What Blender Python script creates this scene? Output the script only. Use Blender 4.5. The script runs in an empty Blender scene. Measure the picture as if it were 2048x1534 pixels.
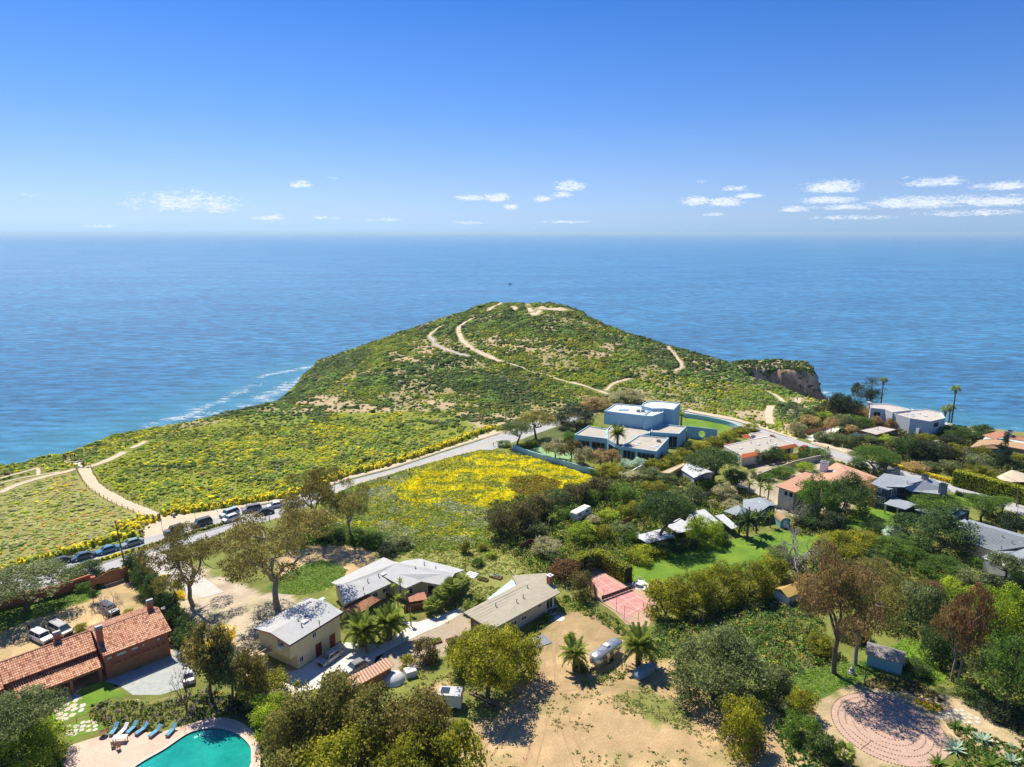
import bpy,bmesh,math,random
import numpy as np
from mathutils import Vector,Matrix,Euler
random.seed(7);np.random.seed(7)
scene = bpy.context.scene
COL = scene.collection
R = math.radians
# ------------------------------------------------------------------ camera, sky, sun, exposure
H = 70.0;FPX = 1366.0;PT = R(12.5);SEA = -48.0
cam_d = bpy.data.cameras.new('camera');cam = bpy.data.objects.new('camera',cam_d);COL.objects.link(cam)
cam.location = (0,0,H);cam.rotation_euler = (R(90) - PT,0,0)
cam_d.sensor_width = 36.0;cam_d.lens = 36.0*FPX/2048.0;cam_d.clip_start = 1.0;cam_d.clip_end = 300000.0
scene.camera = cam
SUN_EL = R(56);SUN_AZ = R(-35)       # azimuth measured from +Y towards +X
sd = bpy.data.lights.new('sun','SUN');sun = bpy.data.objects.new('sun',sd);COL.objects.link(sun)
sd.energy = 4.6;sd.angle = R(0.53);sd.color = (1.0,0.91,0.77)
S = Vector((math.sin(SUN_AZ)*math.cos(SUN_EL),math.cos(SUN_AZ)*math.cos(SUN_EL),math.sin(SUN_EL)))
sun.rotation_euler = (-S).to_track_quat('-Z','Y').to_euler();sun.location = (0,0,200)
vs = scene.view_settings
vs.view_transform = 'Standard';vs.look = 'None';vs.gamma = 1.0;vs.use_curve_mapping = False;vs.exposure = 0.62
scene.render.engine = 'CYCLES'
scene.cycles.max_bounces = 6;scene.cycles.transparent_max_bounces = 8;scene.cycles.volume_bounces = 0
world = bpy.data.worlds.new('World');scene.world = world;world.use_nodes = True

class NT:
    """small helper to write node trees"""
    def __init__(s,tree): s.t = tree;tree.nodes.clear()
    def n(s,typ,**kw):
        nd = s.t.nodes.new(typ)
        for k,v in kw.items():
            if k == 'ins':
                for a,b in v.items():
                    if hasattr(b,'node'): s.t.links.new(b,nd.inputs[a])
                    else: nd.inputs[a].default_value = b
            else: setattr(nd,k,v)
        return nd
    def math(s,op,a,b=0.0,c=0.0,clamp=False):
        return s.n('ShaderNodeMath',operation=op,use_clamp=clamp,ins={0: a,1: b,2: c}).outputs[0]
    def mix(s,f,a,b,blend='MIX'):
        m = s.n('ShaderNodeMix',data_type='RGBA',blend_type=blend,clamp_factor=True)
        for i,v in ((0,f),(6,a),(7,b)):
            if hasattr(v,'node'): s.t.links.new(v,m.inputs[i])
            elif i == 0: m.inputs[i].default_value = v
            else: m.inputs[i].default_value = (v[0],v[1],v[2],1)
        return m.outputs[2]
    def ramp(s,f,stops,interp='LINEAR'):
        r = s.n('ShaderNodeValToRGB');cr = r.color_ramp;cr.interpolation = interp
        while len(cr.elements) < len(stops): cr.elements.new(0.5)
        for e,(p,c) in zip(cr.elements,stops):
            e.position = p;e.color = (c[0],c[1],c[2],1) if hasattr(c,'__len__') else (c,c,c,1)
        s.t.links.new(f,r.inputs[0]);return r.outputs[0]
    def noise(s,vec,scale,detail=4,rough=0.55,dist=0.0):
        nd = s.n('ShaderNodeTexNoise',ins={'Scale': scale,'Detail': detail,'Roughness': rough,'Distortion': dist})
        if vec is not None: s.t.links.new(vec,nd.inputs['Vector'])
        return nd.outputs[0]

def lin(r,g,b):
    f = lambda c: (c/255)/12.92 if c/255 <= 0.04045 else ((c/255 + 0.055)/1.055)**2.4
    return (f(r),f(g),f(b))

def make_world():
    k = NT(world.node_tree)
    sky = k.n('ShaderNodeTexSky',sky_type='NISHITA');sky.sun_disc = False
    sky.sun_elevation = SUN_EL;sky.sun_rotation = SUN_AZ;sky.altitude = 50;sky.air_density = 1.0;sky.dust_density = 0.5;sky.ozone_density = 3.0
    geo = k.n('ShaderNodeTexCoord').outputs['Generated']
    nrm = k.n('ShaderNodeVectorMath',operation='NORMALIZE',ins={0: geo}).outputs[0]
    sep = k.n('ShaderNodeSeparateXYZ',ins={0: nrm})
    el = k.math('ARCSINE',sep.outputs[2])                 # radians above the horizon
    az = k.math('ARCTAN2',sep.outputs[0],sep.outputs[1])
    e = k.math('DIVIDE',el,R(30),clamp=True)
    tint = k.ramp(e,SKY_TINT)
    base = k.mix(1.0,sky.outputs[0],tint,'MULTIPLY')
    # small cumulus low over the sea, drawn in azimuth / elevation
    xy = k.n('ShaderNodeCombineXYZ',ins={0: k.math('MULTIPLY',az,57.3),1: k.math('MULTIPLY',el,57.3*2.6),2: 0.0}).outputs[0]
    n1 = k.noise(xy,0.9,7,0.62);n2 = k.noise(xy,3.4,5,0.65)
    tot = None
    for (px,py,w,h,a) in CLOUDS:
        w*= 1.15;h*= 1.55
        x = (px - 1024)/FPX;y = (767 - py)/FPX
        d = Vector((x,math.cos(PT) + y*math.sin(PT),-math.sin(PT) + y*math.cos(PT))).normalized()
        ca,ce = math.atan2(d.x,d.y),math.asin(d.z)
        u = k.math('DIVIDE',k.math('SUBTRACT',az,ca),w/FPX/2)
        v = k.math('DIVIDE',k.math('SUBTRACT',el,ce),h/FPX/2)
        v = k.math('MULTIPLY',v,k.math('ADD',1.15,k.math('MULTIPLY',k.math('LESS_THAN',v,0.0),0.9)))   # flat bases
        r = k.math('ADD',k.math('MULTIPLY',u,u),k.math('MULTIPLY',v,v))
        m = k.math('MULTIPLY',k.math('SUBTRACT',1.0,r),a)
        tot = m if tot is None else k.math('MAXIMUM',tot,m)
    tot = k.math('MAXIMUM',tot,-1.2)
    f = k.math('ADD',tot,k.math('MULTIPLY',k.math('SUBTRACT',k.math('ADD',k.math('MULTIPLY',n1,0.5),k.math('MULTIPLY',n2,0.5)),0.5),5.0))
    f = k.math('MULTIPLY',k.n('ShaderNodeMapRange',interpolation_type='SMOOTHSTEP',ins={0: f,1: 0.1,2: 1.25}).outputs[0],0.82)
    body = k.mix(k.noise(xy,1.5,3),CLOUD_SHADE,CLOUD_LIT)
    colr = k.mix(f,base,body)
    bg = k.n('ShaderNodeBackground',ins={0: colr,1: 0.1})
    k.n('ShaderNodeOutputWorld',ins={0: bg.outputs[0]})
SKY_TINT = [(0,(0.440,0.733,1.385)),(0.045,(0.450,0.623,1.102)),(0.118,(0.438,0.565,0.930)),(0.2,(0.395,0.537,0.856)),(0.296,(0.318,0.506,0.851)),(0.428,(0.254,0.472,0.839)),(0.556,(0.178,0.425,0.815)),(1,(0.163,0.407,0.815))]
CLOUD_LIT = (7.0,7.2,7.4);CLOUD_SHADE = (5.4,6.0,7.2)
CLOUDS = [(375,408,190,40,0.75),(440,418,60,24,.7),(602,370,44,16,1.1),(668,357,24,8,.7),(545,436,70,10,.8),(940,397,60,14,.95),(993,397,52,20,1.2),
          (1022,415,34,14,1.1),(1140,374,66,22,1.1),(1083,399,46,14,1.0),(1126,391,44,12,1.1),(1390,404,60,20,1.2),(1452,405,70,20,1.2),(1470,378,50,12,.9),
          (1495,393,56,12,1.0),(1664,377,100,26,1.2),(1655,402,100,16,1.0),(1586,420,50,12,1.0),(1690,415,120,12,.9),(1830,408,160,24,1.1),(1872,366,100,18,.95),
          (2010,374,100,16,1.1),(1985,404,150,22,1.0),(1405,364,22,8,.6),(1815,357,20,8,.6),(68,392,40,10,.35),(1425,429,50,8,.8),(930,446,60,8,.7),(200,452,60,8,.6),
          (1130,444,100,7,.7),(650,436,60,7,.5),(760,440,90,8,.55),(1700,436,160,9,.7),(1950,428,180,12,.75)]
make_world()

# ------------------------------------------------------------------ geometry helpers
def ray(px,py):
    x = (px - 1024)/FPX;y = (767 - py)/FPX
    return (x,math.cos(PT) + y*math.sin(PT),-math.sin(PT) + y*math.cos(PT))
def W(px,py,z=0.0):
    d = ray(px,py);t = (z - H)/d[2]
    return Vector((d[0]*t,d[1]*t,z))
def hz(bx,by,ty,z0=0.0):
    p = W(bx,by,z0);r = ray(bx,ty);return H + r[2]*p.y/r[1]
def depth(p): return p[1]*math.cos(PT) - (p[2] - H)*math.sin(PT)
def proj(p):
    dz = p[2] - H;Z = p[1]*math.cos(PT) - dz*math.sin(PT);Y = p[1]*math.sin(PT) + dz*math.cos(PT)
    return (1024 + FPX*p[0]/Z,767 - FPX*Y/Z)

_seeds = {}
def vnoise(x,y,seed=0):
    if seed not in _seeds: _seeds[seed] = np.random.RandomState(seed).rand(256,256)
    t = _seeds[seed];xi = np.floor(x).astype(int);yi = np.floor(y).astype(int)
    fx = x - xi;fy = y - yi;fx = fx*fx*(3 - 2*fx);fy = fy*fy*(3 - 2*fy)
    g = lambda a,b: t[a % 256,b % 256]
    return (g(xi,yi)*(1 - fx) + g(xi + 1,yi)*fx)*(1 - fy) + (g(xi,yi + 1)*(1 - fx) + g(xi + 1,yi + 1)*fx)*fy
def fbm(x,y,seed=0,oct=4):
    v = 0;a = 0.5;s = 0
    for i in range(oct):
        v = v + a*vnoise(x*2**i + 17.3*i,y*2**i + 9.1*i,seed + i);s += a;a*= 0.55
    return v/s
def inpoly(x,y,P):
    x = np.asarray(x,float);y = np.asarray(y,float);r = np.zeros(x.shape,bool);n = len(P)
    for i in range(n):
        x1,y1 = P[i][0],P[i][1];x2,y2 = P[(i + 1) % n][0],P[(i + 1) % n][1]
        if y1 == y2: continue
        c = ((y1 > y) != (y2 > y)) & (x < (x2 - x1)*(y - y1)/(y2 - y1) + x1);r ^= c
    return r
def edist(x,y,P,closed=True,vals=None):
    """distance to a polyline, and the value interpolated along it at the closest point"""
    best = np.full(np.shape(x),1e9);bv = np.zeros(np.shape(x));n = len(P)
    for i in range(n if closed else n - 1):
        a = P[i];b = P[(i + 1) % n];dx = b[0] - a[0];dy = b[1] - a[1];l2 = dx*dx + dy*dy + 1e-9
        t = np.clip(((x - a[0])*dx + (y - a[1])*dy)/l2,0,1)
        d = np.hypot(x - a[0] - t*dx,y - a[1] - t*dy);m = d < best;best = np.where(m,d,best)
        if vals is not None: bv = np.where(m,vals[i]*(1 - t) + vals[(i + 1) % n]*t,bv)
    return (best,bv) if vals is not None else best

# ------------------------------------------------------------------ materials
MATS = {}
def mat(name,col,rough=0.8,col2=None,scale=3.0,bump=0.0,bscale=20.0,metal=0.0,spec=0.3,var=0.0,stretch=None,trans=0.0):
    """base colour with a second colour mixed in by noise, optional bump; var = per-object brightness change"""
    if name in MATS: return MATS[name]
    m = bpy.data.materials.new(name);m.use_nodes = True;k = NT(m.node_tree);MATS[name] = m
    co = k.n('ShaderNodeTexCoord').outputs['Object']
    if stretch: co = k.n('ShaderNodeMapping',ins={0: co,3: stretch}).outputs[0]
    c = (col[0],col[1],col[2],1)
    b = k.n('ShaderNodeBsdfPrincipled',ins={'Roughness': rough,'Metallic': metal,'Specular IOR Level': spec,'Base Color': c})
    if col2 is not None:
        f = k.ramp(k.noise(co,scale,6,0.65),[(0.36,0.0),(0.64,1.0)])
        cc = k.mix(f,col,col2)
        fine = k.ramp(k.noise(co,scale*9,3),[(0.3,0.82),(0.7,1.12)])
        cc = k.mix(0.6,cc,fine,'MULTIPLY')
    else: cc = None
    if var:
        oi = k.n('ShaderNodeObjectInfo').outputs['Random']
        vv = k.math('ADD',k.math('MULTIPLY',oi,var*2),1 - var)
        cc = k.mix(1.0,cc if cc is not None else col,k.n('ShaderNodeCombineColor',ins={0: vv,1: vv,2: vv}).outputs[0],'MULTIPLY')
    if cc is not None: m.node_tree.links.new(cc,b.inputs['Base Color'])
    if bump:
        bn = k.n('ShaderNodeBump',ins={'Strength': bump,'Distance': 0.1,'Height': k.noise(co,bscale,4)})
        m.node_tree.links.new(bn.outputs[0],b.inputs['Normal'])
    k.n('ShaderNodeOutputMaterial',ins={0: b.outputs[0]})
    return m
LEAFK = 2.45
def leafmat(name,dark,light,trans=0.3,rough=0.6,spec=0.25,tip=None):
    trans = min(.55,trans + .18);dark,light,tip = [tuple(c*LEAFK for c in q) if q else None for q in (dark,light,tip)]
    """foliage: colour between dark and light by the leaf clump's own tint; some light passes through"""
    if name in MATS: return MATS[name]
    m = bpy.data.materials.new(name);m.use_nodes = True;k = NT(m.node_tree);MATS[name] = m
    at = k.n('ShaderNodeAttribute',attribute_name='tint').outputs['Fac']
    oi = k.n('ShaderNodeObjectInfo').outputs['Random']
    f = k.math('ADD',at,k.math('MULTIPLY',k.math('SUBTRACT',oi,0.5),0.25),clamp=True)
    st = [(0.0,dark),(0.75,light),(1.0,tip if tip else light)]
    c = k.ramp(f,st)
    b = k.n('ShaderNodeBsdfPrincipled',ins={'Roughness': rough,'Specular IOR Level': spec,'Base Color': c})
    t = k.n('ShaderNodeBsdfTranslucent',ins={0: c})
    mx = k.n('ShaderNodeMixShader',ins={0: trans,1: b.outputs[0],2: t.outputs[0]})
    k.n('ShaderNodeOutputMaterial',ins={0: mx.outputs[0]})
    return m
def colmat(name,rough=0.9,trans=0.0,fine=12.0,amp=0.25,bump=0.0):
    """colour read from the mesh's own per-point colour 'col', with fine noise"""
    if name in MATS: return MATS[name]
    m = bpy.data.materials.new(name);m.use_nodes = True;k = NT(m.node_tree);MATS[name] = m
    c = k.n('ShaderNodeAttribute',attribute_name='col').outputs['Color']
    co = k.n('ShaderNodeTexCoord').outputs['Object']
    n1 = k.ramp(k.noise(co,fine,4,0.7),[(0.3,1 - amp),(0.7,1 + amp)])
    n2 = k.ramp(k.noise(co,0.35,5,0.7),[(0.3,1 - amp*.7),(0.7,1 + amp*.7)])
    c = k.mix(1.0,k.mix(1.0,c,n1,'MULTIPLY'),n2,'MULTIPLY')
    b = k.n('ShaderNodeBsdfPrincipled',ins={'Roughness': rough,'Specular IOR Level': 0.15,'Base Color': c})
    if bump:
        bn = k.n('ShaderNodeBump',ins={'Strength': bump,'Distance': 0.3,'Height': k.noise(co,1.7,6,0.7)})
        m.node_tree.links.new(bn.outputs[0],b.inputs['Normal'])
    out = b.outputs[0]
    if trans:
        t = k.n('ShaderNodeBsdfTranslucent',ins={0: c});out = k.n('ShaderNodeMixShader',ins={0: trans,1: out,2: t.outputs[0]}).outputs[0]
    k.n('ShaderNodeOutputMaterial',ins={0: out})
    return m
GLASS = mat('window_glass',(0.025,0.035,0.045),0.12,spec=0.45)

# ------------------------------------------------------------------ mesh building
def link(o,parent=None):
    COL.objects.link(o)
    if parent is not None: o.parent = parent
    return o
def setp(o,label=None,cat=None,group=None,kind=None):
    if label: o['label'] = label
    if cat: o['category'] = cat
    if group: o['group'] = group
    if kind: o['kind'] = kind
    return o
def fastmesh(name,V,Fc,mats=(),tint=None,col=None,smooth=False,mi=None):
    """mesh from numpy arrays; all faces have the same number of corners"""
    me = bpy.data.meshes.new(name);V = np.asarray(V,np.float32);Fc = np.asarray(Fc,np.int32);n,k = Fc.shape
    me.vertices.add(len(V));me.vertices.foreach_set('co',V.ravel())
    me.loops.add(n*k);me.loops.foreach_set('vertex_index',Fc.ravel())
    me.polygons.add(n);me.polygons.foreach_set('loop_start',np.arange(0,n*k,k,dtype=np.int32))
    if mi is not None: me.polygons.foreach_set('material_index',np.asarray(mi,np.int32))
    if smooth: me.polygons.foreach_set('use_smooth',np.ones(n,bool))
    me.update(calc_edges=True)
    if tint is not None:
        a = me.attributes.new('tint','FLOAT','POINT');a.data.foreach_set('value',np.asarray(tint,np.float32))
    if col is not None:
        c = np.ones((len(V),4),np.float32);c[:,:3] = col
        a = me.color_attributes.new('col','FLOAT_COLOR','POINT');a.data.foreach_set('color',c.ravel())
    for m in mats: me.materials.append(m)
    return me
class MB:
    def __init__(s): s.v = [];s.f = [];s.m = []
    def add(s,vs,fs,m=0):
        o = len(s.v);s.v += [tuple(v) for v in vs];s.f += [tuple(i + o for i in f) for f in fs];s.m += [m]*len(fs);return s
    def box(s,x0,y0,z0,x1,y1,z1,m=0,rz=0.0,c=None):
        vs = [(x0,y0,z0),(x1,y0,z0),(x1,y1,z0),(x0,y1,z0),(x0,y0,z1),(x1,y0,z1),(x1,y1,z1),(x0,y1,z1)]
        if rz:
            cx,cy = c if c else ((x0 + x1)/2,(y0 + y1)/2);cs,sn = math.cos(rz),math.sin(rz)
            vs = [(cx + (x - cx)*cs - (y - cy)*sn,cy + (x - cx)*sn + (y - cy)*cs,z) for x,y,z in vs]
        return s.add(vs,[(0,3,2,1),(4,5,6,7),(0,1,5,4),(1,2,6,5),(2,3,7,6),(3,0,4,7)],m)
    def prism(s,P,z0,z1,m=0,bottom=True):
        n = len(P);a = sum(P[i][0]*P[(i + 1) % n][1] - P[(i + 1) % n][0]*P[i][1] for i in range(n))
        P = list(P) if a > 0 else list(P)[::-1]
        zt = (lambda p: z1) if not callable(z1) else z1
        vs = [(p[0],p[1],z0) for p in P] + [(p[0],p[1],zt(p)) for p in P]
        fs = [tuple(range(n,2*n))] + [(i,(i + 1) % n,n + (i + 1) % n,n + i) for i in range(n)]
        if bottom: fs.append(tuple(range(n))[::-1])
        return s.add(vs,fs,m)
    def slab(s,pts,th,m=0):
        """a plate: pts are the top corners (3-D), thickness downwards"""
        n = len(pts);a = sum(pts[i][0]*pts[(i + 1) % n][1] - pts[(i + 1) % n][0]*pts[i][1] for i in range(n))
        pts = list(pts) if a > 0 else list(pts)[::-1]
        vs = [tuple(p) for p in pts] + [(p[0],p[1],p[2] - th) for p in pts]
        return s.add(vs,[tuple(range(n)),tuple(range(n,2*n))[::-1]] + [(i,n + i,n + (i + 1) % n,(i + 1) % n) for i in range(n)],m)
    def tube(s,pts,rs,seg=6,m=0,cap=True):
        if not hasattr(rs,'__len__'): rs = [rs]*len(pts)
        pts = [Vector(p) for p in pts];o = len(s.v);ref = None
        for i,p in enumerate(pts):
            d = (pts[min(i + 1,len(pts) - 1)] - pts[max(i - 1,0)]).normalized()
            if ref is None: ref = Vector((1,0,0)) if abs(d.x) < .8 else Vector((0,1,0))
            a = d.cross(ref).normalized();b = d.cross(a).normalized();ref = b.cross(d) if False else ref
            for j in range(seg):
                t = 2*math.pi*j/seg;s.v.append(tuple(p + (a*math.cos(t) + b*math.sin(t))*rs[i]))
        for i in range(len(pts) - 1):
            for j in range(seg):
                k = (j + 1) % seg;s.f.append((o + i*seg + j,o + i*seg + k,o + (i + 1)*seg + k,o + (i + 1)*seg + j));s.m.append(m)
        if cap:
            s.f.append(tuple(o + j for j in range(seg))[::-1]);s.m.append(m)
            s.f.append(tuple(o + (len(pts) - 1)*seg + j for j in range(seg)));s.m.append(m)
        return s
    def lathe(s,prof,c=(0,0,0),seg=12,m=0):
        o = len(s.v)
        for r,z in prof:
            for j in range(seg):
                t = 2*math.pi*j/seg;s.v.append((c[0] + r*math.cos(t),c[1] + r*math.sin(t),c[2] + z))
        for i in range(len(prof) - 1):
            for j in range(seg):
                k = (j + 1) % seg;s.f.append((o + i*seg + j,o + i*seg + k,o + (i + 1)*seg + k,o + (i + 1)*seg + j));s.m.append(m)
        if prof[-1][0] > 1e-4: s.f.append(tuple(o + (len(prof) - 1)*seg + j for j in range(seg)));s.m.append(m)
        return s
    def build(s,name,mats,parent=None,smooth=False,loc=None):
        me = bpy.data.meshes.new(name);me.from_pydata(s.v,[],s.f);
        mats = mats if isinstance(mats,(list,tuple)) else [mats]
        for m in mats: me.materials.append(m)
        me.polygons.foreach_set('material_index',s.m)
        if smooth: me.polygons.foreach_set('use_smooth',[True]*len(s.f))
        me.update();o = bpy.data.objects.new(name,me)
        if loc: o.location = loc
        return link(o,parent)
def empty(name,loc=(0,0,0),rz=0.0,label=None,cat=None,group=None,kind=None):
    o = bpy.data.objects.new(name,None);COL.objects.link(o);o.empty_display_size = 0.3
    o.location = loc;o.rotation_euler = (0,0,rz);return setp(o,label,cat,group,kind)
def copy_tree(o,parent=None):
    c = o.copy();COL.objects.link(c)
    if parent is not None: c.parent = parent
    for ch in list(o.children): copy_tree(ch,c)
    return c
def polysheet(name,P,z,m,parent=None,kind='structure',sub=None):
    """flat ground sheet from a world-space outline, triangulated"""
    bm = bmesh.new();vs = [bm.verts.new((p[0],p[1],z)) for p in P]
    f = bm.faces.new(vs);f.normal_update()
    if f.normal.z < 0: f.normal_flip()
    bmesh.ops.triangulate(bm,faces=[f]);me = bpy.data.meshes.new(name);bm.to_mesh(me);bm.free()
    me.materials.append(m);o = bpy.data.objects.new(name,me);link(o,parent)
    if kind: o['kind'] = kind
    return o
def smooth_line(P,n=6,closed=False):
    """Catmull-Rom through the points"""
    P = [Vector((p[0],p[1],0)) for p in P];out = [];N = len(P)
    for i in range(N if closed else N - 1):
        p0,p1,p2,p3 = (P[(i - 1) % N],P[i],P[(i + 1) % N],P[(i + 2) % N]) if closed else (P[max(i - 1,0)],P[i],P[i + 1],P[min(i + 2,N - 1)])
        for j in range(n):
            t = j/n;out.append(0.5*((2*p1) + (p2 - p0)*t + (2*p0 - 5*p1 + 4*p2 - p3)*t*t + (3*p1 - p0 - 3*p2 + p3)*t**3))
    if not closed: out.append(P[-1])
    return out
def pxl(pts,z=0.0): return [W(p[0],p[1],z) for p in pts]
def ribbon(name,center,w,m,zfun,off=0.05,kind='structure',parent=None):
    """strip that follows the terrain; w may be a list"""
    V = [];Fc = [];n = len(center)
    for i,p in enumerate(center):
        d = (center[min(i + 1,n - 1)] - center[max(i - 1,0)]);d.z = 0;d.normalize();nrm = Vector((-d.y,d.x,0));ww = w[i] if hasattr(w,'__len__') else w
        for s_ in (1,0.33,-0.33,-1):
            q = p + nrm*ww*0.5*s_;V.append((q.x,q.y,zfun(q.x,q.y) + off))
    for i in range(n - 1):
        for j in range(3): Fc.append((i*4 + j,i*4 + j + 1,i*4 + 5 + j,i*4 + 4 + j))
    me = fastmesh(name,V,Fc,[m]);me.flip_normals() if me.polygons[0].normal.z < 0 else None
    o = bpy.data.objects.new(name,me);link(o,parent);o['kind'] = kind;return o

# ------------------------------------------------------------------ terrain
def wz(px,py,z): p = W(px,py,z);return (p.x,p.y,z)
EDGE = [wz(*a) for a in [(0,937,-.5),(60,926,-.5),(100,917,-.5),(130,914,-.3),(165,905,-.3),(240,868,0),(330,851,0),(400,839,0),(450,831,0),(520,814,0),(567,803,-1),(585,794,-3),
        (612,758,-9),(640,722,-7),(690,703,-2),(760,679,4),(820,659,8.5),(880,638,13),(930,624,16),(985,605,19.5)]]
EDGE += [(8,500,19),(30,505,18)]
EDGE += [wz(*a) for a in [(1132,614,19.5),(1165,630,17),(1205,650,14),(1270,673,9),(1335,690,5.5),(1395,708,2.5),(1450,724,0),(1500,722,-2),(1545,719,-2.5),(1600,722,-4),(1618,732,-5),
        (1622,738,-6),(1575,735,-5),(1520,738,-5),(1485,738,-3.5),(1475,745,-2),(1520,762,-2),(1560,777,-2),(1610,795,-3),(1655,804,-3)]]
EDGE += [wz(*a) for a in [(1720,815,-2),(1800,828,-1),(1900,856,-1),(1960,862,-1),(2048,872,-1)]]
EDGE += [(330,200,-1),(900,240,-1),(900,-500,0),(-1100,-500,0),(-1100,60,0),(-320,140,0),(-200,172,-.5)]
NE = len(EDGE)
# control points of the headland's height
CP = [(p[0],p[1],p[2]) for p in EDGE if p[1] > 235 and abs(p[0]) < 330]
CP += [wz(*a) for a in [(650,775,0),(700,748,1),(745,705,4),(600,797,0),(820,740,4),(870,690,8),(900,660,11),(930,690,9.5),(960,650,14),(1000,700,9),(1040,640,17.5),(1100,625,19.5),(1060,612,20),(1020,609,20),
       (1120,690,11),(1200,700,8.5),(1290,720,5),(1360,735,2.5),(1440,760,-.5),(1000,760,3.5),(1120,760,3),(1250,770,1.5),(1400,790,0),(850,790,1),(720,800,0),(1500,800,-1),(1580,815,-1)]]
for gx in range(-200,330,40):
    for gy in (120,180,235): CP.append((gx,gy,0.0))
CP = np.array(CP)
def tps(r2): return np.where(r2 > 1e-9,r2*np.log(np.maximum(r2,1e-9))*0.5,0)
_n = len(CP);_A = np.zeros((_n + 3,_n + 3));_d2 = (CP[:,None,0] - CP[None,:,0])**2 + (CP[:,None,1] - CP[None,:,1])**2
_A[:_n,:_n] = tps(_d2) + np.eye(_n)*60.0;_A[:_n,_n] = 1;_A[:_n,_n + 1:] = CP[:,:2];_A[_n,:_n] = 1;_A[_n + 1:,:_n] = CP[:,:2].T
_w = np.linalg.solve(_A,np.concatenate([CP[:,2],[0,0,0]]))
def hill(x,y):
    x = np.asarray(x,float);y = np.asarray(y,float);sh = x.shape;X = x.ravel();Y = y.ravel();out = np.zeros(X.shape)
    for s in range(0,len(X),40000):
        xs,ys = X[s:s + 40000],Y[s:s + 40000]
        out[s:s + 40000] = tps((xs[:,None] - CP[None,:,0])**2 + (ys[:,None] - CP[None,:,1])**2) @ _w[:_n] + _w[_n] + _w[_n + 1]*xs + _w[_n + 2]*ys
    t = np.clip((Y - 252)/40,0,1);t = t*t*(3 - 2*t)
    return (np.clip(out,-14,22)*t).reshape(sh)
def height(x,y,rough=True):
    x = np.asarray(x,float);y = np.asarray(y,float)
    jx = x + (fbm(x/14,y/14,3) - .5)*9;jy = y + (fbm(x/14,y/14,8) - .5)*9
    ins = inpoly(x,y,EDGE);h = hill(x,y)
    d,ev = edist(jx,jy,EDGE,True,[e[2] for e in EDGE])
    # steepness: the right-hand crag is a wall, the left bluff a steep slope
    steep = 1.0 + .75/(1 + np.exp(-(x - 95)/8))*(y > 255) + 0.0*x
    steep = np.where((x < -60) & (y > 250),0.95,steep);steep = np.where((y < 255),1.1,steep)
    steep = np.where((x > -60) & (x < 90) & (y > 330),0.6,steep)
    drop = d*steep*(1 - np.exp(-d/5.0))
    rid = (fbm(x/9,y/9,21) - .5)
    out = np.minimum(h,ev + 1) - drop + rid*np.clip(d*.6,0,9) + (fbm(x/3,y/3,23) - .5)*np.clip(d*.4,0,3)
    z = np.where(ins,h,np.maximum(out,SEA - 6))
    # near the rim the ground rolls over gently
    if rough:
        t = np.clip((y - 255)/30,0,1)
        z = z + np.where(ins,t*(fbm(x/11,y/11,31) - .5)*2.2 + t*(fbm(x/4,y/4,35) - .5)*.8,0)
    return z
def h1(x,y): return float(height(np.array([x]),np.array([y]))[0])
def G(px,py):
    """point of the ground seen at a pixel of the photograph"""
    d = np.array(ray(px,py));t = np.arange(60,900,1.0);P = t[:,None]*d[None,:];z = height(P[:,0],P[:,1]);below = (P[:,2] + H) < z
    if not below.any(): return W(px,py,SEA)
    i = int(np.argmax(below));tt = np.linspace(t[max(i - 1,0)],t[i],12);P = tt[:,None]*d[None,:];z = height(P[:,0],P[:,1]);b = (P[:,2] + H) < z;j = int(np.argmax(b))
    return Vector((P[j,0],P[j,1],z[j]))
def WP(*pts): return [(p.x,p.y) for p in (W(a,b) for a,b in pts)]

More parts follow.
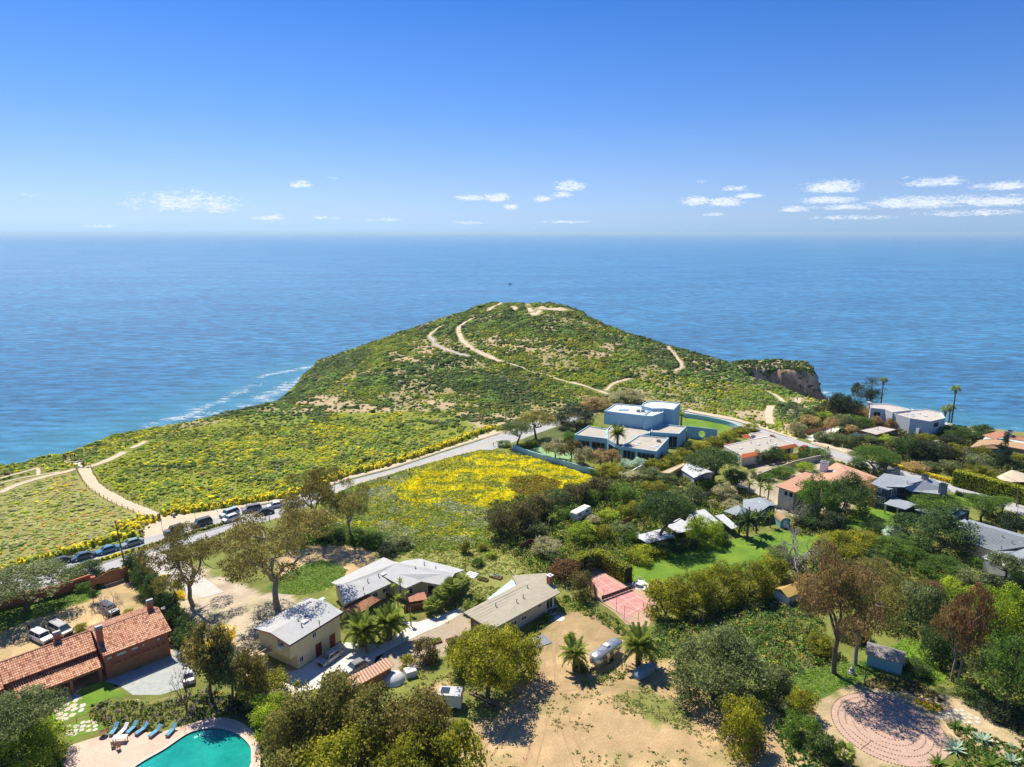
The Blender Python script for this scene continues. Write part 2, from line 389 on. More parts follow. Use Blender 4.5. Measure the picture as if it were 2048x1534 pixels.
# ground colours (albedo, linear)
C_SCRUB = (0.17,0.19,0.045);C_SAND = (0.43,0.33,0.20);C_DIRT = (0.44,0.315,0.165);C_GRASSY = (0.16,0.20,0.045);C_YEL = (0.52,0.42,0.02)
C_GRAVEL = (0.50,0.37,0.19);C_ROCK = (0.56,0.37,0.23);C_STRAW = (0.33,0.28,0.12)
YFIELD = WP((640,1000),(720,968),(830,935),(960,900),(1040,905),(1130,935),(1200,962),(1180,975),(1120,985),(1060,1010),(985,1045),(970,1085),(900,1100),(820,1090),(700,1085),(650,1060))
YCORE = WP((790,975),(860,935),(960,908),(1060,912),(1190,955),(1150,975),(1060,1000),(990,1015),(930,1010),(900,995),(860,1010),(800,1000))
YPATCH = WP((1020,955),(1075,950),(1125,965),(1110,985),(1040,992),(1015,975))
REG = [  # polygon, colour, edge softness, noise
    (WP((160,960),(260,880),(520,830),(900,820),(960,860),(690,955),(440,1010),(320,1025),(180,950)),(0.20,0.23,0.035),3),
    (WP((-200,1240),(-100,1000),(70,950),(150,945),(300,1035),(280,1075),(-50,1160)),(0.27,0.27,0.08),2.5),
    (YFIELD,(0.26,0.32,0.05),2),(YCORE,(0.50,0.44,0.03),4),(YPATCH,(0.22,0.16,0.03),1),
    (WP((560,1110),(640,1075),(760,1105),(1000,1080),(1150,1090),(1130,1200),(930,1260),(940,1170),(760,1110)),(0.24,0.25,0.07),2),
    (WP((640,1085),(720,1095),(765,1115),(720,1150),(660,1175),(560,1180),(560,1120)),C_GRAVEL,1.2),
    (WP((300,1120),(420,1140),(520,1180),(640,1180),(560,1220),(510,1300),(620,1370),(560,1420),(480,1370),(400,1260),(330,1180)),(0.50,0.42,0.30),1.0),
    (WP((-40,1330),(-40,1275),(80,1232),(175,1205),(190,1160),(258,1152),(300,1200),(345,1240),(360,1300),(150,1420)),C_GRAVEL,.5),
    (WP((860,1225),(935,1225),(945,1262),(850,1330),(770,1345),(700,1320),(850,1245)),(0.40,0.33,0.22),.4),
    (WP((930,1700),(905,1480),(960,1440),(1040,1390),(1085,1330),(1085,1270),(1110,1225),(1150,1222),(1225,1250),(1260,1290),(1350,1330),(1370,1370),(1420,1400),(1470,1450),(1480,1534),(1520,1700)),C_DIRT,1.2),
    (WP((850,1375),(900,1370),(925,1395),(900,1420),(860,1410)),C_DIRT,1),
    (WP((1210,1400),(1280,1375),(1330,1400),(1385,1440),(1375,1465),(1310,1440),(1240,1420)),(0.20,0.22,0.06),1.5),
    (WP((1620,1410),(1680,1375),(1760,1378),(1850,1390),(1900,1400),(2048,1450),(2048,1534),(1960,1500),(1890,1470),(1880,1520),(1700,1534),(1640,1480)),(0.46,0.36,0.21),.6),
    (WP((1500,1410),(1560,1410),(1570,1450),(1640,1534),(1600,1600),(1480,1560),(1510,1480)),C_DIRT,1.2),
    (WP((1510,925),(1590,905),(1700,890),(1740,925),(1640,960),(1500,960)),(0.45,0.38,0.28),1),
    (WP((1520,1010),(1380,1000),(1500,960),(1640,975),(1720,1010),(1600,1040)),(0.40,0.35,0.25),1),
    (WP((1840,905),(1920,895),(1960,915),(1980,950),(1920,940),(1850,935)),(0.44,0.34,0.25),1),
    (WP((1060,860),(1180,845),(1200,900),(1100,930),(1020,905)),(0.10,0.13,0.04),1),
]
def ground_colour(x,y,z):
    n = len(x);j = 6.0;jx = x + (fbm(x/3.5,y/3.5,41) - .5)*j;jy = y + (fbm(x/3.5,y/3.5,45) - .5)*j
    c = np.empty((n,3));c[:] = C_SCRUB
    far = np.clip((y - 225)/20,0,1)
    # headland: sandy openings between the bushes
    n1 = fbm(x/22,y/22,51);n2 = fbm(x/4.5,y/4.5,55);s = np.clip((n1*.75 + n2*.45 - .585)*9,0,1)*far
    bare = np.zeros(n)
    for P,k in BARE: bare = np.maximum(bare,np.clip(1 - edist(x,y,P)/7,0,1)*(~inpoly(x,y,P)) + inpoly(x,y,P)*1.0) if True else bare
    s = np.clip(s*.55 + bare*np.clip((n2 - .40)*8,0,1),0,1)
    c = c*(1 - s[:,None]) + np.array(C_SAND)*s[:,None]
    for P,col,soft in REG:
        ins = inpoly(jx,jy,P);d = edist(jx,jy,P);a = np.clip(0.5 + np.where(ins,d,-d)/soft,0,1)
        c = c*(1 - a[:,None]) + np.array(col)*a[:,None]
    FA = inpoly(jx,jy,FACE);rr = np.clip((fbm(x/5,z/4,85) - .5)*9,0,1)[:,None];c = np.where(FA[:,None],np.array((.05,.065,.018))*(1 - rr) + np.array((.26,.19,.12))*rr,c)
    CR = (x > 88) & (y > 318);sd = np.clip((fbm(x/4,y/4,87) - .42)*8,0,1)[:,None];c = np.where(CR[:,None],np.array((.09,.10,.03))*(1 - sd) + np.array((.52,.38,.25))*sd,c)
    # weeds creeping into the dirt, and pale dry spots
    w = np.clip((fbm(x/5,y/5,61) - .55)*8,0,1)*.35*(y < 150);c = c*(1 - w[:,None]) + np.array((0.17,0.19,0.05))*w[:,None]
    v = ((fbm(x/9,y/6,63) - .5)*.55 + (fbm(x/2.2,y/2.2,65) - .5)*.35)*(y < 215);c = c*(1 + v)[:,None]
    # cliffs: outside the rim, rock where steep
    ins = inpoly(x,y,EDGE);rock = (~ins) & (z < 30)
    d = edist(x,y,EDGE);r = np.clip((d - 1.5)/4,0,1)*rock
    green = np.clip((fbm(x/6,z/5 + y/9,71) - .46)*8,0,1)*np.where(x > 90,.6,.95)
    rc = np.array(C_ROCK)[None]*(0.7 + .9*fbm(x/3,z/2.2,75)[:,None]) + np.array((0.05,0.02,0.0))*fbm(x/12,z/7,79)[:,None]
    rc = rc*(1 - green[:,None]) + np.array((0.045,0.06,0.016))*green[:,None]
    c = c*(1 - r[:,None]) + rc*r[:,None]
    return c
BARE = [(WP((845,815),(880,800),(960,835),(1000,830),(1060,860),(960,880),(880,850)),1)]
_gp = lambda*pp: [(q.x,q.y) for q in (G(a,b) for a,b in pp)]
BARE += [(_gp((590,800),(650,790),(760,815),(860,835),(980,850),(900,870),(700,830),(600,815)),1),(_gp((775,705),(850,692),(880,700),(830,725),(790,722)),1),
         (_gp((975,680),(1060,680),(1120,700),(1040,705),(980,700)),1),(_gp((1180,690),(1250,690),(1270,705),(1200,712)),1),(_gp((1080,675),(1110,680),(1100,700),(1080,690)),1),
         (_gp((1480,825),(1600,830),(1640,850),(1590,865),(1520,845)),1),(_gp((1400,712),(1470,722),(1490,745),(1440,735)),1)]
def grid_axis(parts):
    out = []
    for a,b,s in parts: out += list(np.arange(a,b,s))
    out.append(parts[-1][1]);return np.array(out,float)
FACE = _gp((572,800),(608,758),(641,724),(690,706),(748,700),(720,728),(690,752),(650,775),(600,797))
gx = grid_axis([(-1200,-260,40),(-260,-170,3),(-170,200,0.95),(200,340,4),(340,900,40)]);gy = grid_axis([(-500,40,30),(40,60,4),(60,255,0.9),(255,420,1.3),(420,560,3)])
XX,YY = np.meshgrid(gx,gy);XX = XX.ravel();YY = YY.ravel();ZZ = height(XX,YY)
nx,ny = len(gx),len(gy);ii = (np.arange(ny - 1)[:,None]*nx + np.arange(nx - 1)[None,:]).ravel()
Fq = np.stack([ii,ii + 1,ii + nx + 1,ii + nx],1)
keep = (ZZ[Fq] > SEA - 5.5).any(1);Fq = Fq[keep]
gm = colmat('ground_cover',0.95,fine=5.0,amp=0.28,bump=0.35)
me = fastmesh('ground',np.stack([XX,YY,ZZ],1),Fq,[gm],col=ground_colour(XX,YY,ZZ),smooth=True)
ground = link(bpy.data.objects.new('ground',me));ground['kind'] = 'structure';ground['label'] = 'grassy headland, bluffs and village ground above the sea'

# ------------------------------------------------------------------ sea
FOAM = [([(300,850),(380,828),(440,802),(495,775)],10,1.0),([(430,806),(500,772),(530,765)],9,.9),([(515,755),(560,745),(600,738),(640,729)],9,1.1),([(520,800),(570,772),(610,757),(640,745)],14,1.15),([(340,842),(430,826),(520,806),(570,790)],10,.9),([(480,812),(560,796),(600,770)],18,.8),
        ([(1245,655),(1265,662),(1290,663)],10,.9),([(1410,664),(1425,668)],6,.7),([(1648,783),(1670,795),(1700,803)],9,1.0),([(1880,812),(1950,824),(2060,842)],5,.55),([(1960,842),(2060,862)],7,.6)]
SHAL = [([(0,925),(150,895),(300,855),(480,805),(600,765),(645,735)],60),([(1640,790),(1750,800),(1880,835),(2060,858)],30),([(2060,858),(2300,900)],30),([(0,925),(-200,990)],60)]
def make_sea():
    sx = grid_axis([(-90000,-10000,20000),(-10000,-1000,3000),(-1000,-300,50),(-300,400,5),(400,1000,50),(1000,10000,3000),(10000,90000,20000)])
    sy = grid_axis([(-2000,100,300),(100,640,5),(640,1500,60),(1500,10000,1500),(10000,120000,20000)])
    X,Y = np.meshgrid(sx,sy);X = X.ravel();Y = Y.ravel();n1,n2 = len(sx),len(sy)
    q = (np.arange(n2 - 1)[:,None]*n1 + np.arange(n1 - 1)[None,:]).ravel();F4 = np.stack([q,q + 1,q + n1 + 1,q + n1],1)
    d = np.where(inpoly(X,Y,EDGE),0,edist(X,Y,EDGE))
    sh = np.exp(-np.maximum(d - 38,0)/40.0)          # shallow water near the shore
    side = (X < -40) & (Y > 200)
    foam = np.exp(-((d - 50)/12.0)**2)*np.where(side | (X > 60),1,.4) + np.exp(-((d - 78)/9.0)**2)*.7*side
    foam*= 0;sh*= .25
    for pts,wd,st in FOAM:
        P = [(q.x,q.y) for q in (W(a,b,SEA) for a,b in pts)];foam = np.maximum(foam,np.exp(-(edist(X,Y,P,False)/wd)**2)*st)
    for pts,wd in SHAL:
        P = [(q.x,q.y) for q in (W(a,b,SEA) for a,b in pts)];sh = np.maximum(sh,np.exp(-(edist(X,Y,P,False)/wd)**2))
    m = bpy.data.materials.new('sea_water');m.use_nodes = True;k = NT(m.node_tree)
    co = k.n('ShaderNodeTexCoord').outputs['Object']
    sha = k.n('ShaderNodeAttribute',attribute_name='tint').outputs['Fac'];fo = k.n('ShaderNodeAttribute',attribute_name='foam').outputs['Fac']
    big = k.n('ShaderNodeMapping',ins={0: co,2: (0,0,R(14)),3: (1.0,2.6,1)}).outputs[0]
    swell = k.n('ShaderNodeMapping',ins={0: co,2: (0,0,R(-12)),3: (0.7,2.2,1)}).outputs[0]
    n_big = k.noise(big,0.0035,5,0.6,0.4);n_mid = k.noise(swell,0.06,8,0.75);n_fine = k.noise(swell,0.35,4,0.65)
    deep = k.mix(k.ramp(n_big,[(0.35,0.0),(0.65,1.0)]),(0.030,0.165,0.340),(0.048,0.225,0.420))
    deep = k.mix(0.8,deep,k.ramp(n_mid,[(0.38,0.42),(0.5,0.95),(0.63,1.75)]),'MULTIPLY')
    cc = k.mix(k.math('MULTIPLY',sha,0.42),deep,(0.07,0.34,0.42))
    fn = k.math('ADD',k.math('MULTIPLY',k.noise(swell,0.09,6,0.75,0.6),1.0),k.math('MULTIPLY',k.noise(co,0.4,4,0.8),0.55))
    fm = k.n('ShaderNodeMapRange',ins={0: k.math('ADD',fn,k.math('MULTIPLY',fo,0.30)),1: 1.05,2: 1.20}).outputs[0]
    cc = k.mix(fm,cc,(0.75,0.78,0.78))
    hgt = k.math('ADD',k.math('MULTIPLY',n_mid,3.0),k.math('MULTIPLY',n_fine,0.9));hgt = k.math('ADD',hgt,k.math('MULTIPLY',k.noise(swell,0.012,3),4.0))
    bn = k.n('ShaderNodeBump',ins={'Strength': 0.9,'Distance': 1.3,'Height': hgt})
    b = k.n('ShaderNodeBsdfPrincipled',ins={'Roughness': 0.22,'IOR': 1.33,'Specular IOR Level': 0.22,'Base Color': cc,'Normal': bn.outputs[0]})
    k.n('ShaderNodeOutputMaterial',ins={0: b.outputs[0]})
    me = fastmesh('sea',np.stack([X,Y,np.full(X.shape,SEA)],1),F4,[m],tint=sh,smooth=True)
    a = me.attributes.new('foam','FLOAT','POINT');a.data.foreach_set('value',foam.astype(np.float32))
    o = link(bpy.data.objects.new('sea',me));o['kind'] = 'structure';o['label'] = 'blue ocean with foam lines along the bluffs'
make_sea()

# ------------------------------------------------------------------ scattered plants (one mesh each)
def dome_field(name,x,y,z,r,h,col,seed,seg=6,m=None,label=None):
    """low jittered mounds: each one ring of seg points, an upper ring and a top"""
    rs = np.random.RandomState(seed);N = len(x);a = np.arange(seg)*2*np.pi/seg
    V = np.zeros((N,2*seg + 1,3));ph = rs.rand(N)[:,None]*6.28
    j = lambda: 0.7 + 0.6*rs.rand(N,seg)
    r1 = r[:,None]*j();V[:,:seg,0] = x[:,None] + np.cos(a + ph)*r1;V[:,:seg,1] = y[:,None] + np.sin(a + ph)*r1;V[:,:seg,2] = z[:,None] - .25
    r2 = r[:,None]*j()*.72;zz = z[:,None] + h[:,None]*(.55 + .5*rs.rand(N,seg))
    V[:,seg:2*seg,0] = x[:,None] + np.cos(a + ph + .4)*r2;V[:,seg:2*seg,1] = y[:,None] + np.sin(a + ph + .4)*r2;V[:,seg:2*seg,2] = zz
    V[:,2*seg] = np.stack([x + (rs.rand(N) - .5)*r*.5,y + (rs.rand(N) - .5)*r*.5,z + h*(.8 + .3*rs.rand(N))],1)
    F3 = []
    for i in range(seg):
        k = (i + 1) % seg;F3 += [(i,k,seg + k),(i,seg + k,seg + i),(seg + i,seg + k,2*seg)]
    F3 = np.array(F3)[None] + (np.arange(N)*(2*seg + 1))[:,None,None]
    c = np.repeat(col[:,None,:],2*seg + 1,1)*(0.75 + .5*rs.rand(N,2*seg + 1,1))
    me = fastmesh(name,V.reshape(-1,3),F3.reshape(-1,3),[m],col=c.reshape(-1,3)*1.45)
    o = link(bpy.data.objects.new(name,me));o['kind'] = 'stuff'
    if label: o['label'] = label
    return o
def tuft_field(name,x,y,z,s,h,col,seed,m,label,blades=3):
    """grass and flower tufts: a few leaning triangular blades each"""
    rs = np.random.RandomState(seed);N = len(x);V = np.zeros((N,blades,4,3));
    for b in range(blades):
        t = rs.rand(N)*6.28;ln = (rs.rand(N)*.9 + .1)*s;w = s*(.35 + .3*rs.rand(N));dx,dy = np.cos(t),np.sin(t)
        bx = x + (rs.rand(N) - .5)*s;by = y + (rs.rand(N) - .5)*s;hh = h*(.5 + .7*rs.rand(N))
        V[:,b,0] = np.stack([bx - dy*w*.6,by + dx*w*.6,z],1);V[:,b,1] = np.stack([bx + dy*w*.6,by - dx*w*.6,z],1)
        V[:,b,2] = np.stack([bx + dx*ln + dy*w,by + dy*ln - dx*w,z + hh],1);V[:,b,3] = np.stack([bx + dx*ln - dy*w,by + dy*ln + dx*w,z + hh],1)
    Fq_ = np.arange(N*blades*4).reshape(-1,4);c = np.repeat(col[:,None,:],blades*4,1)*(.8 + .4*rs.rand(N,blades*4,1))
    me = fastmesh(name,V.reshape(-1,3),Fq_,[m],col=c.reshape(-1,3));o = link(bpy.data.objects.new(name,me));o['kind'] = 'stuff';o['label'] = label;return o
def pick(rs,N,cols,probs): return np.array(cols)[rs.choice(len(cols),N,p=np.array(probs)/sum(probs))]
scrub_m = colmat('scrub_leaves',0.9,0.18,fine=3.0,amp=0.3);tuft_m = colmat('tuft_leaves',0.9,0.25,fine=2.0,amp=0.15)
TRAILS = []   # world polylines with half width, kept clear of bushes
def clear_of(x,y,ext=()):
    ok = np.ones(len(x),bool)
    for P,hw in TRAILS + list(ext): ok &= edist(x,y,P,False) > hw
    return ok

# ------------------------------------------------------------------ roads, paths, paving (flat sheets a few mm apart)
ASPH = mat('road_surface',(0.36,0.365,0.37),0.9,(0.42,0.42,0.41),0.25,stretch=(1,1,1))
CONC = mat('concrete',(0.50,0.47,0.42),0.9,(0.58,0.55,0.49),0.5)
CONC2 = mat('pale_concrete',(0.62,0.58,0.50),0.9,(0.68,0.64,0.56),0.5)
SLATE = mat('slate_paving',(0.30,0.34,0.33),0.7,(0.40,0.42,0.38),1.2)
PINKCON = mat('pool_deck_concrete',(0.56,0.40,0.30),0.85,(0.64,0.48,0.37),0.35)
SANDM = mat('trail_sand',(0.52,0.42,0.29),0.95,(0.60,0.50,0.36),0.6)
LAWN = mat('lawn_grass',(0.085,0.19,0.012),0.9,(0.17,0.27,0.02),0.22,bump=0.3,bscale=9)
LAWN2 = mat('lawn_grass_dark',(0.07,0.135,0.02),0.9,(0.11,0.18,0.03),0.4,bump=0.3,bscale=9)
STRAWL = mat('dry_lawn',(0.24,0.22,0.06),0.9,(0.16,0.2,0.04),0.6,bump=0.3,bscale=9)
KERB = mat('kerb_concrete',(0.42,0.41,0.38),0.9)
YPAINT = mat('yellow_paint',(0.62,0.42,0.06),0.7)
WPAINT = mat('white_paint',(0.8,0.8,0.78),0.6)
def sheet(name,px,z,m,n=0,**kw):
    P = pxl(px);P = [p + Vector((random.uniform(-.35,.35),random.uniform(-.35,.35),0)) for p in smooth_line(P,n,True)] if n and 'deck' not in name else P
    return polysheet(name,P,z,m,**kw)
FAR = [(-150,1195),(0,1153),(138,1120),(189,1106),(240,1091),(283,1078),(350,1060),(420,1040),(480,1019),(569,1003),(602,995),(688,964),(785,939),(887,905),(999,869),(1060,848),(1130,826),(1220,813),(1300,815),(1364,822),(1400,830),(1466,842),(1516,856),
       (1560,870),(1608,884),(1666,902),(1700,911),(1740,921),(1780,931),(1859,949),(1905,966),(1955,981),(2047,1005),(2200,1040)]
NEAR = [(2200,1075),(2048,1032),(1940,995),(1880,976),(1812,957),(1760,940),(1700,924),(1673,916),(1649,911),(1596,892),(1550,874),(1506,862),(1471,852),(1400,837),(1364,830),(1300,824),(1220,825),(1150,840),(1080,865),(989,898),(945,910),(861,931),(777,957),(704,978),
        (612,1013),(571,1032),(531,1043),(480,1051),(420,1075),(361,1095),(302,1108),(239,1136),(198,1148),(150,1165),(0,1215),(-150,1265)]
road = sheet('road',FAR + NEAR,0.02,ASPH);road['label'] = 'pale grey coast road curving round the village'
line = smooth_line([(W(a,b) + W(c,d))/2 for (a,b),(c,d) in zip([FAR[i] for i in (9,10,11,12,13,14)],[(571,1032),(612,1013),(704,980),(777,957),(861,934),(989,898)])],8)
for off,nm in ((-.14,'road_marking'),(.14,'road_marking')):
    c2 = []
    for i,p in enumerate(line):
        d = (line[min(i + 1,len(line) - 1)] - line[max(i - 1,0)]).normalized();c2.append(p + Vector((-d.y,d.x,0))*off)
    ribbon(nm,c2,.13,YPAINT,lambda x,y: 0.02,0.004)
def kerb(px,label=None,w=.22,h=.13,n=5):
    P = smooth_line(pxl(px),n);mb = MB()
    for a,b in zip(P[:-1],P[1:]):
        d = (b - a).normalized();q = Vector((-d.y,d.x,0))*w/2
        mb.slab([(a - q) + Vector((0,0,h)),(b - q) + Vector((0,0,h)),(b + q) + Vector((0,0,h)),(a + q) + Vector((0,0,h))],h + .05)
    o = mb.build('kerb',[KERB]);o['kind'] = 'structure';return o
kerb([(480,1017),(569,1001),(602,993),(688,962),(785,937),(887,903),(999,867)])
kerb([(138,1119),(189,1105),(240,1090),(280,1078)])
kerb([(1364,821),(1400,829),(1466,841),(1516,855),(1560,869),(1588,877)])
kerb([(1625,885),(1666,898),(1705,910)])
kerb([(150,1144),(270,1107),(361,1079),(458,1050)])
# sandy shoulders
sheet('path',[(480,1015),(569,999),(602,991),(688,960),(785,935),(887,901),(999,865),(995,859),(883,897),(781,930),(684,955),(598,987),(565,995),(478,1010)],0.012,SANDM)
sheet('path',[(1364,820),(1400,828),(1466,840),(1516,854),(1560,868),(1590,880),(1600,874),(1566,861),(1516,848),(1466,835),(1400,823),(1364,815)],0.012,SANDM)
sheet('path',[(1620,886),(1666,899),(1700,909),(1715,905),(1670,893),(1628,880)],0.012,SANDM)
ap = sheet('ground_apron',[(283,1077),(300,1045),(320,1031),(370,1028),(430,1020),(470,1010),(482,1018),(440,1034),(370,1054)],0.028,SANDM,3);ap['label'] = 'sandy pull-in at the trailhead'
# planted median
med = sheet('median_strip',[(149,1133),(270,1096),(356,1071),(443,1047),(457,1048),(361,1078),(270,1106),(150,1143)],0.10,STRAWL);med['label'] = 'planted strip between the parking lane and the road'
# driveways and yards
sheet('driveway',[(262,1128),(302,1103),(350,1112),(395,1146),(447,1184),(405,1196),(366,1185),(330,1160),(300,1140)],0.030,CONC)
sheet('driveway',[(1610,877),(1640,862),(1660,850),(1700,857),(1650,878),(1630,884)],0.012,CONC2)
sheet('driveway',[(735,1345),(690,1370),(580,1385),(560,1350),(600,1338),(682,1284),(760,1290),(770,1305)],0.012,CONC2)
sheet('path',[(735,1307),(752,1313),(845,1266),(880,1252),(925,1226),(922,1216),(870,1235),(835,1244),(800,1243),(820,1252)],0.020,CONC2)
GRAVELM = mat('gravel',(0.42,0.35,0.25),0.95,(0.34,0.28,0.2),1.5,bump=.4,bscale=12)
sheet('gravel_drive',[(752,1314),(845,1267),(880,1253),(928,1227),(945,1265),(860,1325),(815,1345),(775,1350),(740,1345)],0.012,GRAVELM)
sheet('courtyard',[(165,1395),(215,1360),(345,1312),(340,1270),(385,1305),(380,1370),(360,1378),(320,1390),(265,1390),(240,1372),(205,1362),(160,1376),(130,1405)],0.016,SLATE)
sheet('courtyard',[(340,1262),(338,1245),(300,1195),(310,1190),(392,1285),(384,1306)],0.012,PINKCON)
sheet('pool_deck',[(125,1534),(135,1498),(160,1485),(215,1470),(290,1465),(330,1462),(380,1448),(425,1436),(470,1440),(505,1462),(520,1500),(520,1560),(520,1620),(100,1640)],0.018,PINKCON,3)
# lawns
sheet('lawn',[(1255,1135),(1330,1112),(1400,1092),(1490,1075),(1560,1062),(1600,1070),(1680,1080),(1640,1110),(1560,1125),(1480,1150),(1400,1165),(1320,1172),(1270,1165)],0.010,LAWN,4)
sheet('lawn',[(1690,1040),(1740,1015),(1790,1030),(1800,1048),(1760,1062),(1700,1055)],0.010,LAWN,4)
sheet('lawn',[(1368,840),(1400,838),(1445,848),(1460,855),(1440,868),(1400,880),(1372,862)],0.010,LAWN,4)
sheet('lawn',[(1895,992),(1920,990),(1955,1003),(1940,1012),(1905,1003)],0.030,LAWN,3)
sheet('lawn',[(1985,1078 - 75),(2005,995),(2000,1010)],0.010,LAWN,2)
sheet('lawn',[(160,1378),(205,1363),(235,1374),(252,1393),(215,1400),(180,1412),(165,1400)],0.022,LAWN,3)
sheet('lawn',[(0,1190),(60,1180),(110,1182),(190,1168),(200,1188),(130,1212),(40,1246),(-40,1275),(-60,1215)],0.012,LAWN2,3)
sheet('lawn',[(560,1155),(640,1120),(695,1140),(660,1175),(600,1190),(540,1180)],0.012,LAWN2,3)
sheet('lawn',[(1790,1290),(1830,1278),(1880,1330),(1890,1365),(1840,1370),(1800,1330)],0.012,LAWN,3)
sheet('lawn',[(1570,1360),(1640,1330),(1740,1320),(1760,1345),(1690,1372),(1640,1395),(1590,1390)],0.012,LAWN2,3)
sheet('lawn',[(1058,902),(1075,895),(1110,890),(1160,912),(1120,920),(1090,915)],0.010,mat('pale_turf',(.22,.38,.16),.9,(.26,.42,.18),1),3)

# trails over the headland: strips laid on the terrain
def trail(px,w,m=SANDM,label=None,n=8,keep=1.4):
    P = smooth_line([G(a,b) for a,b in px],n);P = [Vector((p.x,p.y,0)) for p in P]
    TRAILS.append(([(p.x,p.y) for p in P],w*.5 + keep))
    hts = height(np.array([p.x for p in P]),np.array([p.y for p in P]))
    V = [];Fc = [];N = len(P)
    for i,p in enumerate(P):
        d = (P[min(i + 1,N - 1)] - P[max(i - 1,0)]).normalized();q = Vector((-d.y,d.x,0));ww = w*(.85 + .3*random.random())
        for s_ in (1,.33,-.33,-1): V.append(p + q*ww*.5*s_)
    z = height(np.array([v.x for v in V]),np.array([v.y for v in V]))
    V = [(v.x,v.y,zz + .09) for v,zz in zip(V,z)]
    for i in range(N - 1):
        for j in range(3): Fc.append((i*4 + j + 1,i*4 + j,i*4 + 4 + j,i*4 + 5 + j))
    o = link(bpy.data.objects.new('path',fastmesh('path',V,Fc,[m])));o['kind'] = 'structure'
    if label: o['label'] = label
    return P
t_main = trail([(167,936),(178,957),(193,975),(219,991),(244,1005),(270,1015),(305,1030),(312,1036)],3.0,label='fenced sandy trail from the overlook to the road')
trail([(172,936),(205,925),(235,912),(248,904)],2.4);trail([(262,897),(280,889),(291,883)],1.8)
trail([(1150,766),(1100,752),(1060,743),(1000,722)],1.1,keep=.5);trail([(1000,722),(985,716),(955,703),(935,690),(922,675),(917,658),(928,647),(945,637)],2.5)
trail([(975,622),(990,612),(1003,606)],2.2)
trail([(858,672),(866,680),(873,690),(890,699),(912,706),(938,713)],2.0,mat('boardwalk',(.42,.38,.33),.9),label='boardwalk climbing the hill');trail([(858,672),(868,662),(878,655),(889,650)],1.6)
trail([(1336,692),(1342,701),(1355,717),(1363,728),(1360,737),(1350,742)],1.7)
trail([(1262,757),(1240,763),(1222,771),(1210,781)],1.6);trail([(1145,766),(1180,776),(1215,788)],1.5)
trail([(1542,812),(1537,828),(1541,848)],2.8,keep=.8);trail([(1535,782),(1553,792),(1568,804)],2.0);trail([(1597,797),(1594,806)],2.6)
P = [G(a,b) for a,b in [(1060,612),(1100,612),(1134,616),(1128,621),(1090,624),(1078,620)]]
hgt_pts = height(np.array([p.x for p in P]),np.array([p.y for p in P]))
trail([(1008,607),(1030,606),(1055,609),(1085,613)],3);trail([(1075,616),(1100,618),(1130,618)],9.0,keep=3,label='bare sandy summit')
trail([(1026,613),(1031,616),(1028,620)],2.5)
trail([(0,957),(30,949),(60,941),(73,937),(77,943),(76,950)],1.0);trail([(0,986),(30,972),(60,962),(100,951),(135,943),(150,938)],2.0);trail([(0,967),(40,957),(75,951),(120,944)],.8)
TRK = mat('tyre_track_dirt',(.36,.24,.13),.95,(.42,.29,.16),1)
for i_,q_ in enumerate([[(1060,1534),(1085,1440),(1100,1370),(1098,1300),(1115,1255),(1150,1236),(1190,1240),(1222,1262),(1238,1285)],[(1160,1534),(1130,1440),(1125,1360),(1118,1300),(1130,1262),(1160,1247),(1195,1252),(1220,1272)],[(1070,1370),(1090,1395),(1150,1385),(1250,1372),(1350,1390)],[(960,1534),(1020,1440),(1075,1385)]]):
    for o_ in (-.75,.75):
        P_ = smooth_line(pxl(q_),6);ribbon('tyre_track',[p + Vector((-(P_[min(k + 1,len(P_) - 1)] - P_[max(k - 1,0)]).normalized().y,(P_[min(k + 1,len(P_) - 1)] - P_[max(k - 1,0)]).normalized().x,0))*o_ for k,p in enumerate(P_)],[.16 + .22*random.random() for _ in P_],TRK,lambda x,y: 0.0,.006 + .001*i_)
# big road outline kept clear too
ROADP = [(p.x,p.y) for p in pxl(FAR + NEAR)]

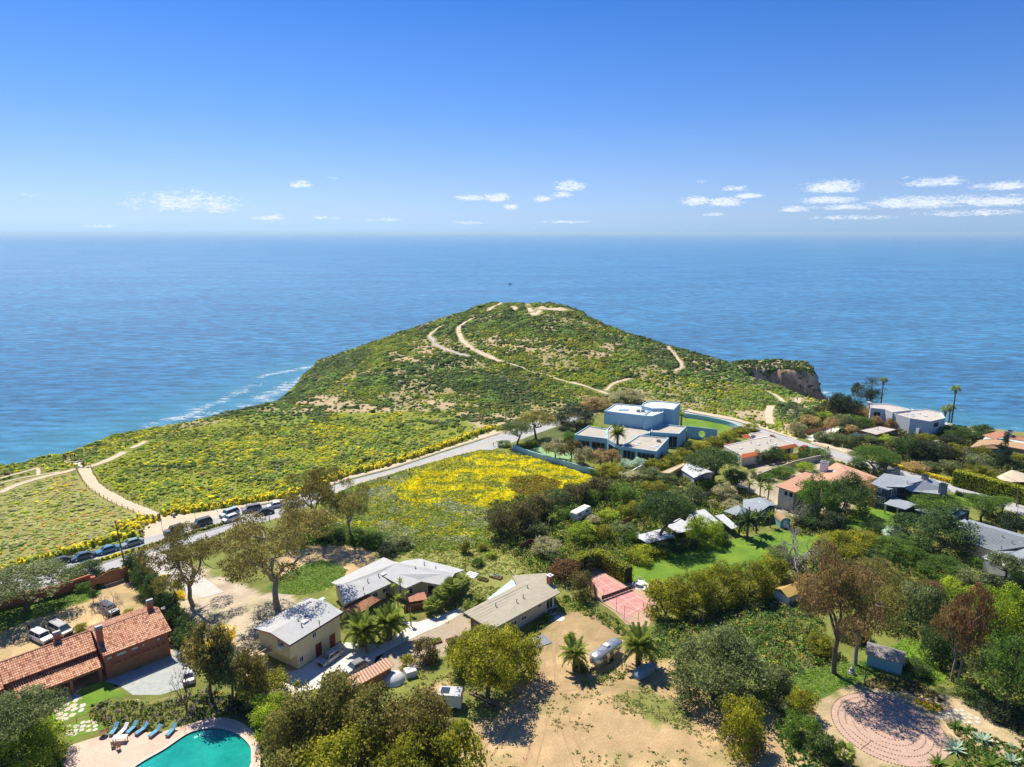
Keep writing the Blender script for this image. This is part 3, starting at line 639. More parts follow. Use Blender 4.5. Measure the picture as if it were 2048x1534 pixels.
# ------------------------------------------------------------------ scrub on the headland and meadows
def scatter_scrub():
    rs = np.random.RandomState(11);N = 370000
    x = rs.uniform(-205,300,N);y = rs.uniform(105,510,N)
    ins = inpoly(x,y,EDGE);d = edist(x,y,EDGE)
    cov = (ins | (d < 26))
    # keep the headland, the left meadow and the strip right of the road
    road_ok = ~inpoly(x,y,ROADP) & (edist(x,y,ROADP) > .8)
    BIG = WP((-400,1240),(0,1150),(138,1118),(280,1078),(320,1032),(480,1012),(688,958),(999,863),(1100,832),(1220,808),(1364,815),(1466,834),(1590,875),(1650,855),(1720,840),(1900,856)) + [(330,235),(330,520),(-300,520),(-420,180)]
    keep = cov & road_ok & inpoly(x,y,BIG) & (x < 175)
    x,y,d,ins = x[keep],y[keep],d[keep],ins[keep]
    keep = clear_of(x,y);x,y,d,ins = x[keep],y[keep],d[keep],ins[keep]
    z = height(x,y);k = z > SEA + 8;x,y,z,d,ins = x[k],y[k],z[k],d[k],ins[k]
    # openings
    n1 = fbm(x/22,y/22,51);n2 = fbm(x/4.5,y/4.5,55);far = np.clip((y - 225)/20,0,1)
    s = np.clip((n1*.75 + n2*.45 - .585)*9,0,1)*far*.8
    for P_,_ in BARE: s = np.maximum(s,np.clip(1 - edist(x,y,P_)/7,0,1)*.75*np.clip((n2 - .36)*8,0,1));s = np.maximum(s,inpoly(x,y,P_)*.92*np.clip((n2 - .36)*8,0,1))
    cliff = (~ins) & (x > 90) & (d > 2);s = np.where(cliff,.93,s)
    face = ((~ins) & (x < -50) & (d > 4)) | (inpoly(x,y,FACE) & (fbm(x/5,z/4,85) > .56));s = np.where(face,.6,s)
    s = np.where((x > 88) & (y > 318) & ins,.72,s)
    dens = np.where(y > 235,1.0,.62)*np.clip(1.15 - (y - 300)/700,.5,1)
    k = rs.rand(len(x)) > s;k &= rs.rand(len(x)) < dens;x,y,z,d,ins,n1 = x[k],y[k],z[k],d[k],ins[k],n1[k]
    N = len(x);p1 = fbm(x/30,y/30,91);p2 = fbm(x/6,y/6,95);p3 = fbm(x/10,y/10,97);far = np.clip((y - 225)/25,0,1);u = rs.rand(N);j = (rs.rand(N) - .5)*.16
    dark = np.array((0.035,0.058,0.016));mid = np.array((0.085,0.125,0.020));yel = np.array((0.36,0.34,0.014));lime = np.array((0.20,0.24,0.018));grey = np.array((0.17,0.17,0.10));brown = np.array((0.17,0.13,0.05));bright = np.array((.11,.18,.03))
    t = np.clip((p3 + j - .38)*4.5,0,1)[:,None];C = mid*(1 - t) + lime*t;C = np.where((y > 262)[:,None],C*.78,C)
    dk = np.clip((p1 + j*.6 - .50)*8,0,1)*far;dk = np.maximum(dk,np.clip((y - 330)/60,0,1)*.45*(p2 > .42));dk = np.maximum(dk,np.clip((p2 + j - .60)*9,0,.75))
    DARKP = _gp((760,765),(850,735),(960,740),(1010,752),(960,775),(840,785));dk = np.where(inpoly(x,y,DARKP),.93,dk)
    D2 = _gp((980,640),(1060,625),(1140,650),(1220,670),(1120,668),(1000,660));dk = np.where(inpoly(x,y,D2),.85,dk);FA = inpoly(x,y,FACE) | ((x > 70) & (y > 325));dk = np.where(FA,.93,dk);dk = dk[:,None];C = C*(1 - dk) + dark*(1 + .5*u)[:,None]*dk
    pv = fbm(x/5 + 40,y/5,101);ye = np.clip((pv - .50)*6,0,1)*(1 - dk[:,0])*np.where(y < 262,.75,.26);C = np.where((rs.rand(N) < ye)[:,None],yel*(.6 + .6*u)[:,None],C);C = np.where((rs.rand(N) < .045)[:,None],grey,C);C = np.where((rs.rand(N) < .03)[:,None],brown,C);C = np.where(((fbm(x/9,y/9,103) > .6) & (u < .6))[:,None],bright,C)
    near_left = inpoly(x,y,REG[1][0]);C = np.where((near_left & (rs.rand(N) < .5))[:,None],np.array((.24,.24,.09)),C)
    pt = near_left & (fbm(x/9,y/9,99) > .56);C = np.where((pt & (rs.rand(N) < .35))[:,None],np.array((.30,.19,.05)),C)
    st = fbm(x/2.2,y/9,105);C = C*(.8 + .4*st)[:,None]
    r = (.38 + .46*rs.rand(N))*np.where(y > 300,1.35,1.0)*np.where(rs.rand(N) < .04,1.7,1)*np.where(dk[:,0] > .5,1.25,1);h = r*(.34 + .42*rs.rand(N));h = np.where(near_left,h*.5,h)
    dome_field('coastal_scrub',x,y,z,r,h,C*1.12,5,4,scrub_m,'low green and yellow flowering scrub over the headland')
scatter_scrub()
def fill(P,dens,seed):
    rs = np.random.RandomState(seed);xs = [p[0] for p in P];ys = [p[1] for p in P];n = int((max(xs) - min(xs))*(max(ys) - min(ys))*dens)
    x = rs.uniform(min(xs),max(xs),n);y = rs.uniform(min(ys),max(ys),n);k = inpoly(x,y,P);return x[k],y[k],rs
def band(px,w,h,dens,seed,cols,probs,name,label,z0=0.0,r=.6):
    """thick low hedge-like bank of plants along a line"""
    P = smooth_line(pxl(px),6);rs = np.random.RandomState(seed);X = [];Y = []
    for a,b in zip(P[:-1],P[1:]):
        L_ = (b - a).length;n = max(1,int(L_*w*dens));t = rs.rand(n);q = (b - a).normalized();u = (rs.rand(n) - .5)*w
        X.append(a.x + (b.x - a.x)*t - q.y*u);Y.append(a.y + (b.y - a.y)*t + q.x*u)
    X = np.concatenate(X);Y = np.concatenate(Y);N = len(X);C = pick(rs,N,cols,probs)
    return dome_field(name,X,Y,np.full(N,z0),r*(.6 + .7*rs.rand(N)),h*(.5 + .8*rs.rand(N)),C,seed + 1,6,scrub_m,label)
YF = [(0.58,0.46,0.015),(0.42,0.36,0.02),(0.12,0.18,0.02),(0.25,0.27,0.03)]
band([(-60,1160),(0,1143),(135,1106),(234,1078),(272,1068)],2.0,1.3,3.0,21,YF,[3,3,2,2],'flowering_bank','bank of yellow flowers behind the parked cars')
band([(325,1030),(380,1022),(430,1015),(475,1006),(560,993),(600,984),(684,952),(781,927),(883,894),(985,856)],2.6,1.3,3.0,22,YF,[4,3,2,2],'flowering_bank','bank of yellow flowers along the far side of the road')
band([(240,1060),(265,1050),(285,1045),(300,1035)],6,1.0,2.4,23,YF,[4,3,2,2],'flowering_bank','patch of yellow flowers left of the trailhead')
band([(155,1138),(210,1120),(268,1102)],.8,.7,5,24,YF,[3,3,3,2],'flowering_bank','yellow flowers on the road median',r=.4)
band([(275,1100),(356,1075),(448,1048)],.8,.7,5,25,[(.10,.14,.03),(.2,.22,.05),(.26,.22,.08)],[3,2,2],'median_plants','green plants on the road median',r=.4)
def meadow():
    x,y,rs = fill(YFIELD,26,31);core = inpoly(x,y,YCORE);pat = inpoly(x,y,YPATCH);n = fbm(x/4.5,y/3,33);e = np.clip(edist(x,y,YCORE)/5,0,1)
    pyel = np.where(core,np.clip(.98 - (n - .42)*3.4,.22,.85),np.clip(.42 - e*.36 + (n - .5)*1.2,0,.7));pyel = np.where(pat,.12,pyel)
    N = len(x);C = np.where((rs.rand(N) < pyel)[:,None],np.array((0.70,0.62,0.010)),pick(rs,N,[(.20,.28,.035),(.30,.34,.06),(.36,.38,.20)],[4,3,1.2]))
    C = np.where((pat & (rs.rand(N) < .7))[:,None],np.array((.26,.19,.02)),C)
    wh = (fbm(x/6,y/4,37) > .58) & ~core;C = np.where((wh & (rs.rand(N) < .45))[:,None],np.array((.36,.38,.27)),C)
    tuft_field('flower_meadow',x,y,np.zeros(N),.46*(.6 + .8*rs.rand(N)),.22*(.5 + .9*rs.rand(N)),C*(.9 + .7*fbm(x/1.5,y/5,39))[:,None],41,tuft_m,'field of yellow wildflowers beside the road',2)
meadow()

# ------------------------------------------------------------------ plants: prototype crowns and trunks, copied for each tree
BARK = mat('bark_brown',(0.12,0.085,0.06),0.9,(0.2,0.15,0.11),2.0);BARKG = mat('bark_grey',(0.34,0.30,0.25),0.9,(0.22,0.18,0.15),1.5);BARKW = mat('bark_bleached',(0.46,0.42,0.38),0.9,(0.34,0.3,0.26),2)
LM = dict(
    ol=leafmat('leaves_olive',(0.035,0.045,0.006),(0.19,0.19,0.015),0.35,tip=(0.34,0.31,0.02)),
    dg=leafmat('leaves_dark_green',(0.012,0.03,0.008),(0.05,0.085,0.018),0.2,tip=(0.10,0.13,0.03)),
    bk=leafmat('leaves_blackish_green',(0.008,0.016,0.007),(0.03,0.046,0.018),0.15,tip=(0.06,0.075,0.03)),
    mg=leafmat('leaves_mid_green',(0.025,0.055,0.01),(0.09,0.15,0.02),0.35,tip=(0.17,0.22,0.035)),
    gg=leafmat('leaves_grey_green',(0.035,0.05,0.016),(0.12,0.145,0.05),0.25,tip=(0.21,0.23,0.11)),
    br=leafmat('leaves_bronze',(0.032,0.030,0.011),(0.10,0.09,0.03),0.25,tip=(0.22,0.16,0.05)),
    ru=leafmat('leaves_rust',(0.05,0.032,0.014),(0.165,0.118,0.042),0.3,tip=(0.32,0.21,0.09)),
    rd=leafmat('leaves_red',(0.06,0.03,0.014),(0.14,0.085,0.035),0.3,tip=(0.28,0.12,0.06)),
    eu=leafmat('leaves_eucalyptus',(0.04,0.042,0.010),(0.18,0.165,0.04),0.35,tip=(0.34,0.30,0.11)),
    ek=leafmat('leaves_eucalyptus_bronze',(0.035,0.032,0.009),(0.125,0.108,0.028),0.35,tip=(0.24,0.19,0.06)),
    li=leafmat('leaves_lime',(0.05,0.09,0.008),(0.22,0.27,0.02),0.4,tip=(0.40,0.42,0.05)),
    ye=leafmat('leaves_yellow',(0.20,0.17,0.01),(0.52,0.42,0.02),0.4,tip=(0.65,0.55,0.03)),
    pa=leafmat('leaves_pale',(0.09,0.09,0.04),(0.26,0.25,0.13),0.25,tip=(0.42,0.38,0.26)),
    tn=leafmat('leaves_tan',(0.12,0.09,0.035),(0.28,0.21,0.09),0.3,tip=(0.40,0.31,0.16)),
    pu=leafmat('leaves_lavender',(0.12,0.08,0.14),(0.24,0.14,0.26),0.2,tip=(0.36,0.22,0.36)),
    bl=leafmat('leaves_silver',(0.10,0.14,0.10),(0.26,0.33,0.25),0.2,tip=(0.44,0.5,0.40)),
    pm=leafmat('leaves_palm',(0.035,0.06,0.010),(0.14,0.17,0.025),0.3,tip=(0.27,0.28,0.05)),
    hd=leafmat('leaves_hedge',(0.05,0.065,0.006),(0.22,0.24,0.012),0.3,tip=(0.36,0.36,0.02)),
)
def leaf_cloud(blobs,n,size,seed,up=0.35,aspect=1.0,droop=0.0,flat=0.0):
    """n leaf quads over the surfaces of blobs [(centre, radii)]; returns vertices, faces, tint"""
    rs = np.random.RandomState(seed);B = np.array([list(c) + list(r) for c,r in blobs]);ar = (B[:,3]*B[:,4] + B[:,3]*B[:,5] + B[:,4]*B[:,5])
    per = 9;nc = max(1,n//per);bi = rs.choice(len(B),nc,p=ar/ar.sum());d = rs.normal(size=(nc,3));d[:,2] += up;d/= np.linalg.norm(d,axis=1)[:,None]
    rad = .72 + .36*rs.rand(nc);cc = B[bi,:3] + d*B[bi,3:]*rad[:,None];ct = np.clip(rs.normal(.42,.22,nc) + (rs.rand(len(B)) - .5)[bi]*.35,0,1)
    cc = np.repeat(cc,per,0);dd = np.repeat(d,per,0);t = np.clip(np.repeat(ct,per) + rs.normal(0,.12,nc*per),0,1)
    s = size*(.65 + .7*rs.rand(nc*per));p = cc + rs.normal(size=cc.shape)*size*np.array([1.1,1.1,.8]);p[:,2] = np.maximum(p[:,2],0.01)
    nn = dd + rs.normal(size=dd.shape)*.75;nn[:,2]*= (1 + flat);nn/= np.linalg.norm(nn,axis=1)[:,None]
    a = np.cross(nn,rs.normal(size=nn.shape));a/= np.linalg.norm(a,axis=1)[:,None] + 1e-9
    if droop: a[:,2] -= droop;a/= np.linalg.norm(a,axis=1)[:,None]
    b = np.cross(nn,a);a = a*s[:,None]*.5*aspect;b = b*s[:,None]*.5/aspect
    V = np.stack([p - a - b*.4,p - b,p + a*1.0 + b*.1,p + b],1).reshape(-1,3)
    return V,np.arange(len(V)).reshape(-1,4),np.repeat(t,4)
def limb(mb,p0,p1,r0,r1,rs,n=4,sag=0.12,seg=5):
    p0 = np.array(p0,float);p1 = np.array(p1,float);L_ = np.linalg.norm(p1 - p0);pts = []
    off = rs.normal(size=3)*L_*sag
    for i in range(n + 1):
        t = i/n;pts.append(p0*(1 - t) + p1*t + off*math.sin(t*math.pi) + (rs.normal(size=3)*L_*.03 if 0 < i < n else 0))
    mb.tube(pts,[r0*(1 - i/n) + r1*i/n for i in range(n + 1)],seg,cap=False);return pts
PROTO = {}
def proto(style,size,var):
    """unit tree: crown about 1 wide, 1 tall, trunk base at the origin"""
    key = (style,size,var)
    if key in PROTO: return PROTO[key]
    seed = sum(ord(c) for c in style)*131 + {'b': 1,'m': 2,'s': 3}[size]*17 + var*7;rs = np.random.RandomState(seed)
    N = {'b': 15000,'m': 5200,'s': 1400}[size];nb = {'b': 30,'m': 18,'s': 9}[size];br = {'b': .125,'m': .15,'s': .2}[size]
    blobs = [];tr = MB();bare = []
    U = lambda a,b: a + (b - a)*rs.rand()
    if style == 'bush':
        for i in range(nb):
            a = U(0,6.28);r = math.sqrt(rs.rand())*(.5 - br*.7);z = (.96 - br*.8)*math.sqrt(max(0,1 - (r/.52)**2))*U(.55,1.0);q = br*U(.8,1.35);blobs.append(((r*math.cos(a),r*math.sin(a),max(z,.12)),(q,q,q*U(.8,1.2))))
        for i in range(nb//2):
            a = U(0,6.28);blobs.append(((.36*math.cos(a),.36*math.sin(a),U(.08,.3)),(br,br,br)))
        for i in range(4): limb(tr,(0,0,0),[*(np.array([U(-.25,.25),U(-.25,.25),U(.4,.7)]))],.02,.008,rs,3)
    elif style == 'round':
        for i in range(nb):
            a = U(0,6.28);u = U(-.75,1);w = math.sqrt(max(0,1 - u*u));q = br*U(.85,1.3);rr = (.5 - q*.75)*U(.75,1);blobs.append(((rr*w*math.cos(a),rr*w*math.sin(a),.62 + u*(.37 - q*.5)),(q,q,q*.85)))
        limb(tr,(0,0,0),(U(-.04,.04),U(-.04,.04),.38),.035,.026,rs,3,.05,7)
        for i in range(7): c = blobs[(i*2) % len(blobs)][0];limb(tr,(0,0,.34),(c[0]*.8,c[1]*.8,c[2]),.02,.006,rs)
    elif style == 'umbrella':
        for i in range(int(nb*1.1)):
            a = U(0,6.28);r = math.sqrt(rs.rand())*(.5 - br*.8);q = br*U(.9,1.3);blobs.append(((r*math.cos(a),r*math.sin(a),.86 - (r/.5)**2*.32 + U(-.06,.05)),(q,q,q*.62)))
        limb(tr,(0,0,0),(U(-.08,.08),U(-.05,.05),.45),.034,.024,rs,4,.08,7)
        for i in range(9): c = blobs[(i*2) % len(blobs)][0];limb(tr,(0,0,.42),(c[0]*.85,c[1]*.85,c[2] - .04),.018,.006,rs,4,.1)
    elif style == 'euc':
        nb2 = {'b': 17,'m': 12,'s': 8}[size];fk = U(.26,.34);heads = []
        limb(tr,(0,0,0),(U(-.02,.02),U(-.02,.02),fk),.026,.020,rs,3,.04,8)
        for i in range(5):
            a = i*1.257 + U(-.4,.4);r = U(.12,.24);h = U(.55,.72);heads.append((r*math.cos(a),r*math.sin(a),h));limb(tr,(0,0,fk - .02),heads[-1],.015,.009,rs,5,.12,6)
        for i in range(nb2):
            a = 6.28*i/nb2*2.3 + U(-.4,.4);r = U(.1,.4);z = U(.52,.93) - r*.25;q = {'b': .115,'m': .13,'s': .16}[size]*U(.8,1.3);c = (r*math.cos(a),r*math.sin(a),z);blobs.append((c,(q,q,q*.62)))
            hd = min(heads,key=lambda h: (h[0] - c[0])**2 + (h[1] - c[1])**2 + (h[2] - c[2])**2);limb(tr,hd,c,.008,.003,rs,4,.14,4)
            for k in range(2): limb(tr,c,(c[0] + U(-.1,.1),c[1] + U(-.1,.1),c[2] + U(-.03,.1)),.003,.0012,rs,2,.1,3)
        N = int(N*1.0)
    elif style == 'cone':
        for i in range(int(nb*1.2)):
            t = (i + .5)/(nb*1.2);a = U(0,6.28);w = (.5*(1 - t)**.8 + .03);r = w*U(.3,.8);q = max(.1,br*(1.25 - t));blobs.append(((r*math.cos(a),r*math.sin(a),.05 + t*.88),(q,q,q*.6)))
        tr.tube([(0,0,0),(0,0,.95)],[.03,.006],6)
    elif style == 'layer':
        for i in range(int(nb)):
            t = rs.rand();a = U(0,6.28);w = .5*(1 - t*.55);r = w*U(.25,.85);q = br*U(.9,1.3);blobs.append(((r*math.cos(a),r*math.sin(a),.30 + t*.64),(q*1.25,q*1.25,q*.32)))
        tr.tube([(0,0,0),(.01,0,.5),(0,0,.97)],[.026,.02,.006],7)
        for c,_ in blobs: limb(tr,(0,0,max(.15,c[2] - .08)),c,.006,.003,rs,2,.05,4)
    if style == 'bare':
        def rec(p,d,L_,r,k):
            q = p + d*L_;pts = [p,(p + q)/2 + rs.normal(size=3)*L_*.10,q];tr.tube(pts,[r,r*.85,r*.65],4 if k < 3 else 5,cap=False)
            if k <= 0: return
            for j in range(3):
                e = d + rs.normal(size=3)*.62;e[2] += .12;e/= np.linalg.norm(e);rec(q,e,L_*U(.6,.85),r*.62,k - 1)
        for j in range(4):
            a = j*1.57 + U(-.5,.5);d = np.array([math.cos(a)*.8,math.sin(a)*.8,1.0]);d/= np.linalg.norm(d);rec(np.array([0,0,.0]),d,.27,.02,4)
        V = np.array(tr.v);V[:,:2]/= max(1e-6,np.percentile(np.abs(V[:,:2]),99)*2);V[:,2] = np.clip(V[:,2],0,None);V[:,2]/= np.percentile(V[:,2],99.5);tr.v = [tuple(v) for v in V]
        crown = None
    else:
        sz = math.sqrt(7.5/N)*{'bush': .95,'round': .95,'umbrella': .8,'euc': .60,'cone': .72,'layer': .62}[style]
        V,F4,t = leaf_cloud(blobs,N,sz,seed + 5,aspect=1.5 if style == 'euc' else 1.15,droop=.8 if style == 'euc' else 0,flat=1.5 if style == 'layer' else 0)
        m = np.abs(V[:,:2]).max(1);V[:,:2]*= .5/np.percentile(m,99);V[:,2]*= 1.0/np.percentile(V[:,2],99.7)
        crown = fastmesh('crown',V,F4,[LM['mg']],tint=t)
    tm = bpy.data.meshes.new('trunk');tm.from_pydata(tr.v,[],tr.f);tm.materials.append(BARK);tm.polygons.foreach_set('use_smooth',[True]*len(tr.f));tm.update()
    PROTO[key] = (crown,tm);return PROTO[key]
_vc = [0]
def put_tree(name,style,x,y,w,h,mk,label,cat='tree',z=0.0,group=None,bark=None,rz=None):
    size = 'b' if w > 8.5 else ('m' if w > 3.6 else 's');_vc[0] += 1;cm,tm = proto(style,size,_vc[0] % (2 if size == 'b' else 3))
    r = empty(name,(x,y,z),rz if rz is not None else random.uniform(0,6.28),label,cat,group);r.scale = (w,w,h)
    for nm,me,m in (('crown',cm,LM.get(mk)),('trunk',tm,bark or (BARKG if style == 'euc' else (BARKW if style == 'bare' else BARK)))):
        if me is None: continue
        if nm == 'crown' and cat in ('bush','shrub','plant','hedge'): nm = 'foliage'
        if nm == 'trunk' and cat in ('bush','shrub','plant','hedge'): nm = 'stem'
        o = link(bpy.data.objects.new(nm,me),r);o.material_slots[0].link = 'OBJECT';o.material_slots[0].material = m
    return r
def T(style,bx,by,ty,wpx,mk,label,name='tree',cat='tree',**kw):
    """tree with a visible foot: base pixel, pixel row of the top, crown width in pixels"""
    p = W(bx,by);h = hz(bx,by,ty);s = depth((p.x,p.y,h*.7))/FPX;w = wpx*s
    # the far side of a wide crown reaches higher in the picture than the middle does
    return put_tree(name,style,p.x,p.y,w,max(h - w*.12*(1 if style in ('round','umbrella') else 0),1.0),mk,label,cat,**kw)
def Bu(x,yt,yb,wpx,mk,label,style='bush',name='bush',cat='bush',**kw):
    """mound of foliage on the ground: pixel rows of its top and foot"""
    p = W(x,yb);r = 0
    for _ in range(6):
        w = wpx*depth((p.x,p.y + r,.5))/FPX;r = w/2
    y = p.y + r*.85;x0 = p.x*y/p.y;D = math.hypot(y,H);a = math.atan2(H,y)
    E = (yb - yt)*depth((x0,y,1))/FPX;c = max(E*E/4*4 - (r*math.sin(a))**2*1.0,.3);h = (E - r*math.sin(a)*1.15)/math.cos(a);h = min(max(h,w*.38),w*1.6)
    return put_tree(name,style,x0,y,w,h,mk,label,cat,**kw)

# palms -------------------------------------------------------------
def frond_mesh(L_,droop,leaf,seed,wid=1.0):
    rs = np.random.RandomState(seed);V = [];Fc = [];n = 13;pts = []
    for i in range(n + 1):
        t = i/n;pts.append(np.array([L_*t*(1 - .18*t*droop),0,L_*(.30*t - droop*.62*t*t)]))
    for i in range(1,n):
        t = i/n;ll = leaf*math.sin(min(1,t*1.15 + .12)*math.pi*.93)**.6
        for s in (-1,1):
            for q in (0,.5):
                p = pts[i]*(1 - q) + pts[i + 1]*q;d = np.array([.55,s*1.0,-.32 + rs.rand()*.2]);d/= np.linalg.norm(d);w = L_*.028*wid;o = len(V)
                V += [p - [w,0,0],p + [w,0,0],p + d*ll*(.85 + .3*rs.rand()) + [w*.4,0,0],p + d*ll*.9 - [w*.4,0,0]];Fc.append((o,o + 1,o + 2,o + 3))
    for i in range(n):
        o = len(V);w = L_*.012*(1 - i/n*.7);V += [pts[i] - [0,w,0],pts[i + 1] - [0,w,0],pts[i + 1] + [0,w,0],pts[i] + [0,w,0]];Fc.append((o,o + 1,o + 2,o + 3))
    V = np.array(V);return V,np.array(Fc),np.clip(.25 + .5*rs.rand(len(V)//4).repeat(4),0,1)
def fan_mesh(R_,seed):
    rs = np.random.RandomState(seed);V = [];Fc = [];st = R_*.55
    V += [(0,-.02,0),(st,-.02,R_*.16),(st,.02,R_*.16),(0,.02,0)];Fc.append((0,1,2,3))
    for i in range(13):
        a = (i - 6)*.26;o = len(V);c = np.array([st,0,R_*.16]);d = np.array([math.cos(a),math.sin(a),-.10 - .12*abs(a)]);q = np.array([-math.sin(a),math.cos(a),0])*R_*.05;e = R_*.62*(1 - .1*abs(a))
        V += [c,c + d*e*.6 - q,c + d*e + [0,0,-.12*R_*rs.rand()],c + d*e*.6 + q];Fc.append((o,o + 1,o + 2,o + 3))
    V = np.array(V);return V,np.array(Fc),np.clip(.2 + .5*rs.rand(len(V)//4).repeat(4),0,1)
FR = {}
def frond(kind,k):
    if (kind,k) not in FR:
        V,F4,t = {'date': lambda: frond_mesh(1.0,[.25,.6,.95,1.25][k],.20,70 + k),'feather': lambda: frond_mesh(1.0,[.5,.9,1.3,1.6][k],.17,80 + k),'fan': lambda: fan_mesh(1.0,90 + k),'banana': lambda: frond_mesh(1.0,[.2,.5,.9,1.2][k],.16,95 + k,1.8)}[kind]()
        FR[(kind,k)] = fastmesh('frond',V,F4,[LM['pm']],tint=t)
    return FR[(kind,k)]
PALMT = mat('palm_trunk',(0.20,0.15,0.10),0.95,(0.11,0.08,0.05),5,bump=.6,bscale=12)
def palm(kind,bx,by,tyc,R_,n,label,tr=.25,mk='pm',parts=True,name='palm_tree',h=None,x0=None,tilt=0.0,skirt=False,group=None,elev=(-.35,1.25)):
    p = W(bx,by);h = h if h is not None else hz(bx,by,tyc);root = empty(name,(p.x,p.y,0),random.uniform(0,6),label,'palm tree' if 'palm' in name else 'plant',group)
    mb = MB();k = max(3,int(h/.8));mb.tube([(tilt*(i/k)**2,0,h*i/k) for i in range(k + 1)],[tr*(1.25 - .35*i/k) + (.05*tr*(i % 2)) for i in range(k + 1)],8);mb.build('trunk',[PALMT],root)
    if skirt:
        mb = MB();mb.lathe([(tr*.9,-R_*.9),(tr*2.2,-R_*.5),(tr*1.9,0)],(tilt,0,h),8);mb.build('dead_frond_skirt',[mat('dead_fronds',(.25,.18,.10),.95)],root)
    if parts:
        for i in range(n):
            u = (i + .5)/n;el = elev[0] + (elev[1] - elev[0])*(1 - u)**0.9;kk = 0 if el > .8 else (1 if el > .4 else (2 if el > 0 else 3));a = i*2.39996
            o = link(bpy.data.objects.new('frond',frond(kind,kk)),root);o.location = (tilt,0,h);o.rotation_euler = (random.uniform(-.2,.2),-max(el,-.2)*.75,a);s = R_*random.uniform(.85,1.1);o.scale = (s,s,s)
            o.material_slots[0].link = 'OBJECT';o.material_slots[0].material = LM[mk]
    else:
        Vs = [];Fs = [];Ts = [];off = 0
        for i in range(n):
            u = (i + .5)/n;el = elev[0] + (elev[1] - elev[0])*(1 - u);kk = 0 if el > .8 else (1 if el > .4 else (2 if el > 0 else 3))
            V,F4,t = (fan_mesh(1,5 + i) if kind == 'fan' else frond_mesh(1.0,[.5,.9,1.3,1.6][kk],.2,i));M = Euler((0,-max(el,-.2)*.75,i*2.4)).to_matrix();V = np.array([tuple(M @ Vector(v)) for v in V])*R_*random.uniform(.85,1.1) + np.array([tilt,0,h])
            Vs.append(V);Fs.append(F4 + off);Ts.append(t);off += len(V)
        link(bpy.data.objects.new('crown',fastmesh('crown',np.concatenate(Vs),np.concatenate(Fs),[LM[mk]],tint=np.concatenate(Ts))),root)
    return root
# hedges clipped to a box ------------------------------------------
def box_hedge(label,line_px,w,h,mk,seed=3,size=.22,dens=26,name='clipped_hedge',z=0.0):
    P = pxl(line_px);root = empty(name,tuple(P[0]),0,label,'hedge');rs = np.random.RandomState(seed);Vs = [];Ts = [];core = MB()
    for a,b in zip(P[:-1],P[1:]):
        d = b - a;L_ = d.length;d.normalize();q = Vector((-d.y,d.x,0));o = P[0]
        core.slab([tuple(a - o - q*(w/2 - .15) + Vector((0,0,h - .2))),tuple(b - o - q*(w/2 - .15) + Vector((0,0,h - .2))),tuple(b - o + q*(w/2 - .15) + Vector((0,0,h - .2))),tuple(a - o + q*(w/2 - .15) + Vector((0,0,h - .2)))],h - .2)
        n = int(L_*(w + 2*h)*dens);u = rs.rand(n)*(L_ + w*.3) - w*.15;f = rs.rand(n)*(w + 2*h);v = np.where(f < w,f - w/2,np.where(f < w + h,w/2,-w/2));zz = np.where(f < w,h,np.where(f < w + h,f - w,f - w - h));u = np.where(rs.rand(n) < .06,np.where(rs.rand(n) < .5,-.05,L_ + .05),u)
        nn = np.where((f < w)[:,None],np.array([0,0,1.0])[None],np.stack([np.zeros(n),np.sign(v),np.zeros(n)],1)) + rs.normal(size=(n,3))*.45;nn/= np.linalg.norm(nn,axis=1)[:,None]
        p = np.stack([u,v,zz],1) + rs.normal(size=(n,3))*.07;p[:,2] = np.clip(p[:,2],.05,None);a_ = np.cross(nn,rs.normal(size=(n,3)));a_/= np.linalg.norm(a_,axis=1)[:,None];b_ = np.cross(nn,a_);s = size*(.6 + .8*rs.rand(n))[:,None]
        V = np.stack([p - a_*s*.6,p - b_*s*.5,p + a_*s*.6,p + b_*s*.5],1);Mx = np.array([[d.x,q.x,0],[d.y,q.y,0],[0,0,1]]);V = V @ Mx.T + np.array([a.x - o.x,a.y - o.y,0]);Vs.append(V.reshape(-1,3));Ts.append(np.repeat(np.clip(rs.normal(.45,.2,n) + np.where(f < w,.12,0),0,1),4))
    V = np.concatenate(Vs);core.build('core',[mat('hedge_core',(.02,.03,.008),1)],root)
    link(bpy.data.objects.new('foliage',fastmesh('foliage',V,np.arange(len(V)).reshape(-1,4),[LM[mk]],tint=np.concatenate(Ts))),root);return root

# ------------------------------------------------------------------ the trees, bushes, palms and hedges of the place
T('umbrella',48,1222,1122,190,'gg','wide spreading grey-green tree behind the gravel courtyard, at the left edge of the photo')
T('umbrella',50,1510,1378,170,'gg','spreading green tree beside the flagstone patio, bottom left')
Bu(50,1515,1590,170,'li','yellow-green bush below the flagstone patio, in the bottom left corner')
Bu(172,1138,1164,66,'dg','dark green bush by the road outside the brick wall')
Bu(140,1143,1172,44,'br','bronze bush over the brick wall beside the spreading tree')
Bu(168,1163,1187,36,'mg','green leafy bush inside the brick wall by the lawn')
T('round',187,1205,1178,20,'dg','small clipped dark tree at the corner of the courtyard lawn')
Bu(200,1166,1179,20,'dg','low dark bush beside the brick gate pillar')
Bu(261,1216,1233,26,'ol','small clipped dome bush near the right end of the tiled roof')
Bu(165,1249,1267,34,'ol','clipped dome bush between the silver minivan and the roof')
T('bare',216,1243,1186,58,'br','leafless shrub in front of the dark SUV in the courtyard',name='bare_shrub',cat='shrub')
T('bare',374,1419,1330,56,'br','slender leafless tree beside the white car on the slate drive',name='bare_tree',bark=BARK)
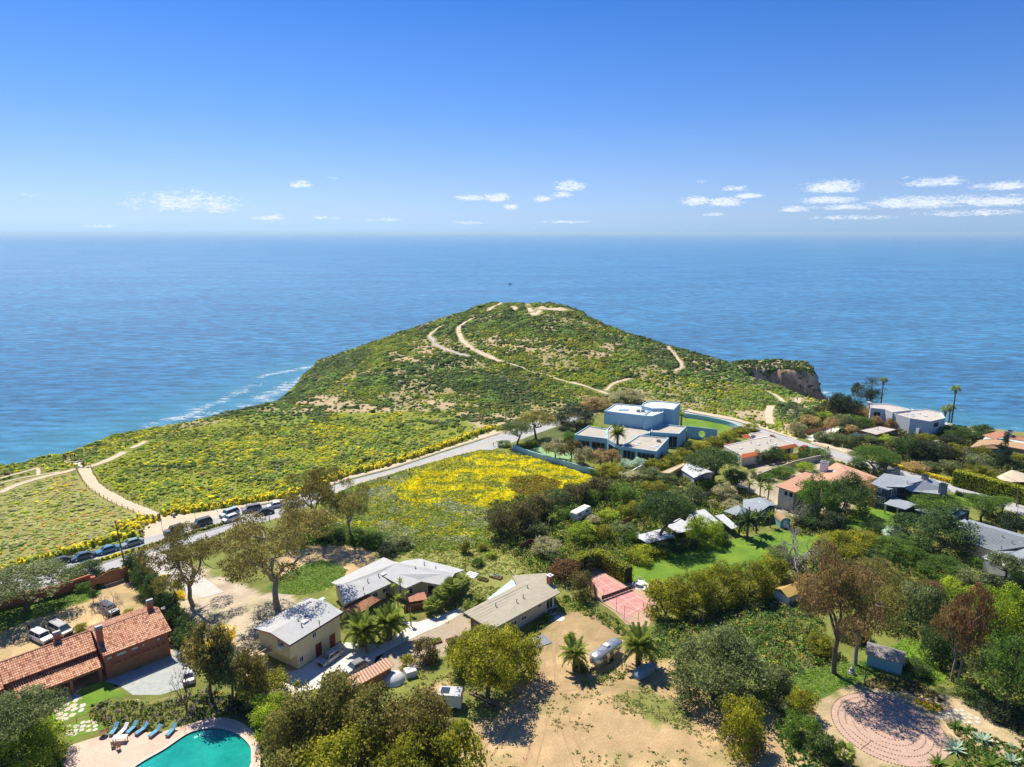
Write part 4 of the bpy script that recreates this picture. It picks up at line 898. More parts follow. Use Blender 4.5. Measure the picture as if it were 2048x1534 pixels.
for i in range(11):
    t = i/10;bx = 272 + t*104;by = 1153 + t*146
    o_ = ['nearest the gate','second from the gate','third from the gate','fourth from the gate','fifth from the gate','sixth, at the middle of the row','seventh from the gate','eighth from the gate','third from the house end','second from the house end','nearest the house corner'][i]
    p = W(bx,by);put_tree('cypress_tree','cone' if i % 2 else 'bush',p.x,p.y,5.0 + random.uniform(-.4,.5),5.0 + random.uniform(-.5,.9),'dg','dark green cypress of the hedge row, ' + o_,'cypress',group='cypress row between the courtyard and the driveway')
Bu(331,1148,1172,30,'ye','yellow flowering bush beside the cypress row and the driveway')
Bu(352,1160,1192,34,'mg','broad-leaved green bush beside the cypress row')
Bu(365,1180,1200,22,'ye','small yellow bush at the foot of the driveway eucalyptus')
T('euc',386,1212,1066,180,'ek','open eucalyptus beside the driveway, left of the big one',name='eucalyptus_tree',cat='eucalyptus')
T('euc',556,1217,1036,245,'ek','big eucalyptus with a stout grey trunk beside the yellow house',name='eucalyptus_tree',cat='eucalyptus')
T('euc',640,1083,942,140,'ek','tall eucalyptus in front of the road, left of the pair',name='eucalyptus_tree',cat='eucalyptus')
T('euc',698,1084,968,100,'eu','slimmer eucalyptus in front of the road, right of the pair',name='eucalyptus_tree',cat='eucalyptus')
T('euc',600,1085,1010,88,'eu','low eucalyptus crown beside the pair by the road',name='eucalyptus_tree',cat='eucalyptus')
T('round',424,1398,1233,100,'ek','tall bronze tree at the right of the slate drive',name='tree')
T('round',465,1405,1285,78,'gg','tall grey-green tree behind the bronze tree by the slate drive')
T('round',506,1412,1288,66,'ek','bronze tree left of the yellow house wall')
Bu(447,1256,1312,56,'ye','bright yellow flowering tree crown beside the bronze tree',name='tree',cat='tree')
Bu(531,1344,1420,98,'ol','golden-green round tree below the yellow house')
Bu(543,1400,1484,88,'li','lime-green bush right of the swimming pool')
T('round',610,1612,1395,165,'eu','eucalyptus crown next to the lime bush, bottom centre left',name='eucalyptus_tree',cat='eucalyptus')
T('round',655,1570,1340,175,'eu','pale eucalyptus crown below the yellow house, topmost of the bottom clump',name='eucalyptus_tree',cat='eucalyptus')
T('round',752,1585,1362,170,'eu','eucalyptus crown below the rusty roofed shed',name='eucalyptus_tree',cat='eucalyptus')
T('round',838,1590,1378,165,'ek','eucalyptus crown left of the white trailer in the bottom clump',name='eucalyptus_tree',cat='eucalyptus')
T('round',705,1665,1445,230,'ol','large olive crown at the bottom edge of the photo',name='eucalyptus_tree',cat='eucalyptus')
T('round',845,1655,1452,170,'ol','golden olive crown at the bottom edge of the clump',name='tree')
T('round',925,1625,1440,125,'ol','golden olive crown beside the dirt lot, right end of the clump',name='tree')
T('round',975,1395,1250,150,'ol','large golden-green tree casting its shade on the dirt lot')
Bu(1035,1262,1375,88,'ol','right-hand crown leaning on the large golden-green tree',name='tree',cat='tree')
Bu(925,1275,1360,70,'ol','left-hand crown of the golden-green pair, near the planter boxes',name='tree',cat='tree')
Bu(850,1276,1334,50,'br','small bronze-green tree beside the gravel drive',name='tree',cat='tree')
Bu(820,1310,1348,40,'ol','golden bush between the rusty shed and the gravel drive')
Bu(868,1300,1328,30,'ol','small bush beside the bronze-green tree')
Bu(1421,1270,1448,180,'gg','big dome-shaped grey-green tree at the right of the dirt lot',style='bush',name='tree',cat='tree')
Bu(1478,1408,1528,92,'ol','golden-brown bush at the bottom, right of the dirt lot')
Bu(1512,1470,1530,46,'br','smaller bronze bush leaning on the golden-brown bush')
Bu(1142,1264,1292,28,'li','lime green bush on the dirt loop behind the left palm')
Bu(1156,1318,1350,40,'mg','green undergrowth at the foot of the left palm')
palm('date',1149,1342,1300,3.0,34,'date palm left of the silver travel trailer',tr=.32,h=3.2)
palm('date',1276,1332,1295,4.0,44,'larger date palm over the covered car',tr=.36,h=3.8)
palm('date',726,1292,1240,4.1,46,'left canary palm beside the concrete path',tr=.45,h=2.8)
palm('date',779,1278,1230,4.1,46,'right canary palm beside the concrete path',tr=.45,h=3.0)
palm('fan',868,1226,1200,1.9,26,'fan palm on the slope, nearest the red enclosure',h=1.4)
palm('fan',885,1212,1190,2.0,26,'fan palm on the slope, second of the cluster',h=2.0)
palm('fan',903,1204,1175,2.2,26,'tall fan palm in the middle of the slope cluster',h=2.8)
palm('fan',923,1190,1165,2.0,24,'fan palm beside the grey roof corner, right of the cluster',h=2.4)
palm('fan',905,1184,1165,1.7,22,'fan palm tucked under the grey eave',h=1.6)
palm('fan',938,1226,1210,1.4,20,'small fan palm at the left eave of the tan roof',h=1.0)
palm('fan',958,1208,1198,1.3,20,'small fan palm behind the tan roof eave',h=1.0)
for (bx,by,ty,R_,lb) in [(789,1222,1172,.6,'tall thin yucca left of the group by the patio'),(802,1212,1163,.7,'tallest yucca of the group by the patio'),(815,1224,1186,.6,'forked yucca right of the group by the patio'),(797,1232,1195,.8,'short yucca in front of the group by the patio'),(822,1252,1232,.6,'young palm beside the concrete path')]:
    palm('date',bx,by,ty,R_*1.3,16,lb,tr=.11,mk='li',name='yucca_plant',parts=True)
Bu(776,1086,1118,42,'bk','dark shrub with reddish twigs behind the long grey roof')
Bu(933,1078,1112,30,'ol','olive bush in the weedy yard left of the dark hedge')
Bu(968,1086,1106,30,'ol','low bush in the weedy yard beside the hedge foot')
Bu(955,1112,1136,28,'mg','planted bush in the weedy yard near the long grey roof')
Bu(983,1106,1122,32,'li','lime-green raised bed plants in the weedy yard')
Bu(660,1050,1088,60,'mg','green shrubs at the foot of the tall eucalyptus by the road');Bu(718,1058,1092,52,'mg','green shrubs right of the slimmer eucalyptus');Bu(755,1068,1100,60,'mg','green bank of shrubs above the gravel yard');Bu(680,1062,1090,30,'dg','dark shrub between the roadside eucalyptus pair')
Bu(796,1075,1105,56,'gg','grey-green shrubs at the lower edge of the flower field')
# thicket in the middle of the village
Bu(1002,1010,1088,66,'br','tall dark bronze hedge tree at the lower corner of the flower field',style='bush',name='tree',cat='tree')
Bu(1045,998,1072,62,'br','dark bronze hedge tree, second from the field corner',style='bush',name='tree',cat='tree')
Bu(1082,985,1050,56,'br','dark bronze hedge tree, third from the field corner',style='bush',name='tree',cat='tree')
Bu(1118,975,1030,46,'gg','grey-green tree in the row below the flower field',style='bush',name='tree',cat='tree')
Bu(1152,963,1018,58,'br','bronze round tree below the brown patch of the flower field',style='bush',name='tree',cat='tree')
Bu(1195,954,1004,52,'br','bronze tree near the end of the blue garden wall',style='bush',name='tree',cat='tree')
Bu(1180,978,1014,44,'mg','green tree between the bronze pair and the white caravan')
Bu(1247,966,1016,60,'mg','round bright green tree right of the white caravan')
Bu(1130,1008,1044,62,'mg','green bush left of the white caravan');Bu(1092,1022,1052,40,'dg','dark green bush left of the small palm')
Bu(1064,1036,1080,62,'gg','olive tree in front of the bronze hedge');Bu(1092,1076,1124,60,'pa','pale flowering tree above the red-brown fence corner')
Bu(1168,1042,1094,64,'li','lime-green tree left of the wooden fence');Bu(1201,1050,1090,44,'ol','olive bush by the wooden fence');Bu(1247,1046,1088,58,'gg','olive fruit tree beside the junk pile')
Bu(1262,1060,1096,34,'mg','green bush right of the olive fruit tree');Bu(1250,1010,1038,32,'ol','small golden tree above the wooden fence');Bu(1215,1020,1045,44,'li','lime grass clump below the white caravan');Bu(1185,1030,1052,34,'pa','pale grey bush below the white caravan')
Bu(1280,1000,1040,50,'ol','olive tree left of the tall pine');Bu(1225,960,985,34,'gg','grey-green shrub by the end of the blue wall')
palm('feather',1105,1075,1035,1.8,20,'thin feathery palm in the middle thicket',tr=.12,parts=True)
T('umbrella',1327,1089,978,120,'dg','tall dark pine at the edge of the big lawn',name='pine_tree',cat='pine')
Bu(1350,975,1050,70,'gg','grey-green tree behind the tall pine',name='tree',cat='tree')
Bu(1408,1030,1100,74,'li','bright lime tree right of the tall pine at the lawn edge')
Bu(1385,968,1015,42,'gg','grey-green tree above the white tented roofs');Bu(1300,940,965,60,'gg','pale green shrubs behind the grey shed');Bu(1262,945,968,50,'pa','pale bushy shrub at the foot of the blue house garden')
Bu(1335,945,975,46,'gg','shrub left of the junk yard');Bu(1306,962,990,50,'ol','olive shrub below the grey-green shrubs');Bu(1340,985,1006,40,'mg','green bush in the junk yard')
Bu(1448,965,1008,52,'pa','cream-tinted tree beside the beige fence');Bu(1420,960,985,28,'mg','small green bush left of the cream-tinted tree');Bu(1462,1000,1030,46,'pa','cream-tinted shrub below the beige fence')
Bu(1310,1080,1112,60,'dg','dark hedge bush left along the lawn top');Bu(1348,1078,1106,44,'dg','dark hedge bush beside the pine trunk');Bu(1378,1076,1102,36,'dg','dark hedge bush right of the pine trunk');Bu(1440,1062,1092,40,'dg','dark bush between the lime tree and the banana plants')
Bu(1283,1098,1132,66,'hd','rounded bright hedge mound at the corner of the lawn');Bu(1325,1096,1118,34,'hd','small rounded hedge mound along the lawn')
palm('banana',1478,1070,1030,2.4,22,'left clump of giant bird of paradise plants',tr=.16,mk='dg',name='banana_plant',h=3.2);palm('banana',1494,1078,1025,3.2,30,'big middle clump of giant bird of paradise plants',tr=.22,mk='dg',name='banana_plant',h=4.6);palm('banana',1512,1066,1030,2.6,24,'right clump of giant bird of paradise plants',tr=.18,mk='dg',name='banana_plant',h=3.8)
palm('feather',1497,1000,968,2.0,18,'left feathery palm behind the blue-grey roof',tr=.14);palm('feather',1519,1002,972,2.0,18,'middle feathery palm behind the blue-grey roof',tr=.14);palm('feather',1535,1008,978,2.2,20,'right feathery palm beside the cream house',tr=.14);palm('feather',1540,1055,1030,1.7,18,'feathery palm in front of the blue-grey gable',tr=.14)
T('bare',1590,1138,1054,104,'pa','bleached leafless tree at the edge of the big lawn',name='bare_tree');T('bare',1592,1050,1002,66,'pa','twiggy brown leafless tree beside the blue shed',name='bare_tree',bark=BARKG)
Bu(1672,1064,1130,100,'ol','large golden bush right of the bleached tree');Bu(1722,1060,1112,70,'ol','second golden bush, further from the bleached tree');Bu(1560,1100,1130,60,'gg','olive scrub below the bleached tree')
Bu(1632,942,1048,84,'mg','tall dense green tree in front of the cream house',name='tree',cat='tree');Bu(1688,945,1045,90,'dg','tall dense dark tree between the cream house and the navy house',name='tree',cat='tree');Bu(1738,957,1012,46,'tn','brownish tree against the navy house',name='tree',cat='tree')
Bu(1665,1022,1068,52,'bk','dark shrub tree in the shade above the golden bushes',name='tree',cat='tree');Bu(1615,1030,1060,60,'dg','dark hedge behind the small lawn');Bu(1755,1040,1070,50,'dg','dark bush below the small lawn')
Bu(1858,1016,1126,152,'dg','huge dark round tree in front of the grey shingle roof',style='bush',name='tree',cat='tree');Bu(1793,1072,1136,98,'mg','mid-green round tree left below the huge round tree');Bu(1880,1118,1168,92,'mg','mid-green tree below the huge round tree');Bu(1750,1105,1135,60,'dg','dark bush between the golden and mid-green bushes')
palm('fan',1789,1080,1062,2.6,24,'silvery fan palm beside the huge round tree',mk='bl',h=1.2)
T('umbrella',1868,1036,980,118,'mg','flat-topped pine in front of the navy house',name='pine_tree',cat='pine');T('umbrella',1962,1044,984,74,'mg','flat-topped pine right of the navy house, nearer the drive',name='pine_tree',cat='pine');T('umbrella',2004,1036,988,56,'mg','flat-topped pine beside the street pole',name='pine_tree',cat='pine')
T('round',2028,1075,1022,62,'bk','dark small tree at the right edge above the grey roof');Bu(1985,1015,1045,50,'dg','dark bush under the right-hand pines');T('umbrella',2008,1168,1100,72,'gg','wind-bent small tree in front of the white wall at the right edge')
palm('date',1962,1112,1100,1.5,18,'small golden palm in the brick courtyard',mk='li',h=.8)
Bu(2038,1130,1180,60,'mg','green bush at the right edge below the white wall');Bu(1950,1112,1142,26,'mg','green bush on the brick courtyard edge');Bu(1935,1140,1185,70,'gg','olive-grey bush below the brick courtyard');Bu(1990,1150,1190,60,'bk','dark bush below the white wall')
# bank of golden hedging beside the tennis court
for x_,a_,b_,w_,l_ in [(1330,1162,1248,86,'beside the far end of the tennis court'),(1384,1140,1240,98,'second from the tennis court'),(1440,1126,1226,96,'in the middle of the lawn bank'),(1498,1118,1212,92,'fourth from the tennis court'),(1543,1112,1190,66,'nearest the rust-coloured tree')]:
    Bu(x_,a_,b_,w_,'ol','big golden-green bush of the lawn bank, ' + l_,group='golden bushes along the lawn')
Bu(1130,1116,1172,66,'rd','red-tipped bush left of the tennis court',style='bush')
Bu(1162,1142,1204,48,'br','dark bronze bush at the near left of the tennis court');Bu(1108,1105,1135,40,'dg','dark bush behind the red-tipped bush');Bu(1170,1110,1150,40,'bk','dark shrub at the far left corner of the tennis court')
T('euc',1668,1346,1108,205,'ru','tall rust-coloured eucalyptus with a forked dark trunk',name='eucalyptus_tree',cat='eucalyptus',bark=BARK)
T('euc',1710,1330,1140,160,'eu','olive eucalyptus with a leaning pale trunk beside the shed',name='eucalyptus_tree',cat='eucalyptus')
T('euc',1915,1368,1172,88,'rd','slim red-tipped eucalyptus, taller of the pair by the garden path',name='eucalyptus_tree',cat='eucalyptus');T('euc',1902,1362,1200,90,'ru','slim rust eucalyptus, left of the red-tipped one',name='eucalyptus_tree',cat='eucalyptus')
Bu(1610,1150,1215,90,'ru','rust-leaved tree crown in front of the white hut',name='tree',cat='tree')
Bu(1745,1112,1180,84,'eu','olive tree crown behind the rust eucalyptus',name='tree',cat='tree');Bu(1790,1140,1235,90,'eu','olive tree behind the turquoise shed',name='tree',cat='tree');Bu(1838,1170,1290,80,'gg','grey-green tree right of the turquoise shed',name='tree',cat='tree')
Bu(1858,1160,1210,50,'rd','red-tipped bush behind the slim eucalyptus pair',name='tree',cat='tree');Bu(1910,1160,1215,70,'li','lime bush behind the slim eucalyptus pair')
Bu(1985,1168,1300,110,'li','large yellow-lime tree at the right edge',name='tree',cat='tree');Bu(2045,1190,1310,80,'li','yellow-lime tree cut by the right edge of the photo',name='tree',cat='tree')
T('layer',2010,1440,1262,110,'mg','layered cedar in the bottom right garden',name='cedar_tree',cat='cedar');T('layer',2052,1420,1275,90,'mg','layered cedar cut by the right edge of the photo',name='cedar_tree',cat='cedar');T('layer',1955,1400,1290,64,'gg','small open tree beside the dirt garden path',name='cedar_tree',cat='cedar')
Bu(1868,1260,1340,70,'dg','dark green shrub right of the turquoise shed');Bu(1700,1240,1290,70,'dg','dark undergrowth behind the turquoise shed');Bu(1640,1270,1320,60,'ol','olive shrub left of the rust eucalyptus trunk');Bu(1830,1335,1362,60,'dg','dark low shrub below the turquoise shed corner')
Bu(1935,1370,1415,60,'dg','dark shrub along the dirt garden path');Bu(1985,1405,1450,60,'bk','dark shrub near the right edge along the garden path');Bu(2035,1420,1470,60,'bk','dark shrub in the right corner by the garden path')
Bu(1542,1335,1412,78,'gg','pale grey-green bush right of the big dome tree');Bu(1600,1380,1448,60,'ol','golden flowering bush at the left of the labyrinth');Bu(1600,1432,1500,70,'mg','dark green shrub left below the labyrinth');Bu(1640,1470,1530,60,'dg','dark shrub at the bottom beside the labyrinth')
Bu(1572,1400,1436,40,'gg','small grey bush beside the pale grey-green bush');palm('fan',1687,1530,1500,1.6,18,'small fan palm below the labyrinth',h=1.6)
# around the blue house
T('umbrella',1072,878,815,76,'eu','bronze spreading tree by the road near the blue house');T('umbrella',1036,894,836,70,'gg','olive spreading tree overhanging the road');Bu(1150,807,864,88,'bk','dense black-green tree left of the blue house',style='bush',name='tree',cat='tree')
Bu(1192,792,824,66,'tn','tan-leaved tree behind the blue house',style='bush',name='tree',cat='tree');Bu(1252,782,812,72,'pa','pale grey tree behind the blue house roof',style='bush',name='tree',cat='tree');Bu(1008,880,896,30,'mg','green bush beside the road at the mailbox')
for bx,by,ty,w_,mk_,l_ in [(1110,920,870,48,'pa','pale thin tree in the blue house forecourt, first from the left'),(1142,926,874,46,'br','bronze thin tree in the blue house forecourt, second from the left'),(1167,936,890,44,'pa','pale thin tree in the blue house forecourt, third from the left'),(1200,936,892,44,'tn','brown-leaved thin tree in the forecourt, fourth from the left'),(1224,938,895,36,'tn','brown-leaved thin tree in the forecourt, last in the row')]:
    T('round',bx,by,ty,w_,mk_,l_,bark=BARKG)
palm('date',1234,914,868,3.9,40,'big date palm in front of the blue house',tr=.4);palm('date',1188,872,846,2.6,24,'golden palm at the left end of the blue house',tr=.3,mk='li',h=2.6);palm('date',1362,852,838,2.4,24,'drooping palm behind the round tower of the blue house',tr=.3,h=4)
Bu(1222,923,962,64,'ol','golden-green bush at the forecourt wall of the blue house');Bu(1193,935,955,34,'dg','dark green bush at the forecourt wall');Bu(1252,918,942,30,'bl','white-flowered shrub at the blue house corner');Bu(1278,914,940,32,'bl','silvery shrub at the blue house corner');Bu(1140,862,885,30,'mg','green shrub against the blue garden wall')
for i,(x_,a_,b_,w_) in enumerate([(1312,921,945,52),(1345,908,934,50),(1374,896,921,46)]): Bu(x_,a_,b_,w_,'ol','golden bush below the blue house terrace, ' + ['left of three','middle of three','right of three'][i],group='golden bushes below the blue house')
for i,(x_,a_,b_,w_) in enumerate([(1398,882,908,44),(1428,872,896,42),(1455,862,885,40),(1480,853,874,38),(1502,846,864,32)]): Bu(x_,a_,b_,w_,'ol','golden hedge bush between the blue house and the red-edged roof, ' + ['nearest the camera','second from the camera','in the middle','second from the road','nearest the road'][i],group='golden hedge beside the round garden wall')
T('umbrella',1425,968,888,112,'dg','wide dark umbrella-shaped tree beside the red-edged flat roof');T('round',1468,975,932,50,'dg','smaller dark tree leaning on the umbrella-shaped one');Bu(1378,880,915,30,'dg','dark conical bush at the blue house terrace end',style='cone')
Bu(1522,898,930,30,'gg','grey-green tree against the red-edged roof, left of two',name='tree',cat='tree');Bu(1552,893,930,38,'dg','dark green tree against the red-edged roof, right of two',name='tree',cat='tree');Bu(1580,905,932,30,'ol','olive shrub in the red-edged house forecourt');Bu(1602,902,926,28,'dg','dark round shrub at the end of the red-edged house')
Bu(1508,940,958,22,'gg','grey-green shrub on the forecourt island');Bu(1522,942,954,16,'rd','red flowering shrub on the forecourt island');Bu(1608,926,946,40,'li','lime-green bush behind the beige wall');Bu(1565,940,960,50,'mg','leafy bush row along the beige wall');Bu(1530,950,966,40,'mg','leafy bush under the beige wall, left')
Bu(1665,922,938,30,'gg','shrub beside the white chimney');Bu(1640,905,918,40,'mg','low green verge shrub along the road');Bu(1612,895,908,30,'mg','low green verge shrub beside the red car')
# right-hand gardens and coast
Bu(1592,842,874,34,'pa','grey-brown tree at the foot of the leaning pole',style='bush',name='tree',cat='tree');Bu(1618,830,858,38,'tn','bronze shrub behind the leaning pole');Bu(1650,822,845,34,'li','lime shrub above the gated drive');T('round',1662,866,830,28,'tn','round bronze tree beside the gated drive')
for i,(x_,a_,b_,w_) in enumerate([(1645,862,886,38),(1672,864,893,42),(1698,868,898,36)]): Bu(x_,a_,b_,w_,'gg','dense roadside hedge bush, ' + ['left of three','middle of three','right of three'][i],group='dense hedge bushes beside the road')
Bu(1675,786,832,42,'bk','dark cypress clump nearest the cliff',name='cypress_tree',cat='cypress');Bu(1700,790,838,46,'bk','dark cypress clump second from the cliff',name='cypress_tree',cat='cypress');T('layer',1738,820,757,66,'bk','tall wind-shaped cypress beside the white cliff house',name='cypress_tree',cat='cypress')
T('bare',1708,810,762,14,'bk','slim dead trunk beside the tall cypress',name='bare_tree',bark=BARK);Bu(1712,764,790,20,'bk','small dark treetop left of the tall cypress',name='cypress_tree',cat='cypress')
palm('fan',1762,806,762,1.9,22,'tall fan palm left of the white cliff house',tr=.24,parts=False,skirt=True);palm('fan',1902,850,780,1.9,22,'tallest fan palm right of the white cliff house',tr=.24,parts=False,skirt=True);palm('fan',1897,848,816,1.8,20,'middle-height fan palm right of the white cliff house',tr=.22,parts=False,skirt=True);palm('fan',1888,846,822,1.8,20,'shortest fan palm right of the white cliff house',tr=.22,parts=False,skirt=True)
Bu(1716,808,840,46,'tn','olive-brown round tree left of the white cliff house',style='bush',name='tree',cat='tree');Bu(1784,835,864,34,'ru','orange-brown bush in front of the white cliff house');Bu(1750,830,858,26,'tn','orange-brown shrub at the corner of the white cliff house');Bu(1690,826,862,40,'gg','grey-green tree behind the flat garage');Bu(1722,832,866,46,'mg','leafy tree behind the flat garage');Bu(1702,848,870,26,'tn','small bronze bush behind the flat garage')
T('umbrella',1742,948,886,96,'mg','spreading olive tree at the bend of the road',bark=BARKG);Bu(1770,915,945,44,'bk','dark foliage under the spreading olive tree');Bu(1715,915,942,40,'dg','dark green foliage left of the spreading olive tree')
for x_,a_,b_,w_,mk_,l_ in [(1735,868,892,40,'gg','olive shrub below the flat garage'),(1762,868,890,44,'li','pale lime shrub below the flat garage'),(1790,872,905,40,'gg','grey-green tree below the white cliff house'),(1812,872,925,50,'dg','dark tree above the road bend'),(1845,880,932,48,'bk','dense dark tree right of the road bend'),(1878,885,928,50,'bk','dense dark tree left of the street pole'),
        (1850,866,890,40,'ol','golden shrub near the white parked car'),(1905,886,925,40,'ol','golden-green tree left of the transformer pole'),(1900,868,895,54,'bk','dark bush right of the white parked car'),(1895,848,882,60,'dg','dark green shrubs below the white cliff house terrace'),(1932,852,884,60,'dg','dark green coastal shrub in the middle of the bluff'),(1965,848,875,44,'dg','dark green coastal shrub beside the tiled roof'),(1868,850,872,44,'dg','dark hedge under the white house terrace'),(1838,862,876,40,'mg','green shrub below the white garage'),
        (1858,922,946,36,'gg','round grey-green bush beyond the low yellow hedge'),(1898,920,952,46,'gg','pale round bush left of the street pole'),(1955,905,950,52,'gg','grey-green tree right of the transformer pole'),(1965,890,920,30,'ol','small olive tree in front of the tiled house'),(2015,915,945,60,'bk','dark bushes beside the tall conifer'),(2040,905,940,40,'ol','golden tree at the right edge beside the tiled house'),
        (1830,930,950,50,'tn','bronze shrubs beyond the low yellow hedge'),(1960,940,965,70,'ol','golden shrubs behind the long clipped hedge, left'),(2010,952,978,60,'ol','golden shrubs behind the long clipped hedge, right'),(1990,888,905,30,'pa','pale shrub at the tiled house terrace')]:
    Bu(x_,a_,b_,w_,mk_,l_,style='bush',name='tree' if b_ - a_ > 28 else 'bush',cat='tree' if b_ - a_ > 28 else 'bush')
T('cone',2003,936,864,36,'bk','tall narrow conifer in front of the tiled house',name='conifer_tree',cat='conifer')
box_hedge('long tall clipped hedge along the far side of the road at the right',[(1908,970),(1960,983),(2048,1008),(2150,1036)],2.6,4.4,'hd',dens=18,size=.34)
box_hedge('low clipped yellow hedge beside the road bend',[(1784,934),(1830,945),(1870,957),(1904,967)],1.2,1.1,'ye',dens=22,size=.3)
box_hedge('tall clipped hedge wrapped round the far end of the tennis court',[(1145,1150),(1168,1138),(1200,1132),(1248,1160),(1256,1166)],2.2,3.6,'hd',9)
box_hedge('clipped hedge end beside the tennis court terrace',[(1306,1180),(1328,1192)],1.6,2.4,'hd',10)
box_hedge('clipped hedge at the forecourt of the blue house',[(1030,900),(1072,891)],1.6,1.4,'hd',12,size=.3)
box_hedge('low clipped hedge beside the front lawn at the right',[(1912,990),(1948,998)],1.2,1.0,'dg',13,size=.3)

# ------------------------------------------------------------------ building tools
def zz(k,ox,oy): return lambda x,y: (ox + x/k,oy + y/k)
zB = zz(3.938,0,1150);zA = zz(3.933,0,850);zC = zz(3.933,480,850);zD = zz(3.938,480,1150);zE = zz(3.933,900,1100);zF = zz(3.933,960,750);zG = zz(6.015,1400,750);zH = zz(5.012,1640,720);zI = zz(6.024,1380,900);zJ = zz(5.885,1700,900);zK = zz(3.156,1400,960);zL = zz(3.16,1400,1150)
class Fr:
    """local frame of a building: origin and x axis from two pixels at height z"""
    def __init__(s,a,b,z,name,label,cat='house',group=None):
        A = W(*a,z);B = W(*b,z);s.o = Vector((A.x,A.y,0));s.an = math.atan2(B.y - A.y,B.x - A.x);s.L = math.hypot(B.x - A.x,B.y - A.y)
        s.root = empty(name,s.o,s.an,label,cat,group);s.c,s.s = math.cos(s.an),math.sin(s.an)
    def loc(s,w): d = Vector(w) - s.o;return Vector((d.x*s.c + d.y*s.s,-d.x*s.s + d.y*s.c,w[2]))
    def P(s,px,py,z): return s.loc(W(px,py,z))
    def poly(s,pts,z): return [s.P(p[0],p[1],p[2] if len(p) > 2 else z) for p in pts]
    def on(s,px,py,P_,Q_):
        """where the ray of a pixel meets the wall P-Q: distance along it and height"""
        d = Vector(ray(px,py));o = s.loc(Vector((0,0,H)));dl = Vector((d.x*s.c + d.y*s.s,-d.x*s.s + d.y*s.c,d.z));q = Vector((Q_[0] - P_[0],Q_[1] - P_[1],0));n = Vector((q.y,-q.x,0))
        t = ((P_[0] - o.x)*n.x + (P_[1] - o.y)*n.y)/(dl.x*n.x + dl.y*n.y);h = o + dl*t;return ((h.x - P_[0])*q.x + (h.y - P_[1])*q.y)/q.length,h.z
TRIMW = mat('trim_white',(0.75,0.74,0.70),0.6)
def wallbox(mb,P_,Q_,t0,t1,z0,z1,out0,out1,m=0):
    q = Vector((Q_[0] - P_[0],Q_[1] - P_[1],0)).normalized();n = Vector((q.y,-q.x,0));b = Vector((P_[0],P_[1],0))
    pts = [b + q*t0 + n*out0,b + q*t1 + n*out0,b + q*t1 + n*out1,b + q*t0 + n*out1]
    mb.prism([(p.x,p.y) for p in pts],z0,z1,m)
def window(F,P_,Q_,t,z,w,h,fm=None,nx=1,ny=1,name='window',glass=None,inner='pane',label=None):
    fm = fm or TRIMW;mb = MB();f = .09
    wallbox(mb,P_,Q_,t,t + w,z,z + f,.0,.07);wallbox(mb,P_,Q_,t,t + w,z + h - f,z + h,.0,.07);wallbox(mb,P_,Q_,t,t + f,z + f,z + h - f,.0,.07);wallbox(mb,P_,Q_,t + w - f,t + w,z + f,z + h - f,.0,.07)
    for i in range(1,nx): wallbox(mb,P_,Q_,t + w*i/nx - .03,t + w*i/nx + .03,z + f,z + h - f,.0,.06)
    for i in range(1,ny): wallbox(mb,P_,Q_,t + f,t + w - f,z + h*i/ny - .025,z + h*i/ny + .025,.0,.055)
    o = mb.build(name,fm,F.root);g = MB();wallbox(g,P_,Q_,t + .03,t + w - .03,z + .03,z + h - .03,-.02,.02);g.build(inner,glass or GLASS,o)
    if label: o['label'] = label
    return o
def win_px(F,P_,Q_,x0,x1,y0,y1,**kw):
    a = F.on(x0,y1,P_,Q_);b = F.on(x1,y1,P_,Q_);c = F.on((x0 + x1)/2,y0,P_,Q_);d = F.on((x0 + x1)/2,y1,P_,Q_)
    return window(F,P_,Q_,min(a[0],b[0]),max(.05,d[1]),max(.5,abs(b[0] - a[0])),max(.5,c[1] - d[1]),**kw)
def door(F,P_,Q_,t,w,h,m,name='door',panels=1,z=0.0):
    mb = MB();wallbox(mb,P_,Q_,t,t + w,z,z + h,.0,.05);o = mb.build(name,m,F.root);g = MB()
    for i in range(panels): wallbox(g,P_,Q_,t + w*i/panels + .08,t + w*(i + 1)/panels - .08,z + .15,z + h - .15,.05,.08)
    g.build('door_panel',m,o);return o
def shrink(P,d):
    n = len(P);c = sum(((P[i][0]*P[(i + 1) % n][1] - P[(i + 1) % n][0]*P[i][1]) for i in range(n))) ;sg = 1 if c > 0 else -1;out = []
    for i in range(n):
        a = Vector(P[i - 1][:2]);b = Vector(P[i][:2]);e = Vector(P[(i + 1) % n][:2]);u = (b - a).normalized();v = (e - b).normalized();n1 = Vector((-u.y,u.x))*sg;n2 = Vector((-v.y,v.x))*sg;k = (n1 + n2);k = k/max(.35,k.dot(n1)) if k.length > 1e-6 else n1
        out.append((b.x + k.x*d,b.y + k.y*d))
    return out
def ccw(P):
    n = len(P);a = sum(P[i][0]*P[(i + 1) % n][1] - P[(i + 1) % n][0]*P[i][1] for i in range(n));return list(P) if a > 0 else list(P)[::-1]
def block(F,pts,z1,z0,wm,rm,par=.35,th=.28,name='wall',pm=None):
    """flat-roofed block: walls, roof surface, parapet"""
    P_ = ccw([(p.x,p.y) for p in F.poly(pts,z1)]);mb = MB();inn = shrink(P_,th);mb.prism(P_,z0,z1 - par,0,False);w = mb.build(name,wm,F.root)
    r = MB();r.prism(shrink(P_,th*.9),z1 - par - .05,z1 - par + .03);r.build('roof',rm,F.root)
    if par > .05:
        p = MB();n = len(P_)
        for i in range(n):
            j = (i + 1) % n;p.prism([P_[i],P_[j],inn[j],inn[i]],z1 - par,z1)
        p.build('parapet',pm or wm,F.root)
    return P_
def roofpoly(F,pts,z,m,th=.22,name='roof'): mb = MB();mb.slab([tuple(p) for p in F.poly(pts,z)],th);return mb.build(name,m,F.root)
